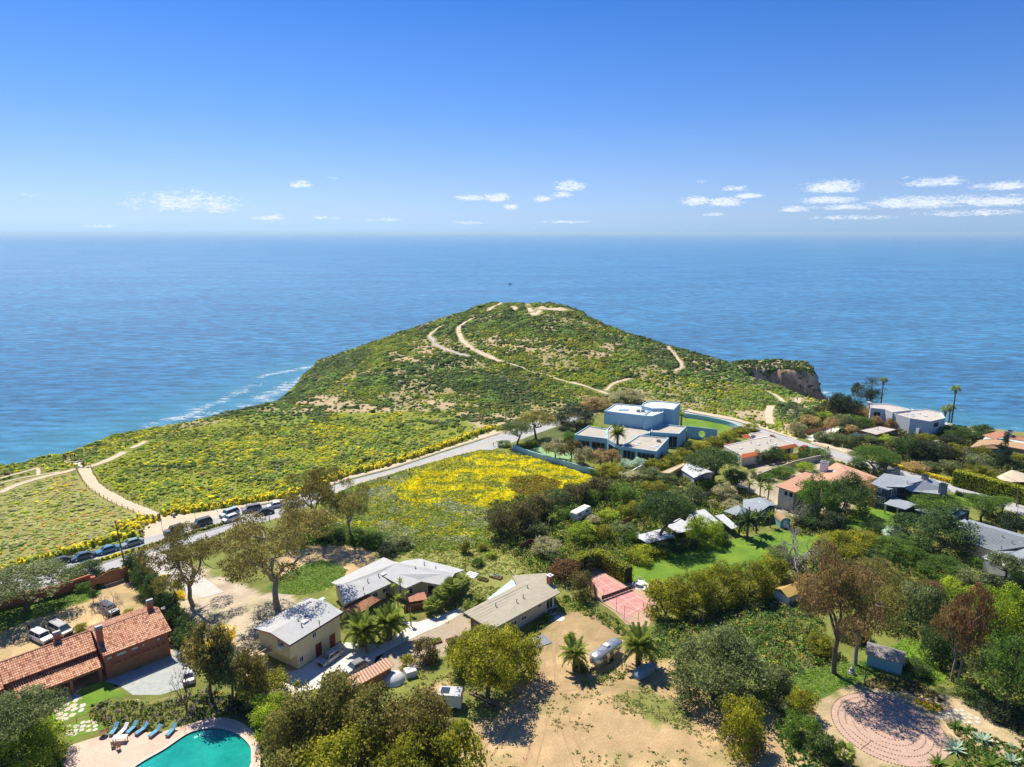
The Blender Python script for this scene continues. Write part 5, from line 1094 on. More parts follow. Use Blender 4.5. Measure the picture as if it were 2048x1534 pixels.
def roof_seams(F,pts,m,n,name='roof_seam',h=.04,w=.05):
    """raised seams or courses running from edge 0-1 to edge 3-2 of a four-cornered roof plane"""
    a,b,c,d = pts;mb = MB()
    for i in range(1,n):
        t = i/n;p = a.lerp(d,t);q = b.lerp(c,t);e = (d - a).normalized()*w;up = Vector((0,0,h));mb.slab([tuple(p + up),tuple(q + up),tuple(q + e + up),tuple(p + e + up)],h + .02)
    o = mb.build(name,m,F.root);o['kind'] = 'stuff';return o
def tile_plane(F,A,B,C_,D,mats,name='roof_tiles',pw=.30,pl=.42):
    """barrel tiles over a sloping plane: A-B eave, D-C ridge (local 3-D points)"""
    A,B,C_,D = map(Vector,(A,B,C_,D));L_ = (B - A).length;S_ = ((D - A).length + (C_ - B).length)/2;nu = max(2,int(L_/pw));nv = max(2,int(S_/pl));rs = np.random.RandomState(int(L_*100) % 999)
    nrm = (B - A).cross(D - A).normalized();nrm = nrm if nrm.z > 0 else -nrm;V = [];Fc = [];M = []
    for i in range(nu):
        for j in range(nv):
            u0,u1 = i/nu,(i + 1)/nu;v0,v1 = j/nv,(j + 1.12)/nv;o = len(V)
            for (v,lift) in ((v0,.06),(v1,.015)):
                for k in range(5):
                    a = math.pi*k/4;u = u0 + (u1 - u0)*(.5 - .5*math.cos(a)*.96);p = A.lerp(B,u).lerp(D.lerp(C_,u),min(v,1.0));p = p + nrm*(lift + .11*math.sin(a));V.append(tuple(p))
            for k in range(4): Fc.append((o + k,o + k + 1,o + 6 + k,o + 5 + k))
            Fc.append((o,o + 1,o + 2,o + 3));M += [rs.choice(len(mats),p=[.45,.3,.15,.1])]*5
    me = fastmesh(name,V,Fc,mats,mi=M);o = link(bpy.data.objects.new(name,me),F.root);o['kind'] = 'stuff';return o
TERRA = [mat('terracotta_tile',(0.43,0.205,0.12),.85,(0.52,0.28,0.18),1.2),mat('terracotta_pale',(0.56,0.33,0.21),.85),mat('terracotta_dark',(0.28,0.125,0.075),.85),mat('terracotta_weathered',(0.50,0.30,0.21),.85)]
def chimney(F,px,py_top,py_bot,z_bot,w,m,capm,name='chimney',arch=False):
    p = F.P(px,py_bot,z_bot);wp = W(px,py_bot,z_bot);h = H + ray(px,py_top)[2]*wp.y/ray(px,py_top)[1] - z_bot;h = max(h,.6);mb = MB();mb.box(p.x - w/2,p.y - w/2,z_bot - 1.2,p.x + w/2,p.y + w/2,z_bot + h);o = mb.build(name,m,F.root);c = MB()
    if arch: c.tube([(p.x - w*.62,p.y,z_bot + h + .12),(p.x + w*.62,p.y,z_bot + h + .12)],w*.52,10)
    else: c.box(p.x - w*.6,p.y - w*.6,z_bot + h,p.x + w*.6,p.y + w*.6,z_bot + h + .12);c.box(p.x - w*.25,p.y - w*.25,z_bot + h + .12,p.x + w*.25,p.y + w*.25,z_bot + h + .35)
    c.build('chimney_cap',capm,o);return o
def vent(F,px,py,z,kind='pipe',m=None):
    p = F.P(px,py,z);mb = MB()
    if kind == 'pipe': mb.lathe([(.09,-.1),(.09,.55),(.16,.56),(.16,.66),(0.01,.72)],tuple(p),8);return mb.build('vent_pipe',m or METAL,F.root)
    if kind == 'sky': mb.box(p.x - .55,p.y - .4,z - .02,p.x + .55,p.y + .4,z + .16);o = mb.build('skylight',TRIMW,F.root);g = MB();g.box(p.x - .47,p.y - .32,z + .16,p.x + .47,p.y + .32,z + .20);g.build('skylight_pane',mat('skylight_glass',(.75,.8,.82),.2),o);return o
    mb.box(p.x - .6,p.y - .45,z - .02,p.x + .6,p.y + .45,z + .75);o = mb.build('roof_fan_unit',METAL,F.root);g = MB();g.lathe([(.3,0),(.3,.08),(.05,.1)],(p.x,p.y,z + .75),10);g.build('fan_cowl',METAL,o);return o
METAL = mat('galvanised_metal',(0.26,0.27,0.28),.55,metal=.3);DARKM = mat('dark_metal',(.05,.05,.055),.5,metal=.4)
# ------------------------------------------------------------------ 1 tiled courtyard house with garage
BRICK = mat('red_brown_stucco',(0.40,0.125,0.075),0.9,(0.46,0.165,0.10),1.2);WOODB = mat('brown_wood',(0.36,0.155,0.06),.7,(0.42,0.19,0.08),3)
def house_tiled():
    F = Fr((207,1313.8),(343.3,1261.7),4.4,'tiled_house','long red-brown house with barrel tile roofs, garage doors and arched chimneys');L_ = F.L
    rA = F.P(184,1264.3,6.3);rB = F.P(314.9,1216.5,6.3);rv = (rA.y + rB.y)/2;back = rv*2
    A,B,C_,D = (0,0,4.4),(L_,0,4.4),(L_,rv,6.3),(0,rv,6.3);tile_plane(F,A,B,C_,D,TERRA);tile_plane(F,(L_,back,4.4),(0,back,4.4),D,C_,TERRA)
    rt = MB();rt.tube([(0,rv,6.36),(L_,rv,6.36)],.16,8);rt.build('ridge_tiles',TERRA[0],F.root)
    mb = MB();g = F.P(214.6,1360.8,0);w0 = .55;mb.prism([(.2,w0),(L_ - .4,w0),(L_ - .4,back - .4),(.2,back - .4)],0,lambda p: 4.25);mb.build('wall',BRICK,F.root)
    gm = MB();gm.add([(L_ - .45,w0,4.2),(L_ - .45,back - .4,4.2),(L_ - .45,rv,6.15),(.25,w0,4.2),(.25,back - .4,4.2),(.25,rv,6.15)],[(0,1,2),(3,5,4),(0,2,5,3),(1,4,5,2)]);gm.build('gable_wall',BRICK,F.root)
    P_,Q_ = (.2,w0),(L_ - .4,w0)
    for (x0,x1) in ((226,265),(271.6,331.4)):
        a = F.on(x0,1345,P_,Q_)[0];b = F.on(x1,1330,P_,Q_)[0];d = MB();wallbox(d,P_,Q_,a,b,0.02,2.25,0,.05);o = d.build('garage_door',WOODB,F.root)
        for k in range(4): e = MB();wallbox(e,P_,Q_,a + .05,b - .05,.06 + k*.55,.06 + k*.55 + .48,.05,.08);e.build('door_panel',WOODB,o)
        n = int((b - a)/.75)
        for k in range(n + 1): e = MB();t = a + (b - a)*k/n;wallbox(e,P_,Q_,t - .05,t + .05,2.42,2.58,0,.75);e.build('trellis_beam',WOODB,F.root)
    for (x0,x1,y0,y1) in ((835,885,640,662),(912,1002,596,640),(1030,1092,556,590),(1115,1142,533,556),(1233,1262,484,512)):
        a = F.on(*zB(x0,(y0 + y1)/2),P_,Q_);b = F.on(*zB(x1,(y0 + y1)/2),P_,Q_);window(F,P_,Q_,a[0],3.2,max(.5,b[0] - a[0]),.62,nx=max(1,int((b[0] - a[0])/.9)),fm=WOODB,glass=mat('window_bright',(.5,.55,.52),.15))
    # middle block, a little lower
    a = F.P(15.2,1367,4.0);b = F.P(195.5,1299.8,4.0);e0 = (a.y + b.y)/2;rm_ = F.P(95,1292,5.8).y;x0,x1 = a.x - .5,-.02;bk = 2*rm_ - e0
    tile_plane(F,(x0,e0,4.0),(x1,e0,4.0),(x1,rm_,5.8),(x0,rm_,5.8),TERRA);tile_plane(F,(x1,bk,4.0),(x0,bk,4.0),(x0,rm_,5.8),(x1,rm_,5.8),TERRA)
    rt = MB();rt.tube([(x0,rm_,5.86),(x1,rm_,5.86)],.16,8);rt.build('ridge_tiles',TERRA[0],F.root)
    mb = MB();mb.prism([(x0 + .2,e0 + .5),(x1,e0 + .5),(x1,bk - .4),(x0 + .2,bk - .4)],0,3.85);mb.build('wall',BRICK,F.root)
    # left-hand block beyond the frame and the porch roof
    x2 = x0 - 9;tile_plane(F,(x2,e0 - .6,3.7),(x0 - .05,e0 - .6,3.7),(x0 - .05,rm_,5.5),(x2,rm_,5.5),TERRA);tile_plane(F,(x0 - .05,bk,3.7),(x2,bk,3.7),(x2,rm_,5.5),(x0 - .05,rm_,5.5),TERRA);mb = MB();mb.prism([(x2,e0),(x0,e0),(x0,bk - .4),(x2,bk - .4)],0,3.6);mb.build('wall',BRICK,F.root)
    p0 = F.P(104,1373.5,2.5);p1 = F.P(208,1333,2.5);ev = (p0.y + p1.y)/2;tile_plane(F,(x0 + 1.0,ev,2.5),(-.1,ev,2.5),(-.1,e0 + .45,3.35),(x0 + 1.0,e0 + .45,3.35),TERRA)
    mb = MB();mb.box(x0 + 1.0,ev + .1,2.15,-.1,ev + .32,2.38);mb.build('porch_beam',WOODB,F.root)
    for t in (.25,.62,.98): mb = MB();X = x0 + 1 + (-.4 - x0 - 1)*t;mb.box(X - .2,ev + .05,0,X + .2,ev + .42,2.15);mb.build('porch_post',BRICK,F.root)
    for (px,yt,yb,z) in ((116,1266,1286,5.3),(200.6,1255,1281,5.6),(301,1202,1221,6.0)): chimney(F,px,yt + 2,yb,z,.85,BRICK,METAL,arch=True)
    mb = MB();q = F.P(329,1228,3.0);mb.lathe([(.02,0),(.35,.12),(.5,.3)],(q.x,q.y,3.9),12);mb.tube([(q.x,q.y,3.0),(q.x,q.y,3.9)],.04,5);mb.build('satellite_dish',METAL,F.root)
house_tiled()
# ------------------------------------------------------------------ 2 yellow two-storey house
YEL = mat('yellow_stucco',(0.78,0.66,0.37),.9,(0.84,0.72,0.43),1.0);GROOF = mat('grey_roof_coating',(0.40,0.41,0.40),.8,(0.46,0.47,0.46),.6);REDT = mat('red_brown_trim',(0.20,0.05,0.035),.7);REDD = mat('red_door_paint',(0.26,0.035,0.03),.6)
def house_yellow():
    F = Fr((596.8,1339),(682,1282),0,'yellow_house','two-storey yellow stucco house with a pale grey roof and two red doors');L_ = F.L;b = F.P(528,1311,0);d = b.y;h = 5.6
    mb = MB();mb.prism([(0,0),(L_,0),(L_,d),(0,d)],0,h - .1);mb.build('wall',YEL,F.root);mb = MB();mb.prism([(-1.3,0.001),(-.001,0.001),(-.001,d - .2),(-1.3,d - .2)],2.7,h - .1);mb.build('upper_wall',YEL,F.root)
    ze,zr = h,h + .75;eR0,eR1 = Vector((-1.7,-.5,ze)),Vector((L_ + .4,-.5,ze));r0,r1 = Vector((-1.8,d*.5,zr)),Vector((L_ + .5,d*.5,zr));l0,l1 = Vector((-1.7,d + .5,ze)),Vector((L_ + .4,d + .5,ze))
    for pts in ([eR0,eR1,r1,r0],[r0,r1,l1,l0]): mb = MB();mb.slab([tuple(p) for p in pts],.12);mb.build('roof',GROOF,F.root)
    for a,c in ((eR0,eR1),(l0,l1),(eR0,r0),(r0,l0),(eR1,r1),(r1,l1)): mb = MB();mb.tube([tuple(a - Vector((0,0,.2))),tuple(c - Vector((0,0,.2)))],.13,4);mb.build('fascia',REDT,F.root)
    gm = MB();gm.add([(-1.3,0,h - .1),(-1.3,d - .2,h - .1),(-1.3,d*.5,zr - .15),(L_,0,h - .1),(L_,d,h - .1),(L_,d*.5,zr - .15)],[(0,2,1),(3,4,5)]);gm.build('gable_wall',YEL,F.root)
    P_,Q_ = (0,0),(L_,0)
    for x in (600,710):
        a = F.on(*zD(x,640 if x == 600 else 570),P_,Q_)[0];o = door(F,P_,Q_,a,1.25,2.35,REDD,panels=2);k = MB();wallbox(k,P_,Q_,a + .55,a + .62,1.05,1.15,.08,.14);k.build('handle',METAL,o)
    for (x0,x1,y0,y1) in ((470,501,638,684),(570,601,450,492)): win_px(F,P_,Q_,*zD(x0,0)[:1],*zD(x1,0)[:1],zD(0,y0)[1],zD(0,y1)[1],nx=2)
    W0,W1 = (-1.3,d - .2),(-1.3,0);win_px(F,W0,W1,zD(302,0)[0],zD(348,0)[0],zD(0,515)[1],zD(0,575)[1],nx=2);a = F.on(*zD(330,570),W0,W1);mb = MB();wallbox(mb,W0,W1,a[0] - .4,a[0] + .5,a[1] - .1,a[1] + .5,.05,.6);mb.build('window_air_conditioner',TRIMW,F.root)
    for (x,y) in ((645,195),(510,368)): p = zD(x,y);vent(F,p[0],p[1],h + .45,'sky')
    for (x,y) in ((458,372),(625,385),(510,340),(485,405)): p = zD(x,y);vent(F,p[0],p[1],h + .3)
    wood = mat('pale_timber',(.48,.36,.2),.8)
    for (x,y) in ((-4.2,d - .4),(-4.2,d - 3.2)): mb = MB();mb.box(x - .1,y - .1,0,x + .1,y + .1,4.0);mb.build('deck_post',wood,F.root)
    mb = MB();mb.box(-4.4,d - 3.4,2.6,-1.32,d - .2,2.75);mb.build('deck',wood,F.root);mb = MB();mb.box(-4.4,d - 3.4,3.5,-1.32,d - 3.3,3.62);mb.box(-4.4,d - .3,3.5,-1.32,d - .2,3.62);mb.box(-4.42,d - 3.4,3.5,-4.3,d - .2,3.62);mb.build('deck_railing',wood,F.root)
house_yellow()
# ------------------------------------------------------------------ 3 long grey-roofed ranch house
def house_ranch():
    F = Fr(zC(820,1410),zC(1190,1245),3.1,'ranch_house','long low L-shaped house with pale grey roofs behind the yellow house');e,r = 3.1,4.1
    n0,n1 = F.P(*zC(820,1410),e),F.P(*zC(1190,1245),e);r0,r1 = F.P(*zC(775,1265),r),F.P(*zC(1235,1085),r);f0,f1 = F.P(*zC(715,1240),e),F.P(*zC(1130,1040),e);n2 = F.P(*zC(1095,1170),r - .35)
    rr = F.P(*zC(1690,1165),r);g = [F.P(*zC(*q),e) for q in ((1300,1285),(1425,1230),(1628,1268))];fr = [F.P(*zC(*q),e) for q in ((1290,1068),(1410,1050),(1770,1140))]
    for pts in ([n0,n1,n2,r1,r0],[r0,r1,f1,f0],[n2,g[0],g[1],g[2],rr,r1],[r1,rr,fr[2],fr[1],fr[0]]):
        mb = MB();mb.slab([tuple(p) for p in pts],.16);mb.build('roof',GROOF,F.root)
    base = [n0,n1,n2,g[0],g[1],g[2],rr,fr[2],fr[1],fr[0],f1,f0];P_ = shrink(ccw([(p.x,p.y) for p in base]),.8);mb = MB();mb.prism(P_,0,e - .12);mb.build('wall',YEL,F.root)
    q0 = Vector((n0.x,n0.y + .8,0));P0 = (n0.x + .8,n0.y + .75);Q0 = (n1.x - .3,n1.y + .75);L_ = Q0[0] - P0[0]
    for t in (.62,.86): window(F,P0,Q0,L_*t,1.2,1.2,1.0,nx=2)
    door(F,P0,Q0,L_*.5,.95,2.05,TRIMW)
    a,b = Vector((g[1].x,g[1].y,0)),Vector((g[2].x,g[2].y,0));d = (b - a).normalized();nn = Vector((-d.y,d.x,0))*.75;a2,b2 = a + nn,b + nn;window(F,a2,b2,1.0,.15,2.6,2.1,nx=2,name='sliding_door')
    a,b = Vector((g[0].x,g[0].y,0)),Vector((g[1].x,g[1].y,0));d = (b - a).normalized();nn = Vector((-d.y,d.x,0))*.75;window(F,a + nn,b + nn,.6,.9,1.6,1.3,nx=2)
    for (x,y,k) in ((1130,1175,'sky'),(1090,1190,'pipe'),(1005,1232,'pipe'),(970,1300,'pipe'),(1378,1135,'pipe'),(1540,1135,'pipe'),(1450,1100,'pipe')): p = zC(x,y);vent(F,p[0],p[1],3.7,k)
    # rusty lean-to roof at the near side
    q = [F.P(*zC(*c),z) for c,z in (((790,1440),2.3),((1010,1330),2.6),((1100,1375),2.4),((925,1490),2.2))];mb = MB();mb.slab([tuple(p) for p in q],.08);mb.build('lean_to_roof',mat('rust_sheet',(.30,.12,.07),.85,(.42,.22,.14),2.0),F.root);roof_seams(F,q,mat('rust_seam',(.24,.09,.05),.85),12,h=.05,w=.06)
    for i in (0,3,2): mb = MB();mb.box(q[i].x - .07,q[i].y - .07,0,q[i].x + .07,q[i].y + .07,q[i].z - .05);mb.build('post',REDT,F.root)
house_ranch()
# ------------------------------------------------------------------ 4 tan-roofed cottage
def house_tan():
    TAN = mat('tan_roof',(0.36,0.33,0.24),.9,(0.42,0.38,0.29),.8);CREAM = mat('cream_wall',(0.60,0.53,0.36),.9);BOARD = mat('weathered_boards',(.14,.10,.07),.9,(.2,.15,.11),2)
    F = Fr(zE(325,628),zE(865,335),3.4,'tan_roofed_cottage','low cottage with a tan roof and a red brick chimney beside the dirt lot');c = [F.P(*zE(*q),z) for q,z in (((105,490),3.6),((325,628),3.4),((865,335),3.4),((755,180),4.0),((490,200),4.0),((525,275),3.8))]
    mb = MB();mb.slab([tuple(c[i]) for i in (0,1,2,3,5)],.2);mb.build('roof',TAN,F.root);mb = MB();mb.slab([tuple(c[i]) for i in (5,3,4)],.19);mb.build('roof',TAN,F.root);roof_seams(F,[c[1],c[2],c[3],c[0]],TAN,9,h=.03,w=.08,name='roof_course');
    P_ = shrink(ccw([(p.x,p.y) for p in (c[0],c[1],c[2],c[3],c[5])]),.9);mb = MB();mb.prism(P_,0,3.2);mb.build('wall',CREAM,F.root)
    w = sorted(P_,key=lambda p: p[1])[:2];w.sort(key=lambda p: p[0]);A,B = w[0],w[1];L_ = math.hypot(B[0] - A[0],B[1] - A[1])
    for (x0,x1,y0,y1,nx,nm) in ((480,525,560,628,2,'sliding_door'),(755,805,375,460,2,'sliding_door'),(690,720,420,450,2,'window'),(560,600,520,548,2,'window')): win_px(F,A,B,zE(x0,0)[0],zE(x1,0)[0],zE(0,y0)[1],zE(0,y1)[1],nx=nx,name=nm)
    k0 = F.P(*zE(165,545),2.7);l = min(P_,key=lambda p: p[0]);mb = MB();wallbox(mb,l,A,.1,math.hypot(l[0] - A[0],l[1] - A[1]) - .1,0,3.1,0,.06);mb.build('board_cladding',BOARD,F.root);window(F,l,A,1.0,1.1,.9,1.0)
    chimney(F,*zE(785,0)[:1],zE(0,200)[1],zE(0,268)[1],3.6,.9,mat('chimney_brick',(.40,.14,.08),.9,(.48,.2,.12),4),TRIMW)
    for (x,y) in ((360,440),(608,300),(575,375),(525,410),(495,205)): p = zE(x,y);vent(F,p[0],p[1],3.7)
    F2 = Fr(zE(295,385),zE(495,230),2.9,'awning','light blue awning behind the tan-roofed cottage','awning');q = [F2.P(*zE(*t),z) for t,z in (((290,388),2.6),((488,232),2.6),((527,278),3.1),((330,385),3.1))];mb = MB();mb.slab([tuple(p) for p in q],.05);mb.build('awning_cloth',mat('blue_awning',(.42,.66,.78),.7,(.5,.74,.84),1),F2.root)
    for p in q[:2]: mb = MB();mb.tube([(p.x,p.y,0),(p.x,p.y,p.z)],.05,6);mb.build('awning_post',METAL,F2.root)
house_tan()
# ------------------------------------------------------------------ 5 blue modern mansion
BLUE = mat('blue_grey_stucco',(0.29,0.50,0.60),.85,(0.33,0.55,0.65),.5);BLUEP = mat('blue_parapet',(0.36,0.55,0.64),.85);BEIGER = mat('beige_roof_gravel',(0.40,0.37,0.31),.95,(0.47,0.43,0.36),.4);WHITER = mat('white_roof',(0.56,0.58,0.60),.9,(.62,.64,.66),.4);DKGL = mat('dark_glazing',(.012,.02,.03),.15,spec=.25)
def house_blue():
    F = Fr(zF(742,468),zF(1000,500),4.2,'modern_mansion','blue modernist mansion of stepped flat-roofed blocks with a round tower');Z = lambda*q: [zF(*p) for p in q]
    a = block(F,Z((742,468),(855,398),(1000,425),(1000,500)),4.2,0,BLUE,BEIGER,pm=BLUEP);b = block(F,Z((1001,503),(1001,426),(1078,352),(1210,372),(1350,412),(1335,455),(1240,480),(1118,570)),4.4,0,BLUE,BEIGER,pm=BLUEP)
    c = block(F,Z((1115,562),(1250,472),(1487,492),(1388,600)),4.9,0,BLUE,BEIGER,pm=BLUEP);d = block(F,Z((1345,447),(1352,412),(1450,386),(1625,405),(1566,462)),4.9,0,BLUE,BEIGER,pm=BLUEP)
    e = block(F,Z((977,281),(1070,224),(1268,240),(1340,268),(1284,318)),8.8,4.0,BLUE,WHITER,pm=BLUEP);f = block(F,Z((1286,320),(1345,272),(1450,262),(1440,292),(1357,322)),9.0,4.0,BLUE,WHITER,pm=BLUEP)
    g = block(F,Z((1270,240),(1283,222),(1310,209),(1355,203),(1410,203),(1577,220),(1545,250),(1525,272),(1452,262),(1350,262)),9.8,0,BLUE,WHITER,pm=BLUEP)
    def face(P_,hint):
        """the wall edge whose middle projects lowest and nearest the hint pixel"""
        best = None
        for i in range(len(P_)):
            A,B = P_[i],P_[(i + 1) % len(P_)];m = ((A[0] + B[0])/2,(A[1] + B[1])/2);w = F.root.location + Vector((m[0]*F.c - m[1]*F.s,m[0]*F.s + m[1]*F.c,2));q = proj(w);d_ = math.hypot(q[0] - hint[0],q[1] - hint[1])
            if best is None or d_ < best[0]: best = (d_,A,B)
        return best[1],best[2]
    def glaz(P_,hint,t0,t1,z0,z1,nx,nm='glazing'):
        A,B = face(P_,zF(*hint));L_ = math.hypot(B[0] - A[0],B[1] - A[1]);window(F,A,B,L_*t0,z0,L_*(t1 - t0),z1 - z0,fm=BLUEP,nx=nx,glass=DKGL,name=nm)
    glaz(a,(870,540),.12,.48,.2,2.6,3);glaz(a,(870,540),.54,.95,.2,2.6,3);glaz(c,(1250,630),.04,.40,.1,3.9,3);glaz(c,(1250,630),.46,.96,.1,3.9,4)
    glaz(d,(1460,500),.08,.55,.1,3.9,3);glaz(d,(1460,500),.62,.95,.1,3.9,2);glaz(e,(1130,350),.10,.26,5.0,8.2,2,'window');glaz(f,(1320,370),.15,.75,4.9,6.3,1,'window');glaz(f,(1400,350),.1,.4,4.9,8.2,1,'window');glaz(b,(1060,540),.1,.9,.2,3.3,2);glaz(c,(1430,600),.3,.5,.2,2.4,1,'window')
    for (x,y,z,k) in ((1245,290,8.5,'box'),(1282,290,8.5,'box'),(1405,525,4.6,'box'),(1535,230,9.5,'pipe'),(1185,415,4.1,'sky'),(1390,560,4.6,'sky'),(1360,572,4.6,'sky'),(1250,533,4.6,'sky'),(1230,550,4.6,'sky'),(1110,248,8.5,'pipe')): vent(F,*zF(x,y),z,k)
    for i in range(5): A = F.P(*zF(1092 + i*16,280),8.55);mb = MB();mb.box(A.x - .22,A.y - .2,8.5,A.x + .22,A.y + 2.2,8.7);mb.build('roof_louvre',BLUE,F.root)
    for i in range(5): A = F.P(*zF(1110 + i*22,390),4.2);mb = MB();mb.box(A.x - .22,A.y - .2,4.1,A.x + .22,A.y + 2.6,4.5);mb.build('roof_louvre',BLUEP,F.root)
    q = F.P(*zF(1400,375),6.4);A,B = face(f,zF(1400,350));L_ = math.hypot(B[0] - A[0],B[1] - A[1]);d_ = Vector((B[0] - A[0],B[1] - A[1],0)).normalized();n = Vector((d_.y,-d_.x,0));cc = Vector((A[0],A[1],6.6)) + d_*L_*.7;mb = MB();mb.add([tuple(cc + n*.04 + d_*.9*math.cos(t*math.pi/8) + Vector((0,0,.9*math.sin(t*math.pi/8)))) for t in range(16)],[tuple(range(16))]);mb.build('round_window',DKGL,F.root)
house_blue()
def garden_walls():
    def wall(name,label,line,h,th,m,n=6,cat='wall',hole=None):
        P = smooth_line(pxl(line),n);root = empty(name,tuple(P[0]),0,label,cat);mb = MB();o = P[0]
        for a,b in zip(P[:-1],P[1:]):
            d = (b - a).normalized();q = Vector((-d.y,d.x,0))*th/2;mb.prism([tuple((a - q - o)[:2]),tuple((b - q - o)[:2]),tuple((b + q - o)[:2]),tuple((a + q - o)[:2])],0,h)
        mb.build('wall_body',m,root);c = MB()
        for a,b in zip(P[:-1],P[1:]):
            d = (b - a).normalized();q = Vector((-d.y,d.x,0))*(th/2 + .05);c.prism([tuple((a - q - o)[:2]),tuple((b - q - o)[:2]),tuple((b + q - o)[:2]),tuple((a + q - o)[:2])],h + .003,h + .09)
        c.build('coping',m,root);return root,P
    wall('garden_wall','long blue garden wall between the yellow field and the mansion',[(1026,899),(1062,913),(1110,927),(1165,943),(1214,957)],1.7,.3,BLUE)
    wall('garden_wall','curved blue wall round the mansion lawn beside the road',[(1366,834),(1400,839),(1440,847),(1466,855),(1482,864)],1.6,.3,BLUE)
    wall('garden_wall','white garden wall below the blue forecourt',[(1253,958),(1270,948),(1284,940)],1.6,.2,TRIMW)
    wall('boundary_wall','red-brown brick wall behind the spreading tree by the road',[(-60,1234),(40,1208),(112,1192),(183,1168)],2.1,.35,BRICK,2)
    wall('boundary_wall','beige panelled wall between the red-edged house and the cream house',[zG(680,1275),zG(900,1190),zG(1130,1110),zG(1290,1070),zG(1450,1035)],1.9,.2,mat('beige_wall',(.42,.38,.31),.9,(.48,.44,.37),1),2)
    # tall screen wall with a round opening at the mansion lawn
    A,B = W(*zF(1625,492)),W(*zF(1862,520));d = (B - A);L_ = d.length;rz = math.atan2(d.y,d.x);r = empty('screen_wall',tuple(A),rz,'tall blue screen wall with a round opening beside the mansion lawn','wall');h = 4.2;c0 = (L_*.5,2.0);R0 = 1.15;n = 24;mb = MB()
    outer = []
    for i in range(n):
        t = 2*math.pi*i/n;ct,st = math.cos(t),math.sin(t);k = min((L_ - c0[0])/abs(ct) if abs(ct) > 1e-6 else 1e9,((h - c0[1]) if st > 0 else c0[1])/abs(st) if abs(st) > 1e-6 else 1e9);outer.append((c0[0] + ct*k,c0[1] + st*k))
    for cx,cz in ((0,0),(L_,0),(L_,h),(0,h)):
        i = min(range(n),key=lambda i: (outer[i][0] - cx)**2 + (outer[i][1] - cz)**2);outer[i] = (cx,cz)
    for y,fl in ((-.12,1),(.12,-1)):
        vs = [(x,y,z) for x,z in outer] + [(c0[0] + R0*math.cos(2*math.pi*i/n),y,c0[1] + R0*math.sin(2*math.pi*i/n)) for i in range(n)];fs = [(i,(i + 1) % n,n + (i + 1) % n,n + i)[::fl] for i in range(n)];mb.add(vs,fs)
    mb.add([(x,y,z) for y in (-.12,.12) for x,z in outer],[(i,i + n,(i + 1) % n + n,(i + 1) % n) for i in range(n)]);mb.add([(c0[0] + R0*math.cos(2*math.pi*i/n),y,c0[1] + R0*math.sin(2*math.pi*i/n)) for y in (-.12,.12) for i in range(n)],[(i,(i + 1) % n,(i + 1) % n + n,i + n) for i in range(n)]);mb.build('wall_panel',BLUE,r)
    # wooden fences made of boards
    def board_fence(label,line,h,m,bw=.22,name='board_fence'):
        P = pxl(line);root = empty(name,tuple(P[0]),0,label,'fence');o = P[0];me = {}
        base = MB();base.box(-bw*.45,-.02,0,bw*.45,.02,h);bm0 = base.build('board',m,root);first = True
        for a,b in zip(P[:-1],P[1:]):
            L_ = (b - a).length;k = int(L_/bw);an = math.atan2(b.y - a.y,b.x - a.x)
            for i in range(k):
                p = a.lerp(b,(i + .5)/k) - o;ob = bm0 if first else link(bpy.data.objects.new('board',bm0.data),root);first = False;ob.location = p;ob.rotation_euler = (0,0,an);ob.scale = (1,1,1 + random.uniform(-.03,.03))
            r_ = MB();d = (b - a).normalized();q = Vector((-d.y,d.x,0));p0,p1 = a - o + q*.06,b - o + q*.06;r_.tube([(p0.x,p0.y,h*.8),(p1.x,p1.y,h*.8)],.05,4);r_.tube([(p0.x,p0.y,h*.25),(p1.x,p1.y,h*.25)],.05,4);r_.build('rail',m,root)
    redw = mat('red_cedar_boards',(.38,.15,.07),.8,(.46,.2,.1),4);greyb = mat('grey_boards',(.33,.28,.22),.9,(.4,.35,.28),4);dbr = mat('dark_red_boards',(.20,.075,.05),.85)
    board_fence('red-brown wooden fence in the middle of the thicket',[(1227,1062),(1245,1053),(1273,1042)],1.8,redw,.3);board_fence('dark red board fence corner below the thicket',[(1040,1104),(1062,1092),(1075,1100)],1.8,dbr,.3);board_fence('beige wooden fence above the white tented roofs',[(1400,1001),(1425,993),(1448,985),(1475,975)],1.8,greyb,.35);board_fence('grey wooden fence at the gated drive',[(1612,869),(1640,864),(1662,853)],1.6,mat('orange_boards',(.45,.2,.09),.8),.35)
    # gate of the courtyard
    A,B = W(193,1176),W(250,1158);L_ = (B - A).length;r = empty('courtyard_gate',tuple(A),math.atan2((B - A).y,(B - A).x),'brown wooden gate with an arched top between brick pillars','gate');n = 14
    for i in range(n): t = (i + .5)/n;s = MB();hh = 2.1 + .55*math.sin(t*math.pi*.9)**2 + .25*t;w = L_/n*.47;s.box(t*L_ - w,-.04,.05,t*L_ + w,.04,hh);s.build('gate_board',WOODB,r)
    for x in (-.35,L_ + .35): s = MB();s.box(x - .32,-.32,0,x + .32,.32,2.5);s.box(x - .4,-.4,2.5,x + .4,.4,2.62);s.build('pillar',BRICK,r)
    s = MB();s.box(0,-.12,.3,L_,-.05,.42);s.box(0,-.12,1.7,L_,-.05,1.82);s.build('gate_rail',METAL,r)
garden_walls()
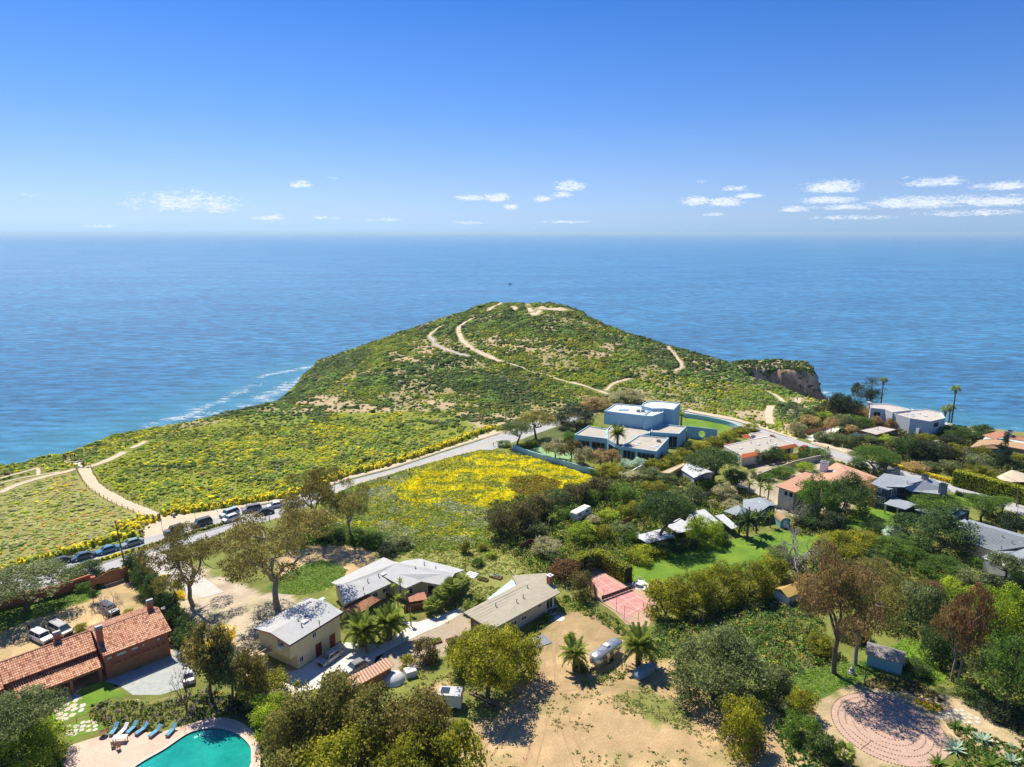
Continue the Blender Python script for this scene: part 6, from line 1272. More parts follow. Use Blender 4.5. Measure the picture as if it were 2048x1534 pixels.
# ------------------------------------------------------------------ other houses of the village
ORT = mat('orange_tile',(.60,.17,.06),.8,(.5,.13,.05),2);SHING = mat('grey_shingle',(.17,.20,.215),.9,(.21,.24,.26),2);SHINGL = mat('pale_grey_shingle',(.25,.29,.32),.9,(.30,.34,.37),1.5);NAVY = mat('navy_siding',(.035,.075,.11),.7,(.045,.09,.13),3);CRM = mat('cream_siding',(.62,.56,.44),.8,(.68,.62,.5),2);BRR = mat('brown_pink_roof',(.50,.27,.17),.9,(.56,.32,.21),1.2)
def walls_under(F,pts,z,ins,m,name='wall',z0=0): P_ = shrink(ccw([(p.x,p.y) for p in F.poly(pts,z)]),ins);mb = MB();mb.prism(P_,z0,z - .1 if not isinstance(z,tuple) else z[0]);mb.build(name,m,F.root);return P_
def lowest_edges(P_,F):
    out = []
    for i in range(len(P_)):
        A,B = P_[i],P_[(i + 1) % len(P_)];d = Vector((B[0] - A[0],B[1] - A[1],0));n = Vector((d.y,-d.x,0)).normalized();nw = Vector((n.x*F.c - n.y*F.s,n.x*F.s + n.y*F.c,0))
        if nw.y < -.25: out.append((d.length,A,B))
    return sorted(out,key=lambda t: -t[0])
def house_red():
    F = Fr(zG(505,985),zG(1140,845),3.5,'red_edged_house','flat-roofed house with orange tile edges beside the road');main = [zG(*q) for q in ((285,850),(655,765),(825,735),(1130,825),(935,885),(700,935),(505,965))];bk = [zG(*q) for q in ((580,712),(750,677),(880,715),(822,733),(655,763))]
    a = block(F,main,3.5,0,CRM,BEIGER,par=.2,pm=TRIMW);b = block(F,bk,3.5,0,CRM,BEIGER,par=.2,pm=TRIMW)
    for q in (((498,950),(702,915),(704,962),(512,1002)),((925,868),(1140,822),(1182,856),(950,908)),((500,722),(560,712),(650,745),(520,762)),((840,716),(870,713),(915,745),(890,748)),((262,850),(380,800),(395,812),(290,862))):
        z = (3.75,3.75,3.1,3.1);P_ = [F.P(*zG(*c),zz_) for c,zz_ in zip(q,z)];mb = MB();mb.slab([tuple(p) for p in P_],.12);mb.build('tile_edge',ORT,F.root);roof_seams(F,P_,ORT,4,h=.06,w=.12,name='tile_row')
    for (x,y,k) in ((490,885,'sky'),(700,838,'sky'),(905,828,'sky'),(612,825,'pipe'),(808,825,'pipe'),(850,795,'pipe'),(640,750,'box')): vent(F,*zG(x,y),3.4,k)
    ed = lowest_edges(a,F)
    for L_,A,B in ed[:3]: window(F,A,B,L_*.2,.3,L_*.6,2.2,nx=3,fm=TRIMW,glass=DKGL)
    for (x,y) in ((655,1050),(735,1030)): p = F.P(*zG(x,y),0);mb = MB();mb.box(p.x - .12,p.y - .12,0,p.x + .12,p.y + .12,3.2);mb.build('carport_post',TRIMW,F.root)
house_red()
def house_cream():
    F = Fr(zI(1040,640),zI(1320,700),0,'cream_house','cream two-storey house with a shallow brown-pink roof');e,r = 5.4,6.6
    g = [F.P(*zI(1030,432),r - .6),F.P(*zI(1268,512),e),F.P(*zI(1640,330),e),F.P(*zI(1390,262),r - .6)];mb = MB();mb.slab([tuple(p) for p in g],.2);mb.build('roof',BRR,F.root);P_ = shrink(ccw([(p.x,p.y) for p in g]),.6);mb = MB();mb.prism(P_,0,lambda p: e - .15);mb.build('wall',CRM,F.root)
    ed = lowest_edges(P_,F);L_,A,B = min(ed,key=lambda t: t[1][0] + t[2][0]);win_px(F,A,B,zI(1130,0)[0],zI(1178,0)[0],zI(0,490)[1],zI(0,552)[1],nx=1);win_px(F,A,B,zI(1188,0)[0],zI(1240,0)[0],zI(0,505)[1],zI(0,570)[1],nx=1)
    c = [zI(1560,268),zG(1640,1050),zH(380,1100),zH(585,1180),zH(420,1215),zI(1560,420)];pk0,pk1 = F.P(*zG(1700,1100),5.6),F.P(*zH(250,1110),5.6);q = [F.P(*p,4.2) for p in c]
    for pts in ([q[0],q[1],pk0],[q[1],q[2],pk1,pk0],[q[2],q[3],pk1],[q[3],q[4],q[5],pk0,pk1],[q[5],q[0],pk0]): mb = MB();mb.slab([tuple(p) for p in pts],.2);mb.build('roof',BRR,F.root)
    walls_under(F,c,4.2,.7,CRM);chimney(F,zI(1615,0)[0],zI(0,145)[1],zI(0,222)[1],5.2,1.9,TRIMW,mat('chimney_top',(.2,.22,.24),.8));vent(F,*zI(1900,265),5.2);vent(F,*zI(1745,265),5.0,'sky');vent(F,*zI(1930,262),5.0,'sky')
house_cream()
def house_navy():
    F = Fr(zJ(300,640),zJ(470,690),0,'navy_house','navy blue two-storey house with grey shingle roofs and stone chimneys')
    def R_(pts,zs,m=SHINGL,n=0): q = [F.P(*zJ(*p),z) for p,z in zip(pts,zs)];mb = MB();mb.slab([tuple(p) for p in q],.2);mb.build('roof',m,F.root);return q
    a = R_([(242,395),(455,468),(765,382),(402,274)],(5.6,5.6,7.4,7.4));roof_seams(F,a,SHINGL,10,h=.02,w=.05,name='shingle_course')
    b = R_([(425,430),(640,436),(850,370),(770,375)],(6.0,6.9,7.2,7.0));c = R_([(640,436),(712,480),(1050,520),(1185,470),(965,332),(850,370)],(6.9,5.8,5.6,5.6,7.3,7.3));d = R_([(765,382),(965,332),(700,318),(402,274)],(7.4,7.3,6.8,6.9))
    w1 = [(300,432),(455,478),(640,448),(712,492),(1050,520),(1150,478),(965,345),(430,300)];P_ = shrink(ccw([(p.x,p.y) for p in [F.P(*zJ(*q),5.6) for q in w1]]),.35);mb = MB();mb.prism(P_,0,5.45);mb.build('wall',NAVY,F.root)
    for (x0,x1,y0,y1,nx,ny) in ((480,540,460,555,3,4),(320,372,440,495,3,2),(305,350,540,620,2,3),(355,405,550,632,2,3)):
        best = None
        for L_,A,B in lowest_edges(P_,F):
            t,z = F.on(*zJ((x0 + x1)/2,(y0 + y1)/2),A,B)
            if 0 < t < L_ and 0 < z < 6 and (best is None or L_ > best[0]): best = (L_,A,B)
        if best: win_px(F,best[1],best[2],zJ(x0,0)[0],zJ(x1,0)[0],zJ(0,y0)[1],zJ(0,y1)[1],nx=nx,ny=ny)
    st = mat('stone_chimney',(.24,.23,.21),.95,(.34,.32,.3),5)
    chimney(F,zJ(880,0)[0],zJ(0,300)[1],zJ(0,355)[1],7.0,1.3,st,DARKM);chimney(F,zJ(1088,0)[0],zJ(0,405)[1],zJ(0,500)[1],5.8,1.5,st,DARKM);chimney(F,zJ(548,0)[0],zJ(0,218)[1],zJ(0,285)[1],6.6,1.1,st,DARKM)
    for (x,y,k) in ((525,338,'sky'),(795,420,'pipe'),(905,385,'pipe'),(670,395,'pipe')): vent(F,*zJ(x,y),6.9,k)
    R_([(395,632),(650,700),(790,640),(530,545)],(3.0,3.0,3.6,3.6))
    for x,y in ((408,745),(553,765)): p = F.P(*zJ(x,y),0);mb = MB();mb.box(p.x - .18,p.y - .18,0,p.x + .18,p.y + .18,2.9);mb.build('porch_post',TRIMW,F.root)
    q = R_([(960,655),(1275,652),(1420,690),(1290,690),(1142,795),(1040,785),(760,700)],(4.0,4.0,3.9,3.6,3.3,3.3,3.4));P2 = shrink(ccw([(p.x,p.y) for p in [F.P(*zJ(*t),3.3) for t in ((800,705),(960,660),(1400,695),(1430,712),(1240,810),(1150,800),(1040,790))]]),.3);mb = MB();mb.prism(P2,0,3.15);mb.build('wall',NAVY,F.root)
    L_,A,B = lowest_edges(P2,F)[0];window(F,A,B,L_*.35,.9,1.0,1.2,nx=2,ny=2);window(F,A,B,L_*.65,.9,1.0,1.2,nx=2,ny=2)
house_navy()
def house_shingle():
    F = Fr(zJ(1330,1062),zJ(1690,1188),3.0,'shingle_house','white house with a long dark grey shingle roof at the right edge')
    def R_(pts,zs,m=SHING): q = [F.P(*zJ(*p),z) for p,z in zip(pts,zs)];mb = MB();mb.slab([tuple(p) for p in q],.2);mb.build('roof',m,F.root);return q
    a = R_([(1275,935),(1325,1062),(1695,1190),(2300,1100),(1385,838)],(3.2,3.0,3.0,4.6,4.6));roof_seams(F,[a[1],a[2],a[3],a[4]],SHING,16,h=.02,w=.05,name='shingle_course');R_([(1225,858),(1270,925),(1385,838),(1350,812)],(3.2,3.2,4.6,4.0),SHINGL);R_([(1385,838),(2300,1100),(2330,1080),(1400,815)],(4.6,4.6,3.8,3.8),SHINGL)
    b = R_([(1545,1262),(1700,1192),(1960,1190),(2048,1158),(2400,1300),(2000,1330),(1900,1300),(1780,1275)],(3.0,3.5,4.2,4.4,4.4,3.3,3.1,3.0),SHINGL)
    P_ = shrink(ccw([(p.x,p.y) for p in [F.P(*zJ(*t),3.0) for t in ((1300,950),(1330,1062),(1690,1188),(2300,1330),(2330,1100),(1390,840))]]),.6);mb = MB();mb.prism(P_,0,2.9);mb.build('wall',CRM,F.root)
    A,B = (.8,.65),(F.L - .8,.65);window(F,A,B,1.0,.3,1.6,2.1,nx=3,ny=4,name='french_door');window(F,A,B,5.2,.9,1.4,1.2,nx=2,ny=2)
    P2 = shrink(ccw([(p.x,p.y) for p in [F.P(*zJ(*t),3.0) for t in ((1560,1268),(1700,1200),(2300,1260),(2300,1480),(1900,1400))]]),.2);mb = MB();mb.prism(P2,0,2.9);mb.build('wall',TRIMW,F.root);L_,A,B = lowest_edges(P2,F)[0];roofseg = MB()
    for k in range(9): wallbox(roofseg,A,B,.05,L_ - .05,.15 + k*.3,.19 + k*.3,0,.03)
    roofseg.build('siding',TRIMW,F.root)
    for (x,y,k) in ((1790,1030,'pipe'),(1905,1095,'pipe'),(1990,1080,'sky'),(1780,1160,'pipe')): vent(F,*zJ(x,y),4.0,k)
house_shingle()
def house_white():
    F = Fr(zH(515,470),zH(905,575),6.6,'white_cliff_house','white flat-roofed modern house above the sea');WH = mat('white_stucco',(.60,.61,.60),.9,(.66,.67,.66),.6);RF = mat('pale_roof',(.44,.41,.36),.9,(.51,.48,.42),.5);q = lambda*p: [zH(*t) for t in p]
    a = block(F,q((508,478),(505,436),(660,436),(780,460),(880,488),(905,500),(730,522),(650,492)),6.8,0,WH,RF);b = block(F,q((725,528),(905,502),(1060,490),(1215,522),(1258,580),(1105,615),(905,582)),6.4,0,WH,RF);c = block(F,q((812,632),(905,605),(1105,655),(992,692)),3.3,0,WH,RF);d = block(F,q((1258,625),(1330,640),(1315,655),(1240,645)),1.6,0,WH,RF,par=.1)
    ed = lowest_edges(c,F);L_,A,B = ed[0];t0 = F.on(*zH(822,740),A,B)[0]
    for k in (0,1): door(F,A,B,.3 + k*(L_*.36),L_*.30,2.3,WOODB,'garage_door',3)
    for i,(bl,e_) in enumerate(((a,0),(a,1),(b,0),(b,1))):
        ed = lowest_edges(bl,F)
        if e_ < len(ed): L_,A,B = ed[e_];window(F,A,B,L_*.25,3.9,min(L_*.5,3.0),1.6,nx=2,fm=WH,glass=DKGL)
    for (x,y,k) in ((820,495,'sky'),(850,520,'sky'),(865,545,'sky'),(920,540,'sky'),(925,558,'sky'),(990,535,'sky'),(1055,562,'sky'),(925,500,'sky')): vent(F,*zH(x,y),6.2,k)
    chimney(F,zH(490,0)[0],zH(0,425)[1],zH(0,450)[1],6.4,1.2,WH,WH)
    F2 = Fr(zH(385,700),zH(570,750),2.9,'flat_garage','low brown garage with a wide pale flat roof near the white house','garage');block(F2,q((385,702),(598,660),(782,695),(568,750)),2.9,0,mat('brown_board',(.17,.10,.06),.9),RF,par=.15);vent(F2,*zH(580,700),2.8)
    F3 = Fr(zH(300,745),zH(400,770),2.2,'solar_canopy','small canopy of dark solar panels beside the flat garage','canopy');p = [F3.P(*zH(*t),z) for t,z in (((300,745),2.2),((385,770),2.2),((440,745),2.7),((350,728),2.7))]
    for i in range(3): s = MB();A_,B_ = p[0].lerp(p[1],i/3 + .02),p[0].lerp(p[1],(i + 1)/3 - .02);C_,D_ = p[3].lerp(p[2],(i + 1)/3 - .02),p[3].lerp(p[2],i/3 + .02);s.slab([tuple(A_),tuple(B_),tuple(C_),tuple(D_)],.06);s.build('solar_panel',mat('solar_glass',(.04,.06,.1),.15),F3.root)
    for i in (0,1): s = MB();s.box(p[i].x - .06,p[i].y - .06,0,p[i].x + .06,p[i].y + .06,2.15);s.build('post',METAL,F3.root)
    F4 = Fr(zH(1500,875),zH(1740,905),3.0,'tiled_villa','low villa with brown and red tile roofs above the sea at the right edge');TT = mat('red_tile_roof',(.36,.15,.09),.85,(.46,.22,.14),2);TB = mat('brown_tile_roof',(.40,.25,.14),.9,(.48,.31,.18),2)
    def R_(pts,zs,m): s = MB();s.slab([tuple(F4.P(*zH(*t),z)) for t,z in zip(pts,zs)],.2);s.build('roof',m,F4.root)
    R_([(1500,875),(1600,800),(1735,842),(2060,900),(2060,925),(1890,885),(1740,885)],(3.0,4.0,4.0,4.0,3.0,3.0,3.0),TB);R_([(1625,752),(1790,712),(1900,740),(1760,795)],(4.2,5.2,5.2,4.2),TT);R_([(1880,745),(2120,775),(2150,830),(1885,785)],(5.2,5.2,4.2,4.2),TT);R_([(1600,800),(1760,795),(2150,850),(2060,900),(1735,842)],(4.0,4.3,4.3,3.9,4.0),TB)
    walls_under(F4,[zH(1560,865),zH(1640,760),(2060,878),(2070,905),zH(1900,885)],3.0,.5,mat('aqua_wall',(.45,.55,.52),.8));chimney(F4,zH(1900,0)[0],zH(0,712)[1],zH(0,755)[1],4.9,1.1,WH,DARKM)
    F5 = Fr(zH(1780,1175),zH(1960,1212),2.6,'pavilion','round pavilion with a beige tent-like roof at the right edge','pavilion');pk = F5.P(*zH(1925,1100),4.0);rim = [F5.P(*zH(*t),2.6) for t in ((1770,1172),(1820,1205),(1920,1222),(2060,1222),(2110,1190),(2060,1140),(1920,1125),(1830,1140))];s = MB();s.add([tuple(pk)] + [tuple(r) for r in rim],[(0,i + 1,(i + 1) % 8 + 1) for i in range(8)]);s.add([tuple(r) for r in rim] + [(r.x,r.y,r.z - .12) for r in rim],[(i,i + 8,(i + 1) % 8 + 8,(i + 1) % 8) for i in range(8)]);s.build('roof',mat('beige_canvas',(.60,.50,.35),.9),F5.root)
    for r in rim[:4]: s = MB();s.box(r.x*.97 - .08 + pk.x*.03,r.y*.97 - .08 + pk.y*.03,0,r.x*.97 + .08 + pk.x*.03,r.y*.97 + .08 + pk.y*.03,2.5);s.build('post',WOODB,F5.root)
house_white()
def small_buildings():
    F = Fr(zI(820,760),zI(1050,665),3.4,'slate_bungalow','small bungalow with a blue-grey roof behind the banana plants')
    def R_(F,fz,pts,zs,m): q = [F.P(*fz(*t),z) for t,z in zip(pts,zs)];s = MB();s.slab([tuple(p) for p in q],.15);s.build('roof',m,F.root);return q
    R_(F,zI,[(640,600),(640,690),(820,760),(960,668),(840,570)],(2.9,2.9,2.9,4.0,4.0),SHINGL);R_(F,zI,[(840,570),(960,668),(1052,665),(900,580)],(4.0,4.0,3.0,3.0),SHINGL);R_(F,zI,[(400,738),(560,790),(620,710),(590,660)],(2.6,2.6,2.9,2.9),SHINGL);s = F.P(*zI(850,632),3.8);vent(F,*zI(850,632),3.6,'sky')
    P_ = walls_under(F,[zI(640,600),zI(560,780),zI(820,762),zI(1045,668),zI(900,585)],2.9,.4,mat('blue_grey_siding',(.10,.15,.18),.8));L_,A,B = lowest_edges(P_,F)[0];window(F,A,B,L_*.3,1.2,1.0,1.1,nx=2)
    WT = mat('white_canvas',(.46,.48,.49),.7,(.54,.56,.57),.7);F = Fr(zI(0,860),zI(180,712),2.8,'tented_workshop','workshop under long white canvas roofs beside the beige fence','workshop');R_(F,zI,[(-60,860),(20,740),(175,710),(370,880),(270,900),(120,960)],(2.2,2.9,3.0,2.3,2.2,2.0),WT);R_(F,zI,[(300,790),(400,770),(590,930),(500,950)],(2.6,2.6,2.0,2.0),WT);R_(F,zI,[(-300,900),(-120,820),(-60,860),(60,960),(-150,1000)],(2.4,2.6,2.6,2.1,2.1),WT);walls_under(F,[zI(-40,850),zI(170,730),zI(350,880),zI(120,950)],2.1,.5,mat('plywood',(.42,.32,.2),.9))
    F = Fr((1265,1078),(1300,1088),2.3,'patio_cover','grey flat patio cover beside the tall pine','canopy');R_(F,lambda x,y: (x,y),[(1268,1072),(1296,1086),(1350,1072),(1320,1058)],(2.4,)*4,WT)
    for (x,y) in ((1272,1085),(1296,1098),(1346,1082)): p = F.P(x,y,0);s = MB();s.box(p.x - .07,p.y - .07,0,p.x + .07,p.y + .07,2.25);s.build('post',METAL,F.root)
    F = Fr(zF(1490,830),zF(1600,772),0,'ochre_shed','long ochre shed with a thin flat roof near the white tent','shed');a = block(F,[zF(*t) for t in ((1415,765),(1600,690),(1618,702),(1490,775))],2.6,0,mat('ochre_wall',(.42,.30,.10),.9),mat('tan_flat_roof',(.46,.42,.3),.9),par=.08);ed = lowest_edges(a,F);door(F,ed[0][1],ed[0][2],ed[0][0]*.5,.9,2.0,WOODB)
    F = Fr((1367,955),(1400,960),0,'white_tent','white canvas tent beside the ochre shed','tent');q = [F.P(*t,z) for t,z in (((1360,938),2.0),((1388,956),2.0),((1410,946),3.0),((1374,926),3.0))];s = MB();s.slab([tuple(p) for p in q],.04);s.build('tent_roof',WT,F.root);q2 = [F.P(*t,z) for t,z in (((1410,946),3.0),((1374,926),3.0),((1392,928),2.0),((1425,944),2.0))];s = MB();s.slab([tuple(p) for p in q2],.04);s.build('tent_roof',WT,F.root);s = MB();s.prism(shrink(ccw([(p.x,p.y) for p in (q[0],q[1],q2[3],q2[2])]),.15),0,1.9);s.build('tent_wall',WT,F.root)
    # blue barrel-roofed garden shed
    A,B = W(*zI(1085,940)),W(*zI(1200,935));L_ = (B - A).length;r = empty('garden_shed',tuple(A),math.atan2((B - A).y,(B - A).x),'blue garden shed with a brown barrel roof beside the lawn','shed');D = 3.2;n = 8;pr = [(L_/2 - (L_/2 + .1)*math.cos(math.pi*i/n),1.5 + 1.1*math.sin(math.pi*i/n)) for i in range(n + 1)]
    s = MB();s.box(0,0,0,L_,D,1.55);s.add([(x,0.001,z) for x,z in pr],[tuple(range(n + 1))]);s.build('wall',mat('turquoise_siding',(.16,.40,.45),.8),r);s = MB();s.add([(x,y,z + .05) for y in (-.2,D + .2) for x,z in pr],[(i,i + 1,n + 2 + i,n + 1 + i) for i in range(n)]);s.build('roof',mat('brown_shingle',(.36,.24,.14),.9),r);s = MB();s.box(L_*.3,-.05,0,L_*.7,-.005,1.9);s.build('door',TRIMW,r)
    # turquoise shed by the labyrinth
    A,B = W(*zL(1045,590)),W(*zL(1270,632));F = Fr(zL(1050,572),zL(1270,634),0,'turquoise_shed','weathered turquoise shed with a grey roof under the eucalyptus','shed');L_ = F.L;d = max(2.5,F.P(*zL(1338,580),0).y);s = MB();s.box(0,0,0,L_,d,2.3);s.build('wall',mat('turquoise_paint',(.20,.42,.44),.85,(.28,.46,.46),3),F.root);rf = mat('weathered_shed_roof',(.22,.21,.19),.9,(.3,.28,.25),2)
    for pts in ([(-.3,-.3,2.25),(L_ + .3,-.3,2.25),(L_ + .3,d/2,3.0),(-.3,d/2,3.0)],[(-.3,d/2,3.0),(L_ + .3,d/2,3.0),(L_ + .3,d + .3,2.25),(-.3,d + .3,2.25)]): s = MB();s.slab(pts,.1);s.build('roof',rf,F.root)
    door(F,(L_,0),(L_,d),.6,.9,1.9,mat('grey_door',(.3,.32,.32),.8));s = MB();s.add([(L_,0,2.25),(L_,d,2.25),(L_,d/2,2.92)],[(0,1,2)]);s.build('gable_wall',TRIMW,F.root)
    F = Fr((1588,1208),(1628,1190),0,'garden_hut','white hut with a yellowish roof behind the rust eucalyptus','hut');s = MB();s.box(-2.2,0,0,2.6,3,2.3);s.build('wall',TRIMW,F.root)
    for pts in ([(-2.5,-.3,2.25),(2.9,-.3,2.25),(2.9,1.5,3.2),(-2.5,1.5,3.2)],[(-2.5,1.5,3.2),(2.9,1.5,3.2),(2.9,3.3,2.25),(-2.5,3.3,2.25)]): s = MB();s.slab(pts,.1);s.build('roof',mat('ochre_roof',(.5,.34,.1),.85),F.root)
    door(F,(-2.2,0),(2.6,0),.5,.9,2.0,mat('aqua_door',(.3,.5,.5),.7))
    # rusty corrugated roof shed beside the yellow house
    F = Fr(zD(870,905),zD(1215,715),2.5,'rusty_shed','shed with a striped rusty corrugated roof beside the yellow house','shed');q = [F.P(*zD(*t),z) for t,z in (((870,905),2.3),((1215,715),2.3),((1155,650),2.8),((830,815),2.8))];s = MB();s.slab([tuple(p) for p in q],.06);s.build('roof',mat('rust_roof',(.42,.17,.07),.85,(.52,.26,.13),3),F.root);s = MB();n = 15
    for i in range(n): t0,t1 = (i + .15)/n,(i + .5)/n;a,b = q[0].lerp(q[1],t0),q[0].lerp(q[1],t1);c,d = q[3].lerp(q[2],t1),q[3].lerp(q[2],t0);up = Vector((0,0,.05));s.slab([tuple(a + up),tuple(b + up),tuple(c + up),tuple(d + up)],.06)
    s.build('pale_roof_sheets',mat('pale_sheet',(.62,.54,.45),.8),F.root);s = MB();s.prism(shrink(ccw([(p.x,p.y) for p in q]),.4),0,2.2);s.build('wall',WOODB,F.root)
    # white dome tent and trailer in the trees
    p = W(*zD(1215,830));r = empty('dome_tent',tuple(p),.5,'white dome cover beside the rusty shed','tent');s = MB();s.lathe([(1.8*math.cos(a),1.4*math.sin(a)) for a in (0,.35,.7,1.0,1.3,1.55)],(0,0,0),14);s.build('cover',mat('dirty_white_canvas',(.55,.56,.55),.7,(.62,.63,.6),2),r,smooth=True);s = MB();s.box(1.8,-.8,0,3.6,.8,1.1);s.build('entrance',WT,r)
    F = Fr(zD(1560,1065),zD(1740,1075),0,'white_trailer','white box trailer with a solar panel half hidden by the trees','trailer');L_ = F.L;s = MB();s.box(0,0,.5,L_,2.2,2.6);s.build('trailer_body',WT,F.root);s = MB();s.box(.3,.5,2.6,1.6,1.8,2.68);s.build('solar_panel',mat('solar_glass',(.04,.06,.1),.15),F.root)
    for x in (.8,L_ - .8): s = MB();s.tube([(x,-.02,.32),(x,.2,.32)],.32,12);s.build('wheel',DARKM,F.root)
    # white caravan in the thicket
    F = Fr(zF(820,1140),zF(922,1085),0,'white_caravan','white caravan with a striped side in the middle of the thicket','caravan');L_ = F.L;wd = 2.3;L_ = 6.0;s = MB();s.add(*rounded_box(-3.0,0,.6,3.2,wd,2.7,.3));s.build('caravan_body',TRIMW,F.root,smooth=False);s = MB();s.box(-2.6,-.02,1.7,-1.2,-.004,2.2);s.build('window',GLASS,F.root);s = MB();s.box(.6,-.02,1.7,2.0,-.004,2.2);s.build('window',GLASS,F.root);s = MB();s.box(-2.9,-.03,1.2,3.1,-.006,1.32);s.build('stripe',mat('grey_stripe',(.3,.32,.34),.6),F.root);vent(F,*zF(845,1040),2.65,'sky')
    for x in (-.6,.4): s = MB();s.tube([(x,-.04,.34),(x,.2,.34)],.33,12);s.build('wheel',DARKM,F.root)
def rounded_box(x0,y0,z0,x1,y1,z1,r):
    """box whose long top edges and ends are bevelled"""
    prof = [(y0,z0),(y1,z0),(y1,z1 - r),(y1 - r*.4,z1 - r*.3),(y1 - r,z1),(y0 + r,z1),(y0 + r*.4,z1 - r*.3),(y0,z1 - r)];n = len(prof);st = [(x0,.86),(x0 + r,1),(x1 - r,1),(x1,.86)];V = [];Fc = [];cy,cz = (y0 + y1)/2,z0
    for x,k in st: V += [(x,cy + (y - cy)*k,cz + (z - cz)*k) for y,z in prof]
    for i in range(3):
        for j in range(n): Fc.append((i*n + j,(i + 1)*n + j,(i + 1)*n + (j + 1) % n,i*n + (j + 1) % n))
    Fc += [tuple(range(n)),tuple(range(3*n,4*n))[::-1]];return V,Fc
small_buildings()

# ------------------------------------------------------------------ swimming pool, deck and furniture
def pool():
    P = smooth_line(pxl([(262,1540),(330,1498),(381,1465),(429,1456.8),(470,1466),(498,1490),(502,1513),(496,1540),(440,1640),(250,1660),(200,1610)]),5,True);c = polysheet('pool_water',P,-.16,mat('pool_water',(0.008,0.25,0.21),.08,(0.015,0.34,0.29),.25,bump=.08,bscale=6,spec=.6),None,None)
    r = empty('swimming_pool',(0,0,0),0,'kidney-shaped turquoise swimming pool at the bottom left','swimming pool');c.parent = r
    n = len(P);mb = MB();mb.add([(p.x,p.y,z) for z in (.03,-1.2) for p in P],[(i,(i + 1) % n,n + (i + 1) % n,n + i) for i in range(n)]);mb.build('pool_wall',mat('pool_tile',(.04,.22,.22),.4),r)
    polysheet('pool_step',smooth_line(pxl([(388,1471),(405,1464),(424,1461),(422,1465),(404,1469),(390,1475)]),4,True),-.15,mat('pool_step_pale',(.10,.50,.40),.3),r,None)
    q = [(p.x,p.y) for p in P];a = sum(q[i][0]*q[(i + 1) % n][1] - q[(i + 1) % n][0]*q[i][1] for i in range(n));o = shrink(q if a > 0 else q[::-1],-.42);i_ = q if a > 0 else q[::-1];mb = MB()
    for k in range(n): j = (k + 1) % n;mb.prism([o[k],o[j],i_[j],i_[k]],-.3,.06)
    mb.build('pool_coping',mat('coping_stone',(.62,.5,.4),.85),r)
    return q
POOLQ = pool()
def carve():
    me = ground.data;co = np.empty(len(me.vertices)*3,np.float32);me.vertices.foreach_get('co',co);co = co.reshape(-1,3);k = (co[:,1] < 100);idx = np.where(k)[0];P = shrink(ccw(POOLQ),-1.4);m = inpoly(co[idx,0],co[idx,1],P);co[idx[m],2] = -1.5;me.vertices.foreach_set('co',co.ravel());me.update()
    # deck with the pool cut out
    o = [x for x in COL.objects if x.name.startswith('pool_deck')][0];D = [(v.x,v.y) for v in smooth_line(pxl([(125,1534),(135,1498),(160,1485),(215,1470),(290,1465),(330,1462),(380,1448),(425,1436),(470,1440),(505,1462),(520,1500),(520,1560),(520,1700),(60,1760),(60,1560)]),3,True)]
    bm = bmesh.new();E_ = []
    for L_ in (D,POOLQ):
        vs = [bm.verts.new((p[0],p[1],.04)) for p in L_];E_ += [bm.edges.new((vs[i],vs[(i + 1) % len(vs)])) for i in range(len(vs))]
    bmesh.ops.triangle_fill(bm,edges=E_,use_beauty=True);bmesh.ops.recalc_face_normals(bm,faces=bm.faces);bm.to_mesh(o.data);bm.free()
carve()
BLU = mat('blue_cushion',(.10,.30,.42),.8,(.14,.36,.5),4);TW = mat('teak',(.34,.2,.1),.7)
def lounger(px,py,an,label,m=BLU):
    p = W(px,py);r = empty('sun_lounger',(p.x,p.y,.04),an,label,'sun lounger','sun loungers beside the pool');s = MB();s.box(-1.0,-.32,.26,.45,.32,.33);s.build('frame',TW,r);s = MB();s.box(-.98,-.3,.33,.42,.3,.42);s.build('cushion',m,r);s = MB();s.slab([(.42,-.3,.46),(1.0,-.3,.88),(1.0,.3,.88),(.42,.3,.46)],.1);s.build('backrest',m,r)
    for x in (-.85,.35):
        for y in (-.27,.27): s = MB();s.box(x - .04,y - .04,0,x + .04,y + .04,.27);s.build('leg',TW,r)
    return r
L_S = ['leftmost blue sun lounger beside the flower bed','second blue sun lounger from the left, next to the white towel','third blue sun lounger from the left, beside the plant pot','fourth blue sun lounger from the left','rightmost blue sun lounger, nearest the purple flowers']
for i,(x,y,a) in enumerate([(229,1464,1.62),(265,1461,1.35),(284,1464,1.1),(311,1468,1.2),(343,1466,1.4)]): lounger(x,y,a,L_S[i])
lounger(247,1465,1.45,'sun lounger covered with a white towel, between the first two blue ones',TRIMW)
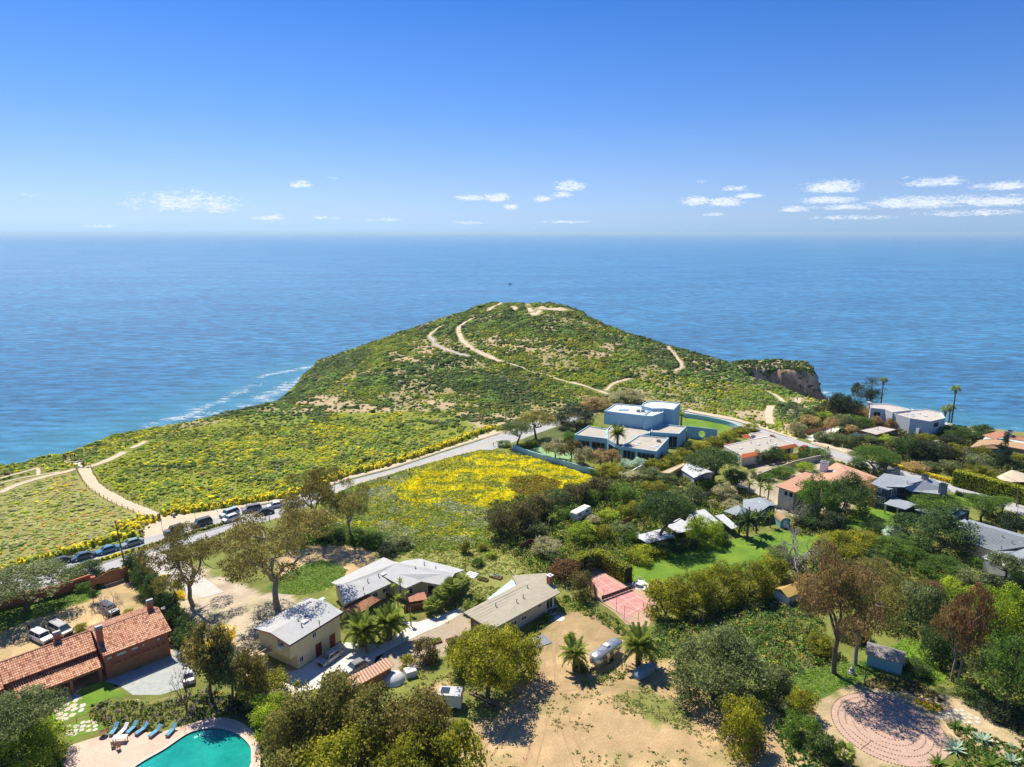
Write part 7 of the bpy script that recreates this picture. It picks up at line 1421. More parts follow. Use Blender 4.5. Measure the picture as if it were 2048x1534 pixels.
def table_chairs():
    p = W(241,1483);r = empty('patio_table',(p.x,p.y,.04),.1,'pale rectangular table on the pool deck','table');s = MB();s.box(-.95,-.45,.68,.95,.45,.74);s.build('table_top',TRIMW,r)
    for x in (-.8,.8):
        for y in (-.35,.35): s = MB();s.box(x - .04,y - .04,0,x + .04,y + .04,.68);s.build('leg',TW,r)
    for px,py,an,lb in ((227,1493,.4,'yellowish patio chair left of the pale table'),(237,1499,.9,'patio chair in front of the pale table')):
        p = W(px,py);r = empty('patio_chair',(p.x,p.y,.04),an,lb,'chair');s = MB();s.box(-.25,-.25,.4,.25,.25,.46);s.build('seat',TW,r);s = MB();s.slab([(-.25,-.27,.92),(.25,-.27,.92),(.25,-.22,.46),(-.25,-.22,.46)],.04);s.box(-.25,-.28,.46,.25,-.24,.95);s.build('backrest',TW,r)
        for x in (-.22,.22):
            for y in (-.22,.22): s = MB();s.box(x - .025,y - .025,0,x + .025,y + .025,.4);s.build('leg',TW,r)
    p = W(207,1472);r = empty('fire_bowl',(p.x,p.y,.04),0,'rusty brown bowl on the flagstones beside the loungers','fire bowl');s = MB();s.lathe([(.2,0),(.12,.3),(.25,.4),(.55,.62),(.6,.62),(.2,.45),(.01,.44)],(0,0,0),14);s.build('bowl',mat('rusty_iron',(.2,.09,.05),.8),r)
    p = W(279,1459);r = empty('plant_pot',(p.x,p.y,.04),0,'terracotta pot between the second and third loungers','plant pot');s = MB();s.lathe([(.16,0),(.26,.45),(.28,.45),(.28,.5),(.22,.5),(.2,.42),(.01,.42)],(0,0,0),12);s.build('pot',TERRA[0],r);s = MB();s.lathe([(.2,.42),(.24,.6),(.01,.75)],(0,0,0),7);s.build('plant',LM['mg'],r)
table_chairs()
def wire_fence(name,label,line,h,step,m,cat='fence',rails=(.5,.95),pr=.035,z0=None):
    P = pxl(line) if not isinstance(line[0],Vector) else line;zf = z0 or (lambda x,y: 0.0);root = empty(name,(P[0].x,P[0].y,zf(P[0].x,P[0].y)),0,label,cat);o = root.location.copy();s = MB();s.tube([(0,0,-.1),(0,0,h)],pr,5);p0 = s.build('post',m,root);first = True;pts = []
    tot = 0;segs = []
    for a,b in zip(P[:-1],P[1:]): segs.append((tot,a,b));tot += (b - a).length
    n = max(2,int(tot/step))
    for i in range(n + 1):
        d = tot*i/n*.9999
        for t0,a,b in segs:
            if t0 <= d < t0 + (b - a).length: q = a.lerp(b,(d - t0)/(b - a).length);break
        q = Vector((q.x,q.y,zf(q.x,q.y))) - o;pts.append(q);ob = p0 if first else link(bpy.data.objects.new('post',p0.data),root);first = False;ob.location = q
    for k in rails: s = MB();s.tube([tuple(p + Vector((0,0,h*k))) for p in pts],pr*.5,4);s.build('rail',m,root)
    return root
wire_fence('garden_fence','thin dark fence between the flower bed and the pool',[(126,1456),(184,1441),(258,1435),(330,1428),(395,1418),(432,1410)],1.2,1.6,DARKM)
FLAG = [mat('flagstone_pale',(.52,.49,.40),.9,(.6,.57,.48),1.5),mat('flagstone_warm',(.55,.47,.34),.9)]
def flagstones(label,poly,cell,z,base_m,name='flagstone_patio',sheetz=None,gap=.84,seed=1):
    P = [(p.x,p.y) for p in pxl(poly)];root = polysheet(name,P,sheetz or z,base_m);root['label'] = label;rs = np.random.RandomState(seed);base = []
    for k in range(5):
        n = rs.randint(5,7);a = np.sort((np.arange(n) + rs.rand(n)*.6)/n*6.28);s = MB();s.prism([(math.cos(t)*cell*.55*rs.uniform(.85,1.1),math.sin(t)*cell*.55*rs.uniform(.85,1.1)) for t in a],0,.035,0,False);me = bpy.data.meshes.new('flagstone');me.from_pydata(s.v,[],s.f);me.materials.append(FLAG[k % 2]);base.append(me)
    xs = [p[0] for p in P];ys = [p[1] for p in P];ins = shrink(ccw(P),cell*.35);row = 0;y = min(ys)
    while y < max(ys):
        x = min(xs) + (cell*.5 if row % 2 else 0)
        while x < max(xs):
            qx,qy = x + rs.uniform(-.12,.12)*cell,y + rs.uniform(-.12,.12)*cell
            if inpoly(np.array([qx]),np.array([qy]),ins)[0]: o = link(bpy.data.objects.new('flagstone',base[rs.randint(5)]),root);o.location = (qx,qy,z + .004);o.rotation_euler = (0,0,rs.rand()*6.28);k = gap*rs.uniform(.9,1.12);o.scale = (k,k,1)
            x += cell
        y += cell*.87;row += 1
flagstones('flagstone patio with grass joints, upper part',[(98,1440),(112,1418),(150,1397),(176,1400),(178,1425),(150,1437),(120,1447),(98,1448)],1.15,.012,LAWN);flagstones('flagstone path with grass joints inside the pool fence',[(125,1453),(150,1445),(185,1434),(212,1458),(160,1472),(138,1486)],.95,.012,LAWN,seed=2)
flagstones('row of flagstones along the slate drive',[(248,1397),(300,1402),(345,1390),(365,1382),(368,1388),(345,1397),(300,1409),(250,1403)],.9,.012,STRAWL,seed=3);flagstones('flagstone path crossing the bare earth beside the labyrinth',[(1862,1436),(1885,1416),(1925,1412),(1968,1440),(1960,1452),(1910,1444),(1880,1440)],.95,.012,mat('bare_earth',(.42,.33,.20),.95,(.48,.38,.24),1.5),seed=4)
# ------------------------------------------------------------------ labyrinth
def labyrinth():
    c = W(1776.5,1455);R_ = (W(1880,1455) - W(1672,1455)).length/2;root = empty('stone_labyrinth',tuple(c),0,'round pink labyrinth with rings of dark stones','labyrinth');s = MB();s.prism([(R_*math.cos(t*math.pi/24),R_*math.sin(t*math.pi/24)) for t in range(48)],-.02,.02);s.build('base_disc',mat('pink_gravel',(.44,.30,.23),.95,(.52,.37,.28),1.3,bump=.4,bscale=16),root);rs = np.random.RandomState(4);dk = mat('dark_stone',(.20,.13,.095),.95)
    arcs = [(1.0,0,360),(.88,20,255),(.88,275,352),(.75,40,175),(.75,190,340),(.62,10,150),(.62,165,265),(.62,285,350),(.48,30,200),(.48,230,340),(.34,60,300),(.20,90,380)]
    for r,a0,a1 in arcs:
        s = MB();n = max(6,int(R_*r*math.radians(a1 - a0)/.42))
        for i in range(n): t = math.radians(a0 + (a1 - a0)*i/n);q = rs.uniform(.07,.12);x,y = R_*r*math.cos(t),R_*r*math.sin(t);s.box(x - q,y - q*.6,.018,x + q,y + q*.6,.08,0,t + 1.57)
        o = s.build('stone_ring',dk,root);o['kind'] = 'stuff'
    for a,r0,r1 in ((215,.62,1.0),(352,.2,.7),(300,.75,1.0),(10,.62,1.05),(128,.62,.8)):
        s = MB();n = int((r1 - r0)*R_/.36)
        for i in range(n): t = math.radians(a);r = R_*(r0 + (r1 - r0)*i/n);s.box(r*math.cos(t) - .12,r*math.sin(t) - .08,.018,r*math.cos(t) + .10,r*math.sin(t) + .07,.08,0,t)
        s.build('stone_row',dk,root)['kind'] = 'stuff'
labyrinth()
def blade(k):
    if ('blade',k) not in FR:
        V = [];Fc = [];n = 6;t_ = []
        for i in range(n + 1):
            t = i/n;w = .075*math.sin(math.pi*min(1,.25 + t*.75)) + .004;x = math.cos(.9 - k*.35)*t - .05*t*t;z = math.sin(.9 - k*.35)*t - .12*k*t*t;V += [(x,-w,z + w*.5),(x,0,z - .01),(x,w,z + w*.5)];t_ += [.3 + .5*t]*3
        for i in range(n): o = i*3;Fc += [(o,o + 1,o + 4,o + 3),(o + 1,o + 2,o + 5,o + 4)]
        FR[('blade',k)] = fastmesh('leaf',V,Fc,[LM['bl']],tint=t_)
    return FR[('blade',k)]
for px,py,R_,lb,mk in ((1966,1482,1.9,'large agave in the bed right of the labyrinth, nearest the path','bl'),(1909,1501,1.9,'large agave at the lower right of the labyrinth','bl'),(1876,1529,1.6,'agave cut by the bottom edge, below the labyrinth','mg'),(1982,1530,1.8,'agave at the bottom edge, second from the corner','mg'),(2024,1524,1.5,'silvery agave near the bottom right corner','bl'),(1914,1455,1.3,'small agave between the labyrinth and the flagstones','mg'),(1938,1459,1.0,'smallest agave in the bed','mg'),(2025,1493,.8,'little pale agave under the garden path','bl')):
    p = W(px,py);r = empty('agave_plant',(p.x,p.y,0),random.uniform(0,6),lb,'agave')
    for i in range(26): k = 0 if i < 8 else (1 if i < 17 else 2);o = link(bpy.data.objects.new('leaf',blade(k)),r);o.rotation_euler = (0,random.uniform(-.12,.12),i*2.4);s = R_*random.uniform(.8,1.08);o.scale = (s,s*1.15,s);o.material_slots[0].link = 'OBJECT';o.material_slots[0].material = LM[mk]
# garden statue
def statue():
    p = W(1703,1347);st = mat('grey_stone',(.30,.31,.30),.9,(.4,.4,.38),3);r = empty('garden_statue',(p.x,p.y,0),-.4, 'seated grey stone statue on the shady grass under the eucalyptus','statue');s = MB();s.lathe([(.75,0),(.8,.25),(.6,.35),(.01,.4)],(0,0,0),10);s.build('plinth',st,r)
    s = MB();s.lathe([(.6,.38),(.66,.5),(.5,.7),(.3,.85),(.3,1.2),(.38,1.45),(.2,1.6),(.1,1.66),(.1,1.72),(.18,1.8),(.19,1.95),(.12,2.05),(.06,2.12),(.01,2.14)],(0,0,0),12);s.tube([(.33,0,1.45),(.42,-.15,1.1),(.12,-.36,.82)],[.11,.1,.08],6);s.tube([(-.33,0,1.45),(-.42,-.15,1.1),(-.12,-.36,.82)],[.11,.1,.08],6);s.tube([(.15,-.1,.5),(.62,-.25,.48),(.1,-.52,.46)],[.17,.16,.12],6);s.tube([(-.15,-.1,.5),(-.62,-.25,.48),(-.1,-.52,.5)],[.17,.16,.12],6);s.build('seated_figure',st,r,smooth=True);r.scale = (.75,.75,.68)
statue()
# ------------------------------------------------------------------ tennis court
def court():
    ap = sheet('court_apron',[zE(*q) for q in ((1060,215),(1110,165),(1180,145),(1270,168),(1640,400),(1610,450),(1565,600),(1480,600),(1390,585),(1290,490),(1160,400),(1085,290))],.012,mat('tan_court',(.42,.29,.19),.9,(.48,.34,.23),.6));ap['label'] = 'tan surround of the tennis court'
    PK = mat('pink_court',(.48,.22,.20),.9,(.56,.29,.25),.8);A,B,C_,D = [W(*zE(*q)) for q in ((1096,242),(1215,200),(1562,418),(1392,510))];lp = lambda u,v: A.lerp(B,u).lerp(D.lerp(C_,u),v);p = sheet('court_surface',[zE(*q) for q in ((1082,238),(1220,190),(1585,418),(1560,480),(1480,480),(1400,545),(1165,320))],.018,PK);p['label'] = 'worn pink playing surface of the tennis court'
    def ln(a,b,w=.09): d = (b - a).normalized()*w;q = Vector((-d.y,d.x,0));return polysheet('court_line',[a - q*.5 - d*.5,b - q*.5 + d*.5,b + q*.5 + d*.5,a + q*.5 - d*.5],.024 + random.random()*.003,mat('faded_line_paint',(.66,.56,.50),.8))
    for (u0,v0,u1,v1) in ((0,0,1,0),(0,1,1,1),(0,0,0,1),(1,0,1,1),(0,.25,1,.25),(0,.76,1,.76),(.5,0,.5,1)): ln(lp(u0,v0),lp(u1,v1))
    a,b = W(*zE(1195,398)),W(*zE(1425,312));r = empty('tennis_net',tuple(a),math.atan2((b - a).y,(b - a).x),'sagging net across the pink tennis court','net');L_ = (b - a).length;s = MB();n = 10
    for x in (0,L_): t = MB();t.tube([(x,0,0),(x,0,1.15)],.06,6);t.build('post',DARKM,r)
    for i in range(n): s.box(L_*i/n,-.015,.12,L_*(i + 1)/n - .04,.015,.95 - .1*math.sin(math.pi*i/n))
    s.build('net_mesh',mat('dark_net',(.09,.06,.06),.9),r);s = MB();s.tube([(L_*i/n,0,1.0 - .1*math.sin(math.pi*i/n)) for i in range(n + 1)],.035,4);s.build('net_tape',mat('worn_tape',(.35,.3,.26),.9),r)
    wire_fence('court_fence','tall wire fence along the near side of the tennis court',[zE(*q) for q in ((1088,295),(1160,400),(1240,440),(1320,490),(1395,590),(1480,600))],3.0,3.0,DARKM,rails=(.02,.5,.99));wire_fence('court_fence','wire fence at the right end of the tennis court',[zE(*q) for q in ((1480,600),(1565,598),(1600,470))],3.0,3.0,DARKM,rails=(.5,.99))
    cv = mat('pink_windscreen',(.52,.30,.24),.9);
    for i,(q0,q1,h,lb) in enumerate((((1098,305),(1158,396),2.4,'faded canvas screen at the far left of the court'),)): a,b = W(*zE(*q0)),W(*zE(*q1));r = MB();d = b - a;n = 6;r.add([(d.x*t/n,d.y*t/n,z) for z in (.1,h) for t in range(n + 1)],[(t,t + 1,n + 2 + t,n + 1 + t) for t in range(n)]);r.add([(d.x*t/n,d.y*t/n + .03,z) for z in (.1,h) for t in range(n + 1)],[(t,n + 1 + t,n + 2 + t,t + 1) for t in range(n)]);o = r.build('canvas_screen',cv,None,loc=tuple(a));setp(o,lb,'screen')
    p = W(1277,1172);r = empty('garden_table',tuple(p),.3,'white garden table beside the tennis court','table');s = MB();s.lathe([(.01,.7),(.75,.7),(.75,.76),(.01,.77)],(0,0,0),14);s.build('table_top',TRIMW,r);s = MB();s.tube([(0,0,0),(0,0,.7)],.06,6);s.build('leg',TRIMW,r)
    for k,(x,y,an) in enumerate(((1268,1173,0),(1286,1170,3.1),(1279,1164,4.6))):
        p = W(x,y);r = empty('garden_chair',tuple(p),an,'white garden chair ' + ['left of the garden table','right of the garden table','behind the garden table'][k],'chair');s = MB();s.box(-.28,-.28,.4,.28,.28,.47);s.build('seat',TRIMW,r);s = MB();s.box(-.3,-.28,.45,-.24,.28,1.0);s.build('backrest',TRIMW,r)
        for xx in (-.24,.24):
            for yy in (-.24,.24): s = MB();s.box(xx - .03,yy - .03,0,xx + .03,yy + .03,.4);s.build('leg',TRIMW,r)
    sheet('court_terrace',[(1262,1168),(1285,1160),(1300,1170),(1290,1180),(1272,1178)],.020,CONC2,kind='structure')
    a,b = W(*zE(1045,190)),W(*zE(1148,160));r = empty('court_bench',tuple(a),math.atan2((b - a).y,(b - a).x),'long slatted bench at the far end of the tennis court','bench');L_ = (b - a).length;s = MB();s.box(0,0,.42,L_,.45,.48);s.build('seat',mat('bleached_wood',(.5,.36,.32),.8),r)
    for i in range(9): s = MB();x = L_*i/8;s.box(x - .04,.45,.45,x + .04,.5,1.05);s.build('slat',mat('bleached_wood',(.5,.36,.32),.8),r)
    for x in (.2,L_ - .2): s = MB();s.box(x - .05,.05,0,x + .05,.4,.42);s.build('leg',TW,r)
court()
# ------------------------------------------------------------------ vehicles
TYRE = mat('tyre_rubber',(.02,.02,.02),.8);RIM = mat('wheel_rim',(.45,.46,.48),.35,metal=.8);HL = mat('headlight_glass',(.35,.38,.4),.1,spec=.8);TL = mat('taillight_red',(.45,.02,.02),.25)
def paint(n,c): return mat('car_paint_' + n,c,.35,metal=.0,spec=.45)
PAINT = dict(black=paint('black',(.03,.033,.037)),navy=paint('dark_blue',(.04,.085,.15)),blue=paint('blue',(.04,.19,.38)),teal=paint('grey_teal',(.20,.28,.31)),dark=paint('dark_grey',(.08,.09,.10)),silverblue=paint('silver_blue',(.38,.47,.55)),white=paint('white',(.62,.63,.64)),silver=paint('silver',(.38,.38,.37)),grey=paint('grey',(.20,.21,.22)),red=paint('red',(.45,.03,.03)))
CGL = mat('car_glass',(.05,.085,.10),.08,spec=.9)
STY = dict(sedan=(4.7,1.82,1.45,.92,.24,.36,.70,.86,.95),suv=(4.8,1.95,1.78,1.08,.22,.31,.90,.975,1.0),hatch=(4.3,1.8,1.55,.98,.20,.31,.82,.97,1.0),van=(5.1,2.0,1.78,1.02,.14,.28,.93,.985,1.0),jeep=(4.3,1.9,1.85,1.12,.30,.36,.95,.985,1.0));CM = {}
def car_parts(st):
    if st in CM: return CM[st]
    L_,w,h,belt,xc,xr0,xr1,xd,_ = STY[st];hw = w/2;xc,xr0,xr1,xd = [v*L_ for v in (xc,xr0,xr1,xd)];hood = belt - .06 if st != 'jeep' else belt;X = [0,.12,.5,xc,(xc + xd)/2,xd,L_ - .12,L_];tz = [.62,hood - .16,hood - .07,belt,belt + .02,belt + .02 if xd < L_*.93 else belt,belt - .06,belt - .2];bw = [.80,.92,.98,1,1,.98,.93,.84];b = MB();V = []
    for x,z,k in zip(X,tz,bw): V += [(x,-hw*k,.28),(x,-hw*k*1.0,.55),(x,-hw*k*.97,z - .06),(x,-hw*k*.86,z),(x,hw*k*.86,z),(x,hw*k*.97,z - .06),(x,hw*k,.55),(x,hw*k,.28)]
    F_ = [(i*8 + j,i*8 + (j + 1) % 8,(i + 1)*8 + (j + 1) % 8,(i + 1)*8 + j) for i in range(7) for j in range(8)] + [tuple(range(8))[::-1],tuple(range(56,64))];b.add(V,F_)
    for xs in (.19*L_,.81*L_):
        pass
    g = MB();gb = hw*.88;gt = hw*.70;P0 = [(xc - .05,-gb,belt - .02),(xc - .05,gb,belt - .02),(xd,gb,belt - .02),(xd,-gb,belt - .02)];P1 = [(xr0,-gt,h - .04),(xr0,gt,h - .04),(xr1,gt,h - .04),(xr1,-gt,h - .04)]
    q = lambda a,b_,c,d: (lambda s: (s.add([a,b_,c,d],[(0,1,2,3)]),s)[1])(MB());ws = q(P0[1],P0[0],P1[0],P1[1]);rw = q(P0[3],P0[2],P1[2],P1[3]);sl = q(P0[0],P0[3],P1[3],P1[0]);sr = q(P0[2],P0[1],P1[1],P1[2]);rf = MB();rf.slab([(xr0 - .08,-gt - .02,h - .045),(xr1 + .08,-gt - .02,h - .045),(xr1 + .08,gt + .02,h - .045),(xr0 - .08,gt + .02,h - .045)],.03);rf.slab([(xr0 + .12,-gt + .1,h),(xr1 - .1,-gt + .1,h),(xr1 - .1,gt - .1,h),(xr0 + .12,gt - .1,h)],.05)
    for a,c in zip(P0,P1): rf.tube([a,c],.045,4)
    for s_ in (-1,1):
        m0 = lambda t,z: (P0[0][0]*(1 - t) + P0[3][0]*t,s_*gb*1.003,z);xm = xc + (xd - xc)*.48;rf.tube([(xm,s_*gb,belt),(xm,s_*gt,h - .05)],.04,4)
    def mk(nm,s,mt,sm=False):
        me = bpy.data.meshes.new(nm);me.from_pydata([(x - L_/2,y,z) for x,y,z in s.v],[],s.f);me.materials.append(mt);me.update();return me
    ty = MB();ty.tube([(0,-.11,0),(0,.11,0)],.34,14);rm = MB();rm.tube([(0,-.12,0),(0,.12,0)],.21,10)
    def mk0(nm,s,mt): me = bpy.data.meshes.new(nm);me.from_pydata(s.v,[],s.f);me.materials.append(mt);me.update();return me
    hl = MB();hl.box(-.02,-.18,-.06,.06,.18,.06);tl = MB();tl.box(-.05,-.14,-.09,.02,.14,.09);bp = MB();bp.box(-.03,-hw*.78,.3,.02,hw*.78,.52);gr = MB();gr.box(-.025,-hw*.35,.52,.03,hw*.35,.64)
    CM[st] = dict(body=mk('body',b,PAINT['black']),roof=mk('roof_panel',rf,PAINT['black']),windshield=mk('windshield',ws,CGL),rear_window=mk('rear_window',rw,CGL),sl=mk('side_window',sl,GLASS),sr=mk('side_window',sr,GLASS),tyre=mk0('tyre',ty,TYRE),rim=mk0('rim',rm,RIM),hl=mk0('headlight',hl,HL),tl=mk0('taillight',tl,TL),bumper=mk('front_bumper',bp,TYRE),grille=mk('grille',gr,DARKM));return CM[st]
def car(st,col,p,an,label,group=None,mark=True):
    """front of the car points along an + pi (local -x is the front)"""
    D = car_parts(st);L_,w = STY[st][:2];r = empty('parked_car',(p[0],p[1],p[2] if len(p) > 2 else .03),an,label,'car',group)
    def a(nm,me,par=None,m=None,loc=None):
        o = link(bpy.data.objects.new(nm,me),par or r)
        if m: o.material_slots[0].link = 'OBJECT';o.material_slots[0].material = m
        if loc: o.location = loc
        return o
    pm = PAINT[col];a('body',D['body'],m=pm);a('roof_panel',D['roof'],m=pm if st != 'jeep' else PAINT['black']);a('windshield',D['windshield']);a('rear_window',D['rear_window']);a('side_window',D['sl']);a('side_window',D['sr']);a('bumper',D['bumper']);a('grille',D['grille'])
    for x in (-.31*L_,.30*L_):
        for y in (-w/2 + .10,w/2 - .10): t = a('wheel',D['tyre'],loc=(x,y,.34));a('rim',D['rim'],t)
    for y in (-w*.34,w*.34): a('headlight',D['hl'],loc=(-L_/2 + .02,y,.64));a('taillight',D['tl'],loc=(L_/2 - .01,y,.78))
    return r
def car_px(st,col,rear,front,label,group=None,z=0.0):
    A,B = W(*rear,z),W(*front,z);c = (A + B)/2;return car(st,col,(c.x,c.y,z + .03),math.atan2((A - B).y,(A - B).x),label,group)
def street(st,col,x,y,label,flip=1):
    p = W(x,y);P = [W(*q) for q in FAR];i = min(range(1,len(P)),key=lambda i: ((P[i] + P[i - 1])/2 - p).length);d = P[i] - P[i - 1];car(st,col,(p.x,p.y,.03),math.atan2(d.y,d.x) + (0 if flip > 0 else math.pi),label,'cars parked along the road')
street('sedan','black',121,1127,'black car mostly hidden behind the spreading tree, first from the left');street('sedan','navy',167,1117,'dark navy sedan, second parked car from the left');street('sedan','blue',216,1104,'blue sedan just left of the utility pole');street('sedan','teal',265,1090,'grey-green sedan just right of the utility pole')
street('jeep','dark',348,1066,'dark boxy off-roader beside the sandy pull-in');street('suv','dark',404,1050,'dark SUV at the right of the sandy pull-in');street('suv','silverblue',459,1031,'silver-blue SUV beside the white hatchback');street('hatch','white',462,1041,'white hatchback in front of the silver-blue SUV');street('suv','grey',504,1022,'grey SUV behind the black car on the road');street('sedan','black',529,1028,'black car driving beside the grey SUV');street('sedan','white',552,1014,'white sedan at the head of the parked row')
car_px('suv','navy',(199,1214),(238,1235),'dark blue SUV behind the leafless shrub in the courtyard');car_px('van','silver',(100,1253),(144,1276),'silver minivan with a sunroof in the courtyard');car_px('suv','white',(63,1270),(104,1290),'white SUV in the courtyard beside the minivan');car_px('sedan','white',(379,1374),(376,1338),'white car on the slate drive under the bronze tree')
car_px('sedan','silver',(681,1305),(641,1334),'silver sedan in front of the red doors');car_px('sedan','grey',(735,1327),(692,1350),'grey sedan beside the rusty roofed shed');car_px('hatch','red',(1616,897),(1598,905),'red car beside the red-edged house');car_px('hatch','white',(1880,889),(1860,891),'white car under the trees below the white cliff house');car_px('van','white',(1435,945),(1408,951),'white van under the wide umbrella-shaped tree')
def covered_car():
    A,B = W(1270,1358),W(1309,1334);c = (A + B)/2;r = empty('covered_car',(c.x,c.y,0),math.atan2((A - B).y,(A - B).x),'car under a blue-grey fitted cover beneath the larger date palm','car');X = [-2.4,-2.3,-1.7,-1.0,-.3,.7,1.5,2.1,2.35,2.4];Z = [.5,.75,.9,1.0,1.42,1.45,1.15,1.0,.75,.5];K = [.6,.82,.95,1,1,1,1,.95,.8,.6];V = [];n = 9
    for x,z,k in zip(X,Z,K):
        for j in range(n): t = math.pi*j/(n - 1);y = -math.cos(t);yy = (abs(y)**.7)*(1 if y > 0 else -1)*.95*k;zz_ = .08 + (z - .08)*(math.sin(t)**.45 if 0 < j < n - 1 else 0);V.append((x + random.uniform(-.03,.03),yy*(1 - .12*(zz_/1.4)),zz_))
    F_ = [(i*n + j,i*n + j + 1,(i + 1)*n + j + 1,(i + 1)*n + j) for i in range(9) for j in range(n - 1)];s = MB();s.add(V,F_ + [tuple(range(n))[::-1],tuple(range(9*n,10*n))]);s.build('cover',mat('blue_grey_cover',(.18,.28,.33),.6,(.24,.35,.4),2,bump=.3,bscale=3),r,smooth=True)
    for x in (-1.5,1.4):
        for y in (-.78,.78): s = MB();s.tube([(x,y - .08,.3),(x,y + .08,.3)],.3,10);s.build('wheel',TYRE,r)
    s = MB();s.tube([(-2.2,-.9,.12),(2.2,-.9,.12)],.03,4);s.tube([(-2.2,.9,.12),(2.2,.9,.12)],.03,4);s.build('hem_cord',DARKM,r)
covered_car()
def airstream():
    A,B = W(1183,1341),W(1229,1306);d = A - B;c = (A + B)/2;L_ = 7.6;r = empty('travel_trailer',(c.x + .5,c.y + .4,0),math.atan2(d.y,d.x),'rounded silver aluminium travel trailer between the two date palms','travel trailer');AL = mat('polished_aluminium',(.62,.60,.57),.28,(.70,.68,.64),.8,metal=.75);n = 14;V = [];sec = []
    for i in range(17):
        u = -1 + 2*i/16;x = u*L_/2;k = max(0.0,1 - abs(u)**5.5)**.42 if abs(u) < 1 else 0;sec.append((x,max(k,.12)))
    for x,k in sec:
        for j in range(n): t = 2*math.pi*j/n;cy,cz = math.cos(t),math.sin(t);y = (abs(cy)**.75)*(1 if cy > 0 else -1)*1.2*(.45 + .55*k);z = 1.62 + (abs(cz)**.7)*(1 if cz > 0 else -1)*(1.08 if cz > 0 else 1.12)*(.35 + .65*k);V.append((x,y,z))
    s = MB();s.add(V,[(i*n + j,(i + 1)*n + j,(i + 1)*n + (j + 1) % n,i*n + (j + 1) % n) for i in range(16) for j in range(n)] + [tuple(range(n)),tuple(range(16*n,17*n))[::-1]]);s.build('body',AL,r,smooth=True)
    for y in (-1.21,1.21):
        for x0,x1 in ((-2.4,-1.5),(-.4,.5),(1.5,2.4)): s = MB();s.box(x0,y - .015,1.55,x1,y + .015,2.05);s.build('window',GLASS,r)
    s = MB();s.box(3.3,-.6,1.6,3.62,.6,2.1);s.build('end_window',GLASS,r);s = MB();s.box(.8,1.19,.6,1.4,1.235,2.3);s.build('door',AL,r);s = MB();s.box(-.5,-.5,2.66,.4,.4,2.9);s.build('roof_air_conditioner',TRIMW,r)
    for x in (-1.9,1.7): s = MB();s.box(x - .3,-.3,2.66,x + .3,.3,2.76);s.build('roof_vent',METAL,r)
    for x in (-.45,.45):
        for y in (-.95,.95): s = MB();s.tube([(x,y - .12,.36),(x,y + .12,.36)],.36,12);s.build('wheel',TYRE,r)
    s = MB();s.tube([(3.6,0,.5),(4.6,0,.5)],.07,6);s.tube([(3.6,.5,.5),(4.5,.05,.5)],.05,5);s.tube([(4.5,0,0),(4.5,0,.55)],.05,5);s.build('tow_hitch',DARKM,r);s = MB();s.lathe([(.16,.5),(.18,.9),(.05,1.0)],(4.0,0,0),8);s.build('gas_bottle',TRIMW,r)
airstream()
# ------------------------------------------------------------------ poles, wires, signs
POLEW = mat('pole_wood',(.16,.11,.075),.9,(.22,.16,.11),3)
def tip(px_b,py_b,px_t,py_t): p = W(px_b,py_b);d = ray(px_t,py_t);t = p.y/d[1];return p,Vector((d[0]*t,p.y,H + d[2]*t))
def pole(b,t,label,arm=True,an=.6,tr=False,r0=.17):
    p,q = tip(*b,*t);r = empty('utility_pole',tuple(p),0,label,'utility pole');v = q - p;s = MB();s.tube([(0,0,0),tuple(v*.5),tuple(v)],[r0,r0*.85,r0*.7],8);s.build('pole',POLEW,r);tops = []
    if arm:
        for k in (.95,.88): c = v*k;d = Vector((math.cos(an),math.sin(an),0))*1.1;s = MB();s.tube([tuple(c - d),tuple(c + d)],.07,4);s.build('crossarm',POLEW,r)
        for j in (-1,-.5,.5,1): c = v*.95 + Vector((math.cos(an),math.sin(an),0))*1.05*j;s = MB();s.lathe([(.05,0),(.07,.12),(.02,.2)],tuple(c + Vector((0,0,.07))),6);s.build('insulator',TRIMW,r);tops.append(p + c + Vector((0,0,.25)))
    if tr: s = MB();c = v*.78 + Vector((.38,-.1,0));s.lathe([(.24,0),(.26,.1),(.26,.85),(.2,.95),(.05,1.0)],tuple(c - Vector((0,0,.5))),10);s.build('transformer',METAL,r)
    return tops or [q,q]
t1 = pole((250,1131),(230,1041),'leaning wooden utility pole beside the courtyard gate',an=.2);t2 = pole((1580,861),(1593,811),'leaning utility pole by the bend of the road near the cliff',an=.5);t3 = pole((1923,946),(1930,898),'utility pole with a transformer behind the long clipped hedge',an=.4,tr=True);t4 = pole((2033,1013),(2039,965),'plain utility pole at the right edge of the road',arm=False)
def wires(a,b,label,sag=.8):
    for i,(p,q) in enumerate(zip(a,b)):
        if i > 1: break
        s = MB();s.tube([tuple(p.lerp(q,k/10) - p - Vector((0,0,sag*4*(k/10)*(1 - k/10)))) for k in range(11)],.03,3);o = s.build('power_line',mat('wire',(.12,.12,.12),.6),None,loc=tuple(p));setp(o,label + (', upper' if i == 0 else ', lower'),'power line')
wires([t3[0],t3[2]],[t2[1],t2[3]],'power line between the transformer pole and the leaning pole near the cliff');wires([t3[1],t3[3]],[t4[0],t4[1]],'power line from the transformer pole to the plain pole')
def signpost(px,py,h,label,m=METAL,board=None,cat='sign',name='sign_post',r=.05):
    p = W(px,py);o = empty(name,tuple(p),0,label,cat);s = MB();s.tube([(0,0,0),(0,0,h)],r,6);s.build('post',m,o)
    if board: s = MB();s.box(-board[0]/2,-.03,h - board[1],board[0]/2,-r - .001,h);s.build('sign_board',board[2],o)
    else: s = MB();s.lathe([(r*1.5,h),(r*1.6,h + .08),(.01,h + .1)],(0,0,0),6);s.build('post_cap',m,o)
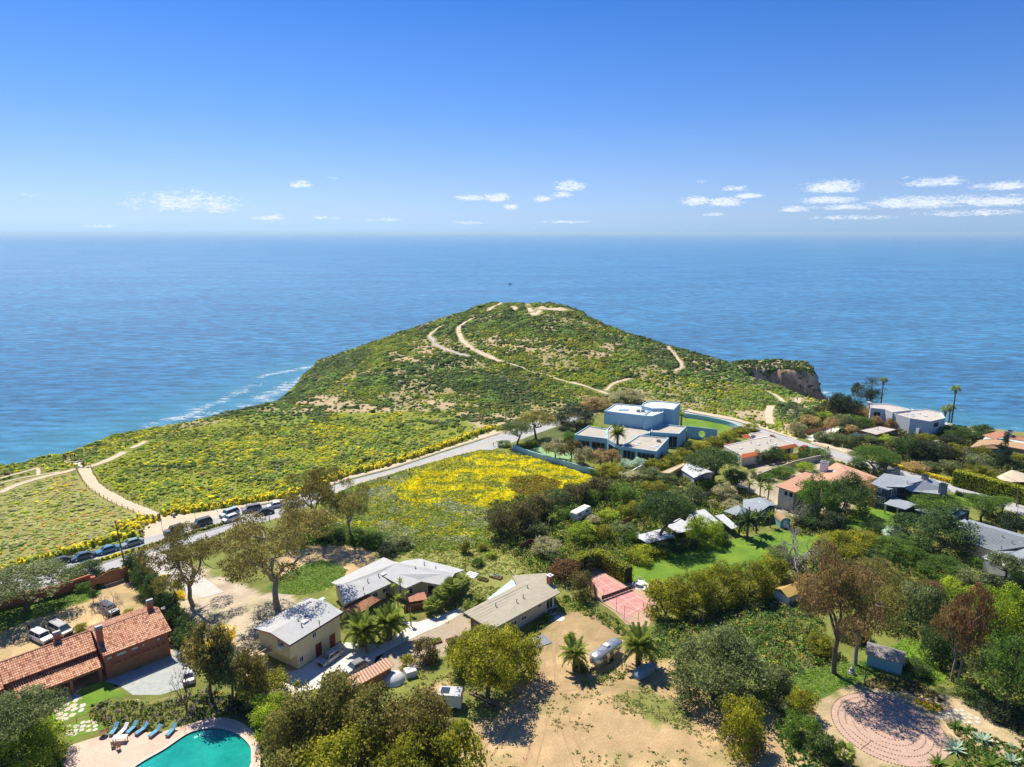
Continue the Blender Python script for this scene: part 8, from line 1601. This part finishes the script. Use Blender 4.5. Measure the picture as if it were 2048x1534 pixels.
signpost(325,1063,3.3,'thin sign post at the left of the sandy pull-in',board=(.3,.45,METAL));signpost(391,1040,2.8,'thin sign post at the right of the sandy pull-in',board=(.3,.45,METAL));signpost(433,1020,2.4,'pale sign post in the yellow bank',board=(.35,.5,TRIMW));signpost(288,1057,1.2,'small slanted white notice board at the trailhead',m=WOODB,board=(.7,.5,TRIMW));signpost(348,1034,.9,'short grey waste bin at the trailhead',cat='bin',name='waste_bin',r=.26)
for x,y,h,lb in ((539,1042,1.5,'wooden bollard below the black driving car'),(819,951,2.4,'brown marker post at the edge of the flower field, left of two'),(889,929,2.2,'brown marker post at the edge of the flower field, right of two'),(761,931,1.6,'thin post in the far yellow bank')): signpost(x,y,h,lb,m=WOODB,cat='post',name='marker_post',r=.09)
signpost(778,958,.8,'dark utility box at the near edge of the road',m=DARKM,cat='utility box',name='utility_box',r=.28);signpost(1655,908,2.6,'street sign on a post beside the road at the right',board=(.5,.7,DARKM));signpost(2035,1022,2.2,'small sign post at the right edge of the road',board=(.4,.4,DARKM));signpost(1684,898,1.3,'white mailbox post beside the dense hedge',m=TRIMW,cat='mailbox',name='mailbox',r=.07)
# fences of the trail
zf = lambda x,y: h1(x,y)
def side(P,off): return [Vector((p.x,p.y,0)) + Vector((-(P[min(i + 1,len(P) - 1)] - P[max(i - 1,0)]).y,(P[min(i + 1,len(P) - 1)] - P[max(i - 1,0)]).x,0)).normalized()*off for i,p in enumerate(P)]
wire_fence('trail_fence','low post-and-cable fence on the left side of the sandy trail',side(t_main,-1.8),1.0,2.6,WOODB,rails=(.9,),pr=.07,z0=zf);wire_fence('trail_fence','low post-and-cable fence on the right side of the sandy trail',side(t_main,1.8),1.0,2.6,WOODB,rails=(.9,),pr=.07,z0=zf)
def overlook():
    Q = [G(*q) for q in (zA(500,290),zA(560,268),zA(660,302),zA(645,335))];z = max(h1(q.x,q.y) for q in Q) + .15;r = empty('overlook_deck',(Q[0].x,Q[0].y,z),0,'pale wooden lookout deck at the edge of the bluff','deck');o = r.location.copy();s = MB();s.prism([(q.x - o.x,q.y - o.y) for q in Q],-2.2,0);s.build('deck_floor',mat('pale_planks',(.62,.56,.48),.85,(.7,.64,.56),3),r)
    for i in (0,1):
        a,b = Q[i],Q[i + 1];n = 4
        for k in range(n + 1): p = a.lerp(b,k/n) - o;s = MB();s.tube([(p.x,p.y,0),(p.x,p.y,1.1)],.05,5);s.build('railing_post',WOODB,r)
        s = MB();s.tube([(a.x - o.x,a.y - o.y,1.08),(b.x - o.x,b.y - o.y,1.08)],.05,4);s.build('railing',WOODB,r)
    return z
zdeck = overlook()
# ------------------------------------------------------------------ people
SKIN = mat('skin',(.42,.24,.16),.6);HAIR = mat('dark_hair',(.03,.02,.015),.8)
def body_mesh(pose):
    me = bpy.data.meshes.new('rig');j = [(0,0,.95),(0,0,1.15),(0,0,1.38),(0,0,1.5),(0,-.01,1.6),(0,-.015,1.72)];r = [.15,.14,.16,.06,.095,.075];e = [(0,1),(1,2),(2,3),(3,4),(4,5)];st = {'stand': (.0,.0,.05),'walk': (.22,-.22,.18),'reach': (.05,-.05,.35)}[pose]
    for s_,f,a in ((1,st[0],st[2]),(-1,st[1],-st[2] if pose == 'walk' else st[2])):
        k = len(j);j += [(s_*.10,0,.88),(s_*.11,-f*.55 - .02,.5),(s_*.11,-f + .02,.08),(s_*.12,-f - .12,.04)];r += [.10,.07,.048,.045];e += [(0,k),(k,k + 1),(k + 1,k + 2),(k + 2,k + 3)]
        k = len(j);j += [(s_*.19,0,1.40),(s_*.25,.04 - a*.3,1.14),(s_*.24,-a*.9,.92),(s_*.23,-a - .02,.82)];r += [.06,.045,.035,.04];e += [(2,k),(k,k + 1),(k + 1,k + 2),(k + 2,k + 3)]
    me.from_pydata(j,e,[]);o = bpy.data.objects.new('rig',me);COL.objects.link(o);o.modifiers.new('skin','SKIN');sv = me.skin_vertices[0].data
    for i,q in enumerate(r): sv[i].radius = (q,q*.8)
    sv[0].use_root = True;m = o.modifiers.new('sub','SUBSURF');m.levels = m.render_levels = 1;dg = bpy.context.evaluated_depsgraph_get();out = bpy.data.meshes.new_from_object(o.evaluated_get(dg));bpy.data.objects.remove(o);bpy.data.meshes.remove(me);out.name = 'body'
    out.materials.clear();[out.materials.append(m_) for m_ in (SKIN,SKIN,SKIN,HAIR)]
    for p in out.polygons:
        c = p.center;p.material_index = 2 if c.z < .95 and abs(c.x) < .21 and c.z > .06 else (1 if .95 <= c.z < 1.46 and (abs(c.x) < .22 or c.z > 1.2) else (3 if c.z > 1.7 or (c.z > 1.58 and c.y > .03) else 0))
    return out
BM = {k: body_mesh(k) for k in ('stand','walk','reach')}
CL = {n: mat('cloth_' + n,c,.9) for n,c in dict(white=(.7,.7,.68),navy=(.02,.03,.07),black=(.02,.02,.022),red=(.45,.04,.04),grey=(.2,.2,.21),denim=(.06,.1,.18),tan=(.4,.3,.18),teal=(.05,.25,.28)).items()}
def person(p,pose,top,bottom,label,an=None,group=None):
    r = empty('person',tuple(p),random.uniform(0,6.28) if an is None else an,label,'person',group);o = link(bpy.data.objects.new('body',BM[pose]),r)
    for i,m in ((1,CL[top]),(2,CL[bottom])): o.material_slots[i].link = 'OBJECT';o.material_slots[i].material = m
    s = .95 + random.random()*.15;o.scale = (s,s,s);o['label'] = top + ' top and ' + bottom + ' trousers';return r
def ppx(px,py,*a,**k): q = G(px,py);q.z += .08;return person(q,*a,**k)
ppx(317,1041,'walk','black','denim','person in dark clothes stepping onto the trail at the trailhead');ppx(320,1040,'stand','grey','black','person in grey standing at the trail entrance');ppx(281,1074,'walk','red','black','person in red walking beside the parked sedans');ppx(286,1073,'walk','black','tan','person in shorts and black top beside the one in red');ppx(308,1044,'stand','teal','grey','person standing at the foot of the yellow bank');ppx(275,1040,'stand','white','tan','person in white among the yellow flowers')
ppx(166,935,'walk','red','navy','person in red walking at the start of the trail, left of two');ppx(169,934,'walk','red','denim','second person in red at the start of the trail, right of two');ppx(987,893,'walk','black','black','person in black walking on the road by the field');ppx(91,1268,'stand','black','navy','person in black between the minivan and the white SUV');ppx(60,1266,'stand','black','black','person at the back of the white SUV')
for i,(x,y,t,lb) in enumerate(((128,917,'black','person in black at the left rail of the lookout'),(131,918,'navy','person in navy at the left corner of the lookout'),(142,918,'grey','person in grey in the middle of the lookout'),(146,918,'black','tall person in black in the middle of the lookout'),(150,918,'navy','person in navy at the right of the lookout'),(133,921,'black','person sitting low beside the lookout steps'))):
    q = W(x,y,zdeck);person(q,'stand',t,'black',lb)
for i,(x,y,lb) in enumerate(((1596,722,'tiny hiker at the cliff top, first from the left'),(1602,721,'tiny hiker at the cliff top, second from the left'),(1608,722,'tiny hiker at the cliff top, third from the left'),(1104,611,'tiny hiker on the summit'),(1335,695,'tiny hiker at the end of the right-hand trail'),(950,701,'tiny hiker on the main hill trail'),(870,688,'tiny hiker on the boardwalk'),(1594,803,'tiny hiker on the short trail near the dark trees'))): ppx(x,y,'walk','black','navy',lb)
# boat far out
p = W(1020,569,SEA);r = empty('fishing_boat',(p.x,p.y,SEA),.4,'tiny dark boat far out on the sea above the summit','boat');s = MB();s.add([(-6,-2,0),(5,-2,0),(8,0,.3),(5,2,0),(-6,2,0),(-6,-2.2,2),(5.5,-2.2,2.2),(9.5,0,2.8),(5.5,2.2,2.2),(-6,2.2,2)],[(0,1,6,5),(1,2,7,6),(2,3,8,7),(3,4,9,8),(4,0,5,9),(5,6,7,8,9)]);s.build('hull',PAINT['dark'],r);s = MB();s.box(-3,-1.5,2,2,1.5,4.8);s.build('cabin',DARKM,r);r.scale = (.65,.65,.65)
# yard things
def boxthing(name,label,cat,px,py,sz,an,parts):
    p = W(px,py);r = empty(name,tuple(p),an,label,cat)
    for nm,b,m in parts: s = MB();s.box(*b);s.build(nm,m,r)
    return r
SOIL = mat('dark_soil',(.07,.05,.03),.95)
def planter(px,py,w,d,an,label,veg='mg'):
    pw = [('side_board',(-w/2,-d/2,0,w/2,-d/2 + .08,.4),TW),('side_board',(-w/2,d/2 - .08,0,w/2,d/2,.4),TW),('end_board',(-w/2,-d/2 + .081,0,-w/2 + .08,d/2 - .081,.4),TW),('end_board',(w/2 - .08,-d/2 + .081,0,w/2,d/2 - .081,.4),TW),('soil',(-w/2 + .081,-d/2 + .082,0,w/2 - .081,d/2 - .082,.33),SOIL)];r = boxthing('planter_box',label,'planter',px,py,0,an,pw)
    if veg: V,F4,t = leaf_cloud([((x*w*.3,0,.4),(w*.18,d*.35,.3)) for x in (-1,0,1)],180,.16,3);link(bpy.data.objects.new('plants',fastmesh('plants',V,F4,[LM[veg]],tint=t)),r)
for a_ in ((992,1155,2.6,1.3,-.5,'raised planter with leafy greens in the weedy yard','bl'),(872,1284,1.9,1.2,.5,'planter of bright herbs beside the bronze-green tree','li'),(906,1282,2.4,1.3,.5,'empty soil-filled planter beside the large golden-green tree',None),(966,1160,2.2,1.0,-.5,'low planter beside the garden steps','mg')): planter(*a_)
s0 = W(946,1150);r = empty('garden_steps',tuple(s0),-.55,'pale timber garden steps at the end of the long grey roof','steps')
for i in range(4): s = MB();s.box(-1.2,-i*.45,0,1.2,-i*.45 + .38,.5 - i*.11);s.build('step',TRIMW,r)
r = boxthing('gas_grill','covered grey barbecue grill on the concrete below the canary palms','grill',724,1293,0,.4,[('grill_body',(-.6,-.35,.35,.6,.35,.85),DARKM),('grill_lid',(-.55,-.32,.851,.55,.32,1.15),METAL),('leg',(-.55,-.3,0,-.45,.3,.35),DARKM),('leg',(.45,-.3,0,.55,.3,.35),DARKM)])
A,B = W(808,1226),W(857,1218);r = empty('board_enclosure',tuple(A),math.atan2((B - A).y,(B - A).x),'dark red board enclosure with a rusty top on the patio','enclosure');s = MB();s.box(1.2,.8,1.5,4.6,3.6,1.62);s.build('roof',mat('rust_sheet',(.3,.12,.07),.85),r)
for i in range(15): s = MB();s.box(i*.32,0,0,i*.32 + .28,.06,1.45);s.build('board',mat('dark_red_boards',(.2,.075,.05),.85),r)
for i in range(8): s = MB();s.box(4.75,.08 + i*.4,0,4.81,.42 + i*.4,1.45);s.build('board',mat('dark_red_boards',(.2,.075,.05),.85),r)
for (px,py,rr,lb) in ((1119,1237,1.0,'round concrete paver beside the cottage'),(1105,1226,.7,'smaller stone paver behind the round one')): p = W(px,py);s = MB();s.prism([(rr*math.cos(t*.52),rr*math.sin(t*.52)) for t in range(12)],0,.06);o = s.build('paving_stone',CONC2,None,loc=tuple(p));setp(o,lb,'paving stone')
boxthing('porch_step','white porch step below the sliding door of the cottage','step',1102,1217,0,.5,[('step_top',(-1.2,-.5,.25,1.2,.5,.35),TRIMW),('step_base',(-1.1,-.4,0,1.1,.4,.249),CONC)])
boxthing('tarp','dark grey tarp on the ground beside the cottage','tarp',1080,1283,0,.5,[('tarp_cloth',(-1.6,-1.4,0,1.6,1.4,.12),mat('grey_tarp',(.16,.18,.22),.6,(.24,.26,.3),3))]);boxthing('lumber_pile','weathered timber frame lying under the large golden-green tree','lumber',965,1400,0,-.6,[('beam',(-2.5,-.1,0,2.5,.1,.25),POLEW),('beam',(-2.4,.5,0,2.2,.7,.25),POLEW),('beam',(-1.8,-.1,.251,-1.6,.7,.45),POLEW),('beam',(1.5,-.1,.251,1.7,.7,.45),POLEW)])
boxthing('picnic_table','weathered picnic table in the shade of the large golden-green tree','table',985,1412,0,-.5,[('table_top',(-.95,-.4,.7,.95,.4,.78),POLEW),('bench_seat',(-.95,-.85,.4,.95,-.6,.46),POLEW),('bench_seat',(-.95,.6,.4,.95,.85,.46),POLEW),('leg',(-.8,-.75,0,-.68,.75,.4),POLEW),('leg',(.68,-.75,0,.8,.75,.4),POLEW)])
rsj = np.random.RandomState(8);JC = [('blue',(.05,.2,.5)),('white',(.7,.7,.7)),('red',(.4,.1,.06)),('brown',(.3,.2,.12)),('black',(.04,.04,.04))]
for i in range(16):
    px,py = (rsj.uniform(1340,1395),rsj.uniform(955,985)) if i < 10 else (rsj.uniform(1255,1300),rsj.uniform(1052,1078));c = JC[i % 5];w = rsj.uniform(.5,1.3)
    boxthing('storage_crate',['larger ','smaller '][i//5 % 2] + c[0] + ' crate among the clutter of the ' + ('junk yard beside the white tent' if i < 10 else 'yard left of the tall pine'),'crate',px,py,0,rsj.rand()*3,[('crate_box',(-w/2,-w/3,0,w/2,w/3,w*.5),mat('crate_' + c[0],c[1],.8)),('crate_lid',(-w/2 - .04,-w/3 - .04,w*.5 + .002,w/2 + .04,w/3 + .04,w*.56),mat('crate_' + c[0],c[1],.8))])['group'] = 'clutter in the ' + ('junk yard' if i < 10 else 'pine yard')

# ------------------------------------------------------------------ undergrowth and weeds
EXP = []
def collect():
    bpy.context.view_layer.update()
    for o in list(COL.objects):
        if o.type != 'MESH': continue
        n = o.name.split('.')[0]
        if o.get('kind') == 'structure' and n in ('road','driveway','path','gravel_drive','courtyard','pool_deck','lawn','court_apron','flagstone_patio','ground_apron') and len(o.data.vertices) < 400 and not n == 'path' or (n in ('path',) and len(o.data.vertices) < 40):
            V = o.data.vertices;P = [(v.co.x,v.co.y) for v in V];EXP.append(P)
        elif n in ('wall','wall_body') and o.parent is not None and n == 'wall':
            M = o.matrix_world;V = [v.co for v in o.data.vertices];k = len(V)//2;EXP.append([(q.x,q.y) for q in (M @ v for v in V[:k])])
    r = [o for o in COL.objects if o.name == 'stone_labyrinth'][0];EXP.append([(r.location.x + 9*math.cos(t),r.location.y + 9*math.sin(t)) for t in np.arange(0,6.28,.4)]);EXP.append(POOLQ)
collect()
def thicket(label,poly,dens,r,h,cols,probs,seed,leaf=.26,per=9,name='undergrowth',patch=0.0,ex=True):
    P = [(p.x,p.y) for p in pxl(poly)];x,y,rs = fill(P,dens,seed);k = np.ones(len(x),bool)
    for E_ in (EXP if ex else []): k &= ~inpoly(x,y,E_)
    if patch: k &= fbm(x/3.2,y/3.2,seed + 50) > patch
    x,y = x[k],y[k];N = len(x);big = fbm(x/6,y/6,seed + 9);R_ = r*(.6 + .8*rs.rand(N))*(.6 + .9*big);Hh = h*(.5 + .8*rs.rand(N))*(.4 + 1.2*big);C = pick(rs,N,cols,probs)*(.7 + .6*big)[:,None]
    d = rs.normal(size=(N,per,3));d[:,:,2] = np.abs(d[:,:,2]) + .25;d/= np.linalg.norm(d,axis=2)[:,:,None];c = np.stack([x,y,np.zeros(N)],1)[:,None] + d*np.stack([R_,R_,Hh],1)[:,None]*(.75 + .3*rs.rand(N,per,1));nn = d + rs.normal(size=d.shape)*.6;nn/= np.linalg.norm(nn,axis=2)[:,:,None];a = np.cross(nn,rs.normal(size=nn.shape));a/= np.linalg.norm(a,axis=2)[:,:,None];b = np.cross(nn,a);s = leaf*(.6 + .8*rs.rand(N,per,1))
    V = np.stack([c - a*s,c - b*s*.7,c + a*s,c + b*s*.7],2);V[...,2] = np.maximum(V[...,2],.02);col = np.repeat((C[:,None]*(.65 + .7*rs.rand(N,per,1)))[:,:,None],4,2)
    me = fastmesh(name,V.reshape(-1,3),np.arange(N*per*4).reshape(-1,4),[tuft_m],col=col.reshape(-1,3)*1.4);o = link(bpy.data.objects.new(name,me));o['kind'] = 'stuff';o['label'] = label;return o
GRN = [(.10,.17,.02),(.06,.11,.015),(.17,.22,.03),(.13,.14,.05),(.28,.27,.03)];DRK = [(.03,.05,.012),(.06,.09,.018),(.10,.12,.03),(.10,.07,.03)]
thicket('bright green scrub in the overgrown garden',[(1255,1290),(1330,1250),(1400,1235),(1500,1205),(1580,1195),(1640,1240),(1665,1300),(1700,1330),(1640,1345),(1590,1370),(1560,1400),(1520,1390),(1510,1330),(1470,1275),(1400,1262),(1340,1310),(1300,1330)],2.4,.75,.9,[(.09,.17,.03),(.14,.21,.035),(.05,.10,.02),(.20,.16,.07),(.30,.30,.04),(.14,.18,.10)],[4,3,2,1.5,1.2,1.5],201,.17,16)
thicket('mixed undergrowth in the village thicket',[(975,1010),(1010,1000),(1100,985),(1215,962),(1240,945),(1330,930),(1420,960),(1500,985),(1545,1010),(1520,1062),(1440,1070),(1380,1085),(1300,1100),(1250,1130),(1140,1140),(1110,1190),(1040,1120),(985,1095)],1.3,.95,1.2,GRN + [(.16,.12,.06)],[3,3,2,2,1,1],202,.24,14)
thicket('gardens and hedging above the right-hand road',[(1600,838),(1660,800),(1740,845),(1860,868),(2000,880),(2100,885),(2100,1010),(1990,975),(1905,950),(1800,928),(1740,908),(1700,898),(1640,885),(1640,862),(1600,862)],1.0,1.1,1.5,DRK + [(.2,.2,.04),(.24,.2,.08)],[3,3,3,1,1,1],203,.32,13)
thicket('undergrowth of the right-hand gardens',[(1590,1035),(1700,1062),(1770,1070),(1930,1140),(2060,1190),(2110,1420),(2060,1460),(1940,1390),(1880,1360),(1830,1300),(1740,1250),(1680,1190),(1600,1160),(1560,1130)],1.2,.9,1.2,DRK + [(.12,.17,.02),(.2,.2,.03)],[2,3,3,1,3,2],204,.22,14)
thicket('planted bed with lavender and low shrubs beside the pool',[(176,1432),(182,1402),(250,1402),(300,1408),(350,1398),(420,1378),(470,1400),(500,1440),(425,1430),(380,1444),(330,1458),(290,1461),(215,1464)],3.2,.42,.45,[(.05,.08,.015),(.12,.16,.03),(.22,.22,.06),(.24,.16,.28),(.4,.3,.05),(.14,.16,.12)],[4,4,3,1.5,.5,1.2],205,.17)
thicket('leafy ground cover under the trees right of the slate drive',[(380,1400),(420,1385),(560,1400),(600,1380),(520,1480),(500,1445),(440,1410)],2.0,.6,.6,DRK,[3,3,2,1],206,.24)
thicket('weeds and rough grass between the houses',[(780,1085),(990,1080),(1040,1120),(1100,1160),(1090,1200),(1030,1150),(940,1150),(880,1130),(780,1105)],3.0,.35,.18,[(.22,.25,.05),(.30,.29,.09),(.14,.2,.03),(.4,.32,.04)],[4,3,3,.4],207,.16,6,'grass')
thicket('rough grass slope below the long grey roof',[(880,1170),(940,1160),(1010,1180),(960,1215),(930,1240),(870,1248),(850,1238)],3.0,.35,.18,[(.20,.22,.05),(.28,.26,.08),(.12,.17,.03)],[4,3,3],208,.16,6,'grass')
thicket('weeds along the tennis court and cottage',[(1095,1205),(1120,1190),(1175,1205),(1240,1245),(1265,1270),(1275,1300),(1225,1258),(1150,1222),(1110,1222),(1080,1270),(1060,1262)],3.0,.45,.5,GRN,[3,2,3,2,1.5],209,.18)
thicket('scattered weeds on the bare dirt lot',[(1000,1440),(1120,1380),(1200,1355),(1350,1360),(1440,1420),(1480,1534),(1500,1640),(950,1640)],1.6,.28,.1,[(.14,.18,.04),(.24,.22,.08),(.2,.2,.05)],[3,2,2],210,.13,6,'weeds',.56)
thicket('patch of green weeds on the dirt lot',[(1205,1400),(1280,1374),(1340,1400),(1390,1440),(1380,1468),(1310,1442),(1240,1424)],6,.28,.12,[(.14,.18,.04),(.22,.22,.06),(.3,.26,.1)],[3,3,2],211,.12,6,'weeds',.44)
thicket('green ground cover round the agaves',[(1862,1455),(1880,1446),(1960,1462),(2060,1510),(2070,1620),(1850,1620),(1860,1530),(1885,1500),(1885,1470)],4,.45,.35,[(.05,.12,.02),(.09,.17,.03),(.16,.12,.04),(.2,.2,.05)],[4,3,2,1],212,.17)
thicket('green ground cover left of the labyrinth',[(1535,1455),(1580,1440),(1640,1490),(1690,1520),(1730,1600),(1600,1600),(1570,1500)],3,.45,.35,[(.05,.12,.02),(.09,.17,.03),(.13,.11,.04)],[4,3,1],213,.2)
thicket('yellow flowering bed beside the labyrinth',[(1768,1393),(1800,1390),(1884,1415),(1880,1422),(1838,1430)],12,.3,.5,[(.6,.44,.02),(.4,.34,.03),(.14,.18,.03)],[5,3,1],214,.13,9,'flower_bed');thicket('bed of low dark plants beside the turquoise shed',[(1718,1368),(1768,1352),(1840,1366),(1890,1398),(1880,1406),(1800,1384),(1740,1378)],6,.28,.3,[(.06,.06,.02),(.14,.11,.05),(.2,.15,.08),(.3,.22,.04)],[3,3,2,1],215,.14)
thicket('green undergrowth round the travel trailer',[(1140,1345),(1160,1320),(1200,1348),(1250,1325),(1262,1350),(1230,1365),(1160,1372)],3,.3,.3,GRN,[3,2,3,2,1],216,.15,8,'weeds',.42);thicket('verge between the driveway and the roadside eucalyptus',[(560,1085),(600,1050),(650,1045),(760,1072),(790,1105),(700,1090),(640,1092)],2.2,.6,.7,GRN,[3,3,2,2,1],217,.28)
thicket('verge plants beside the red car',[(1600,905),(1650,918),(1700,930),(1760,945),(1740,950),(1640,925),(1590,912)],2,.6,.5,GRN,[3,3,2,2,1],218,.28);thicket('garden round the blue mansion',[(1060,905),(1150,870),(1140,885),(1120,930),(1230,960),(1300,925),(1400,890),(1500,850),(1505,862),(1400,905),(1330,940),(1260,962),(1200,955),(1090,918)],1.6,.6,.7,GRN,[2,2,2,3,2],219,.28)
thicket('planting by the brick wall and the gravel courtyard',[(20,1205),(110,1196),(183,1172),(195,1180),(150,1190),(80,1205),(0,1225)],3,.45,.5,DRK + [(.08,.16,.02)],[3,3,2,1,3],220,.2);thicket('bushes outside the brick wall along the road',[(60,1180),(150,1160),(235,1138),(240,1143),(185,1162),(110,1186),(40,1200)],2.5,.6,.8,DRK + [(.2,.2,.05)],[3,3,2,2,1],221,.25)
thicket('undergrowth beneath the bottom left tree',[(-60,1400),(60,1395),(125,1460),(120,1560),(-80,1600)],1.8,.7,.6,[(.06,.12,.02),(.12,.19,.02),(.1,.1,.04)],[3,3,1],222,.24);thicket('shaded scrub below the lawn bank',[(1310,1250),(1400,1232),(1560,1185),(1600,1180),(1560,1215),(1480,1235),(1400,1255),(1330,1270)],2,.8,.8,DRK,[4,3,2,1],223,.26)

GL = [(.10,.20,.015),(.16,.26,.02),(.20,.28,.04),(.24,.26,.06)]
thicket('grass on the shady lawn beside the labyrinth',[(1570,1362),(1640,1332),(1740,1322),(1760,1347),(1690,1370),(1640,1393),(1590,1388)],9,.3,.08,GL,[3,3,2,1],230,.12,6,'grass',ex=False)
thicket('grass on the lawn under the big eucalyptus',[(555,1156),(640,1121),(696,1140),(662,1176),(600,1191),(540,1181)],8,.3,.08,GL,[3,3,2,1],231,.12,6,'grass',ex=False)
thicket('grass on the courtyard lawn',[(0,1192),(60,1182),(110,1183),(190,1169),(200,1190),(130,1213),(40,1247),(-40,1275)],8,.3,.08,GL,[3,3,2,1],232,.12,6,'grass',ex=False)
thicket('grass on the narrow lawn by the garden path',[(1788,1292),(1830,1276),(1882,1330),(1892,1366),(1838,1372),(1798,1332)],8,.3,.1,GL,[3,3,2,1],233,.12,6,'grass',ex=False)
thicket('rough ground cover below the white trailer and gravel drive',[(790,1350),(850,1330),(930,1290),(945,1380),(900,1440),(870,1390),(800,1370)],2.4,.35,.25,[(.22,.24,.05),(.16,.2,.03),(.3,.26,.1)],[3,3,2],234,.15,7,'weeds',.4)
thicket('rough grass between the field and the gravel yard',[(690,1060),(760,1085),(900,1100),(980,1082),(1000,1095),(780,1110),(690,1090)],3,.4,.3,GL,[3,3,2,2],235,.16,7,'grass')

thicket('gardens beyond the right edge of the photo',[(2060,1050),(2300,1090),(2650,1250),(2700,1560),(2050,1560),(2060,1300)],.5,1.3,1.6,DRK + [(.12,.17,.02),(.2,.2,.03)],[2,3,3,1,3,2],240,.4)
thicket('gardens beyond the left edge of the photo',[(-10,1240),(-500,1300),(-500,1560),(-10,1560),(-60,1420)],.5,1.0,1.2,DRK + [(.12,.17,.02)],[2,3,3,1,3],241,.35)
for i_,(px,yb,yt,w_,mk_) in enumerate([(2130,1180,1110,90,'dg'),(2200,1260,1170,110,'ol'),(2160,1360,1250,120,'mg'),(2290,1330,1230,120,'gg'),(2230,1450,1320,140,'li'),(2380,1430,1300,140,'dg'),(2330,1200,1130,100,'br'),(-70,1440,1340,130,'gg'),(-190,1380,1290,120,'mg')]):
    Bu(px,yt,yb,w_,mk_,['dark','golden','green','grey-green','lime','deep green','bronze','pale grey-green','fresh green'][i_] + ' round tree beyond the ' + ('right' if px > 0 else 'left') + ' edge of the photo',name='tree',cat='tree')

# ------------------------------------------------------------------ sea air
def haze():
    s = MB();s.box(-88000,-1900,SEA - 8,88000,118000,74);o = s.build('haze',[],None);m = bpy.data.materials.new('haze');m.use_nodes = True;k = NT(m.node_tree)
    v = k.n('ShaderNodeVolumePrincipled',ins={'Color': (.62,.86,1.0,1),'Density': HAZE,'Anisotropy': 0.2});out = k.n('ShaderNodeOutputMaterial');m.node_tree.links.new(v.outputs[0],out.inputs['Volume']);o.data.materials.append(m);o['kind'] = 'stuff';o['label'] = 'thin sea haze towards the horizon'
HAZE = 5.5e-5
haze()
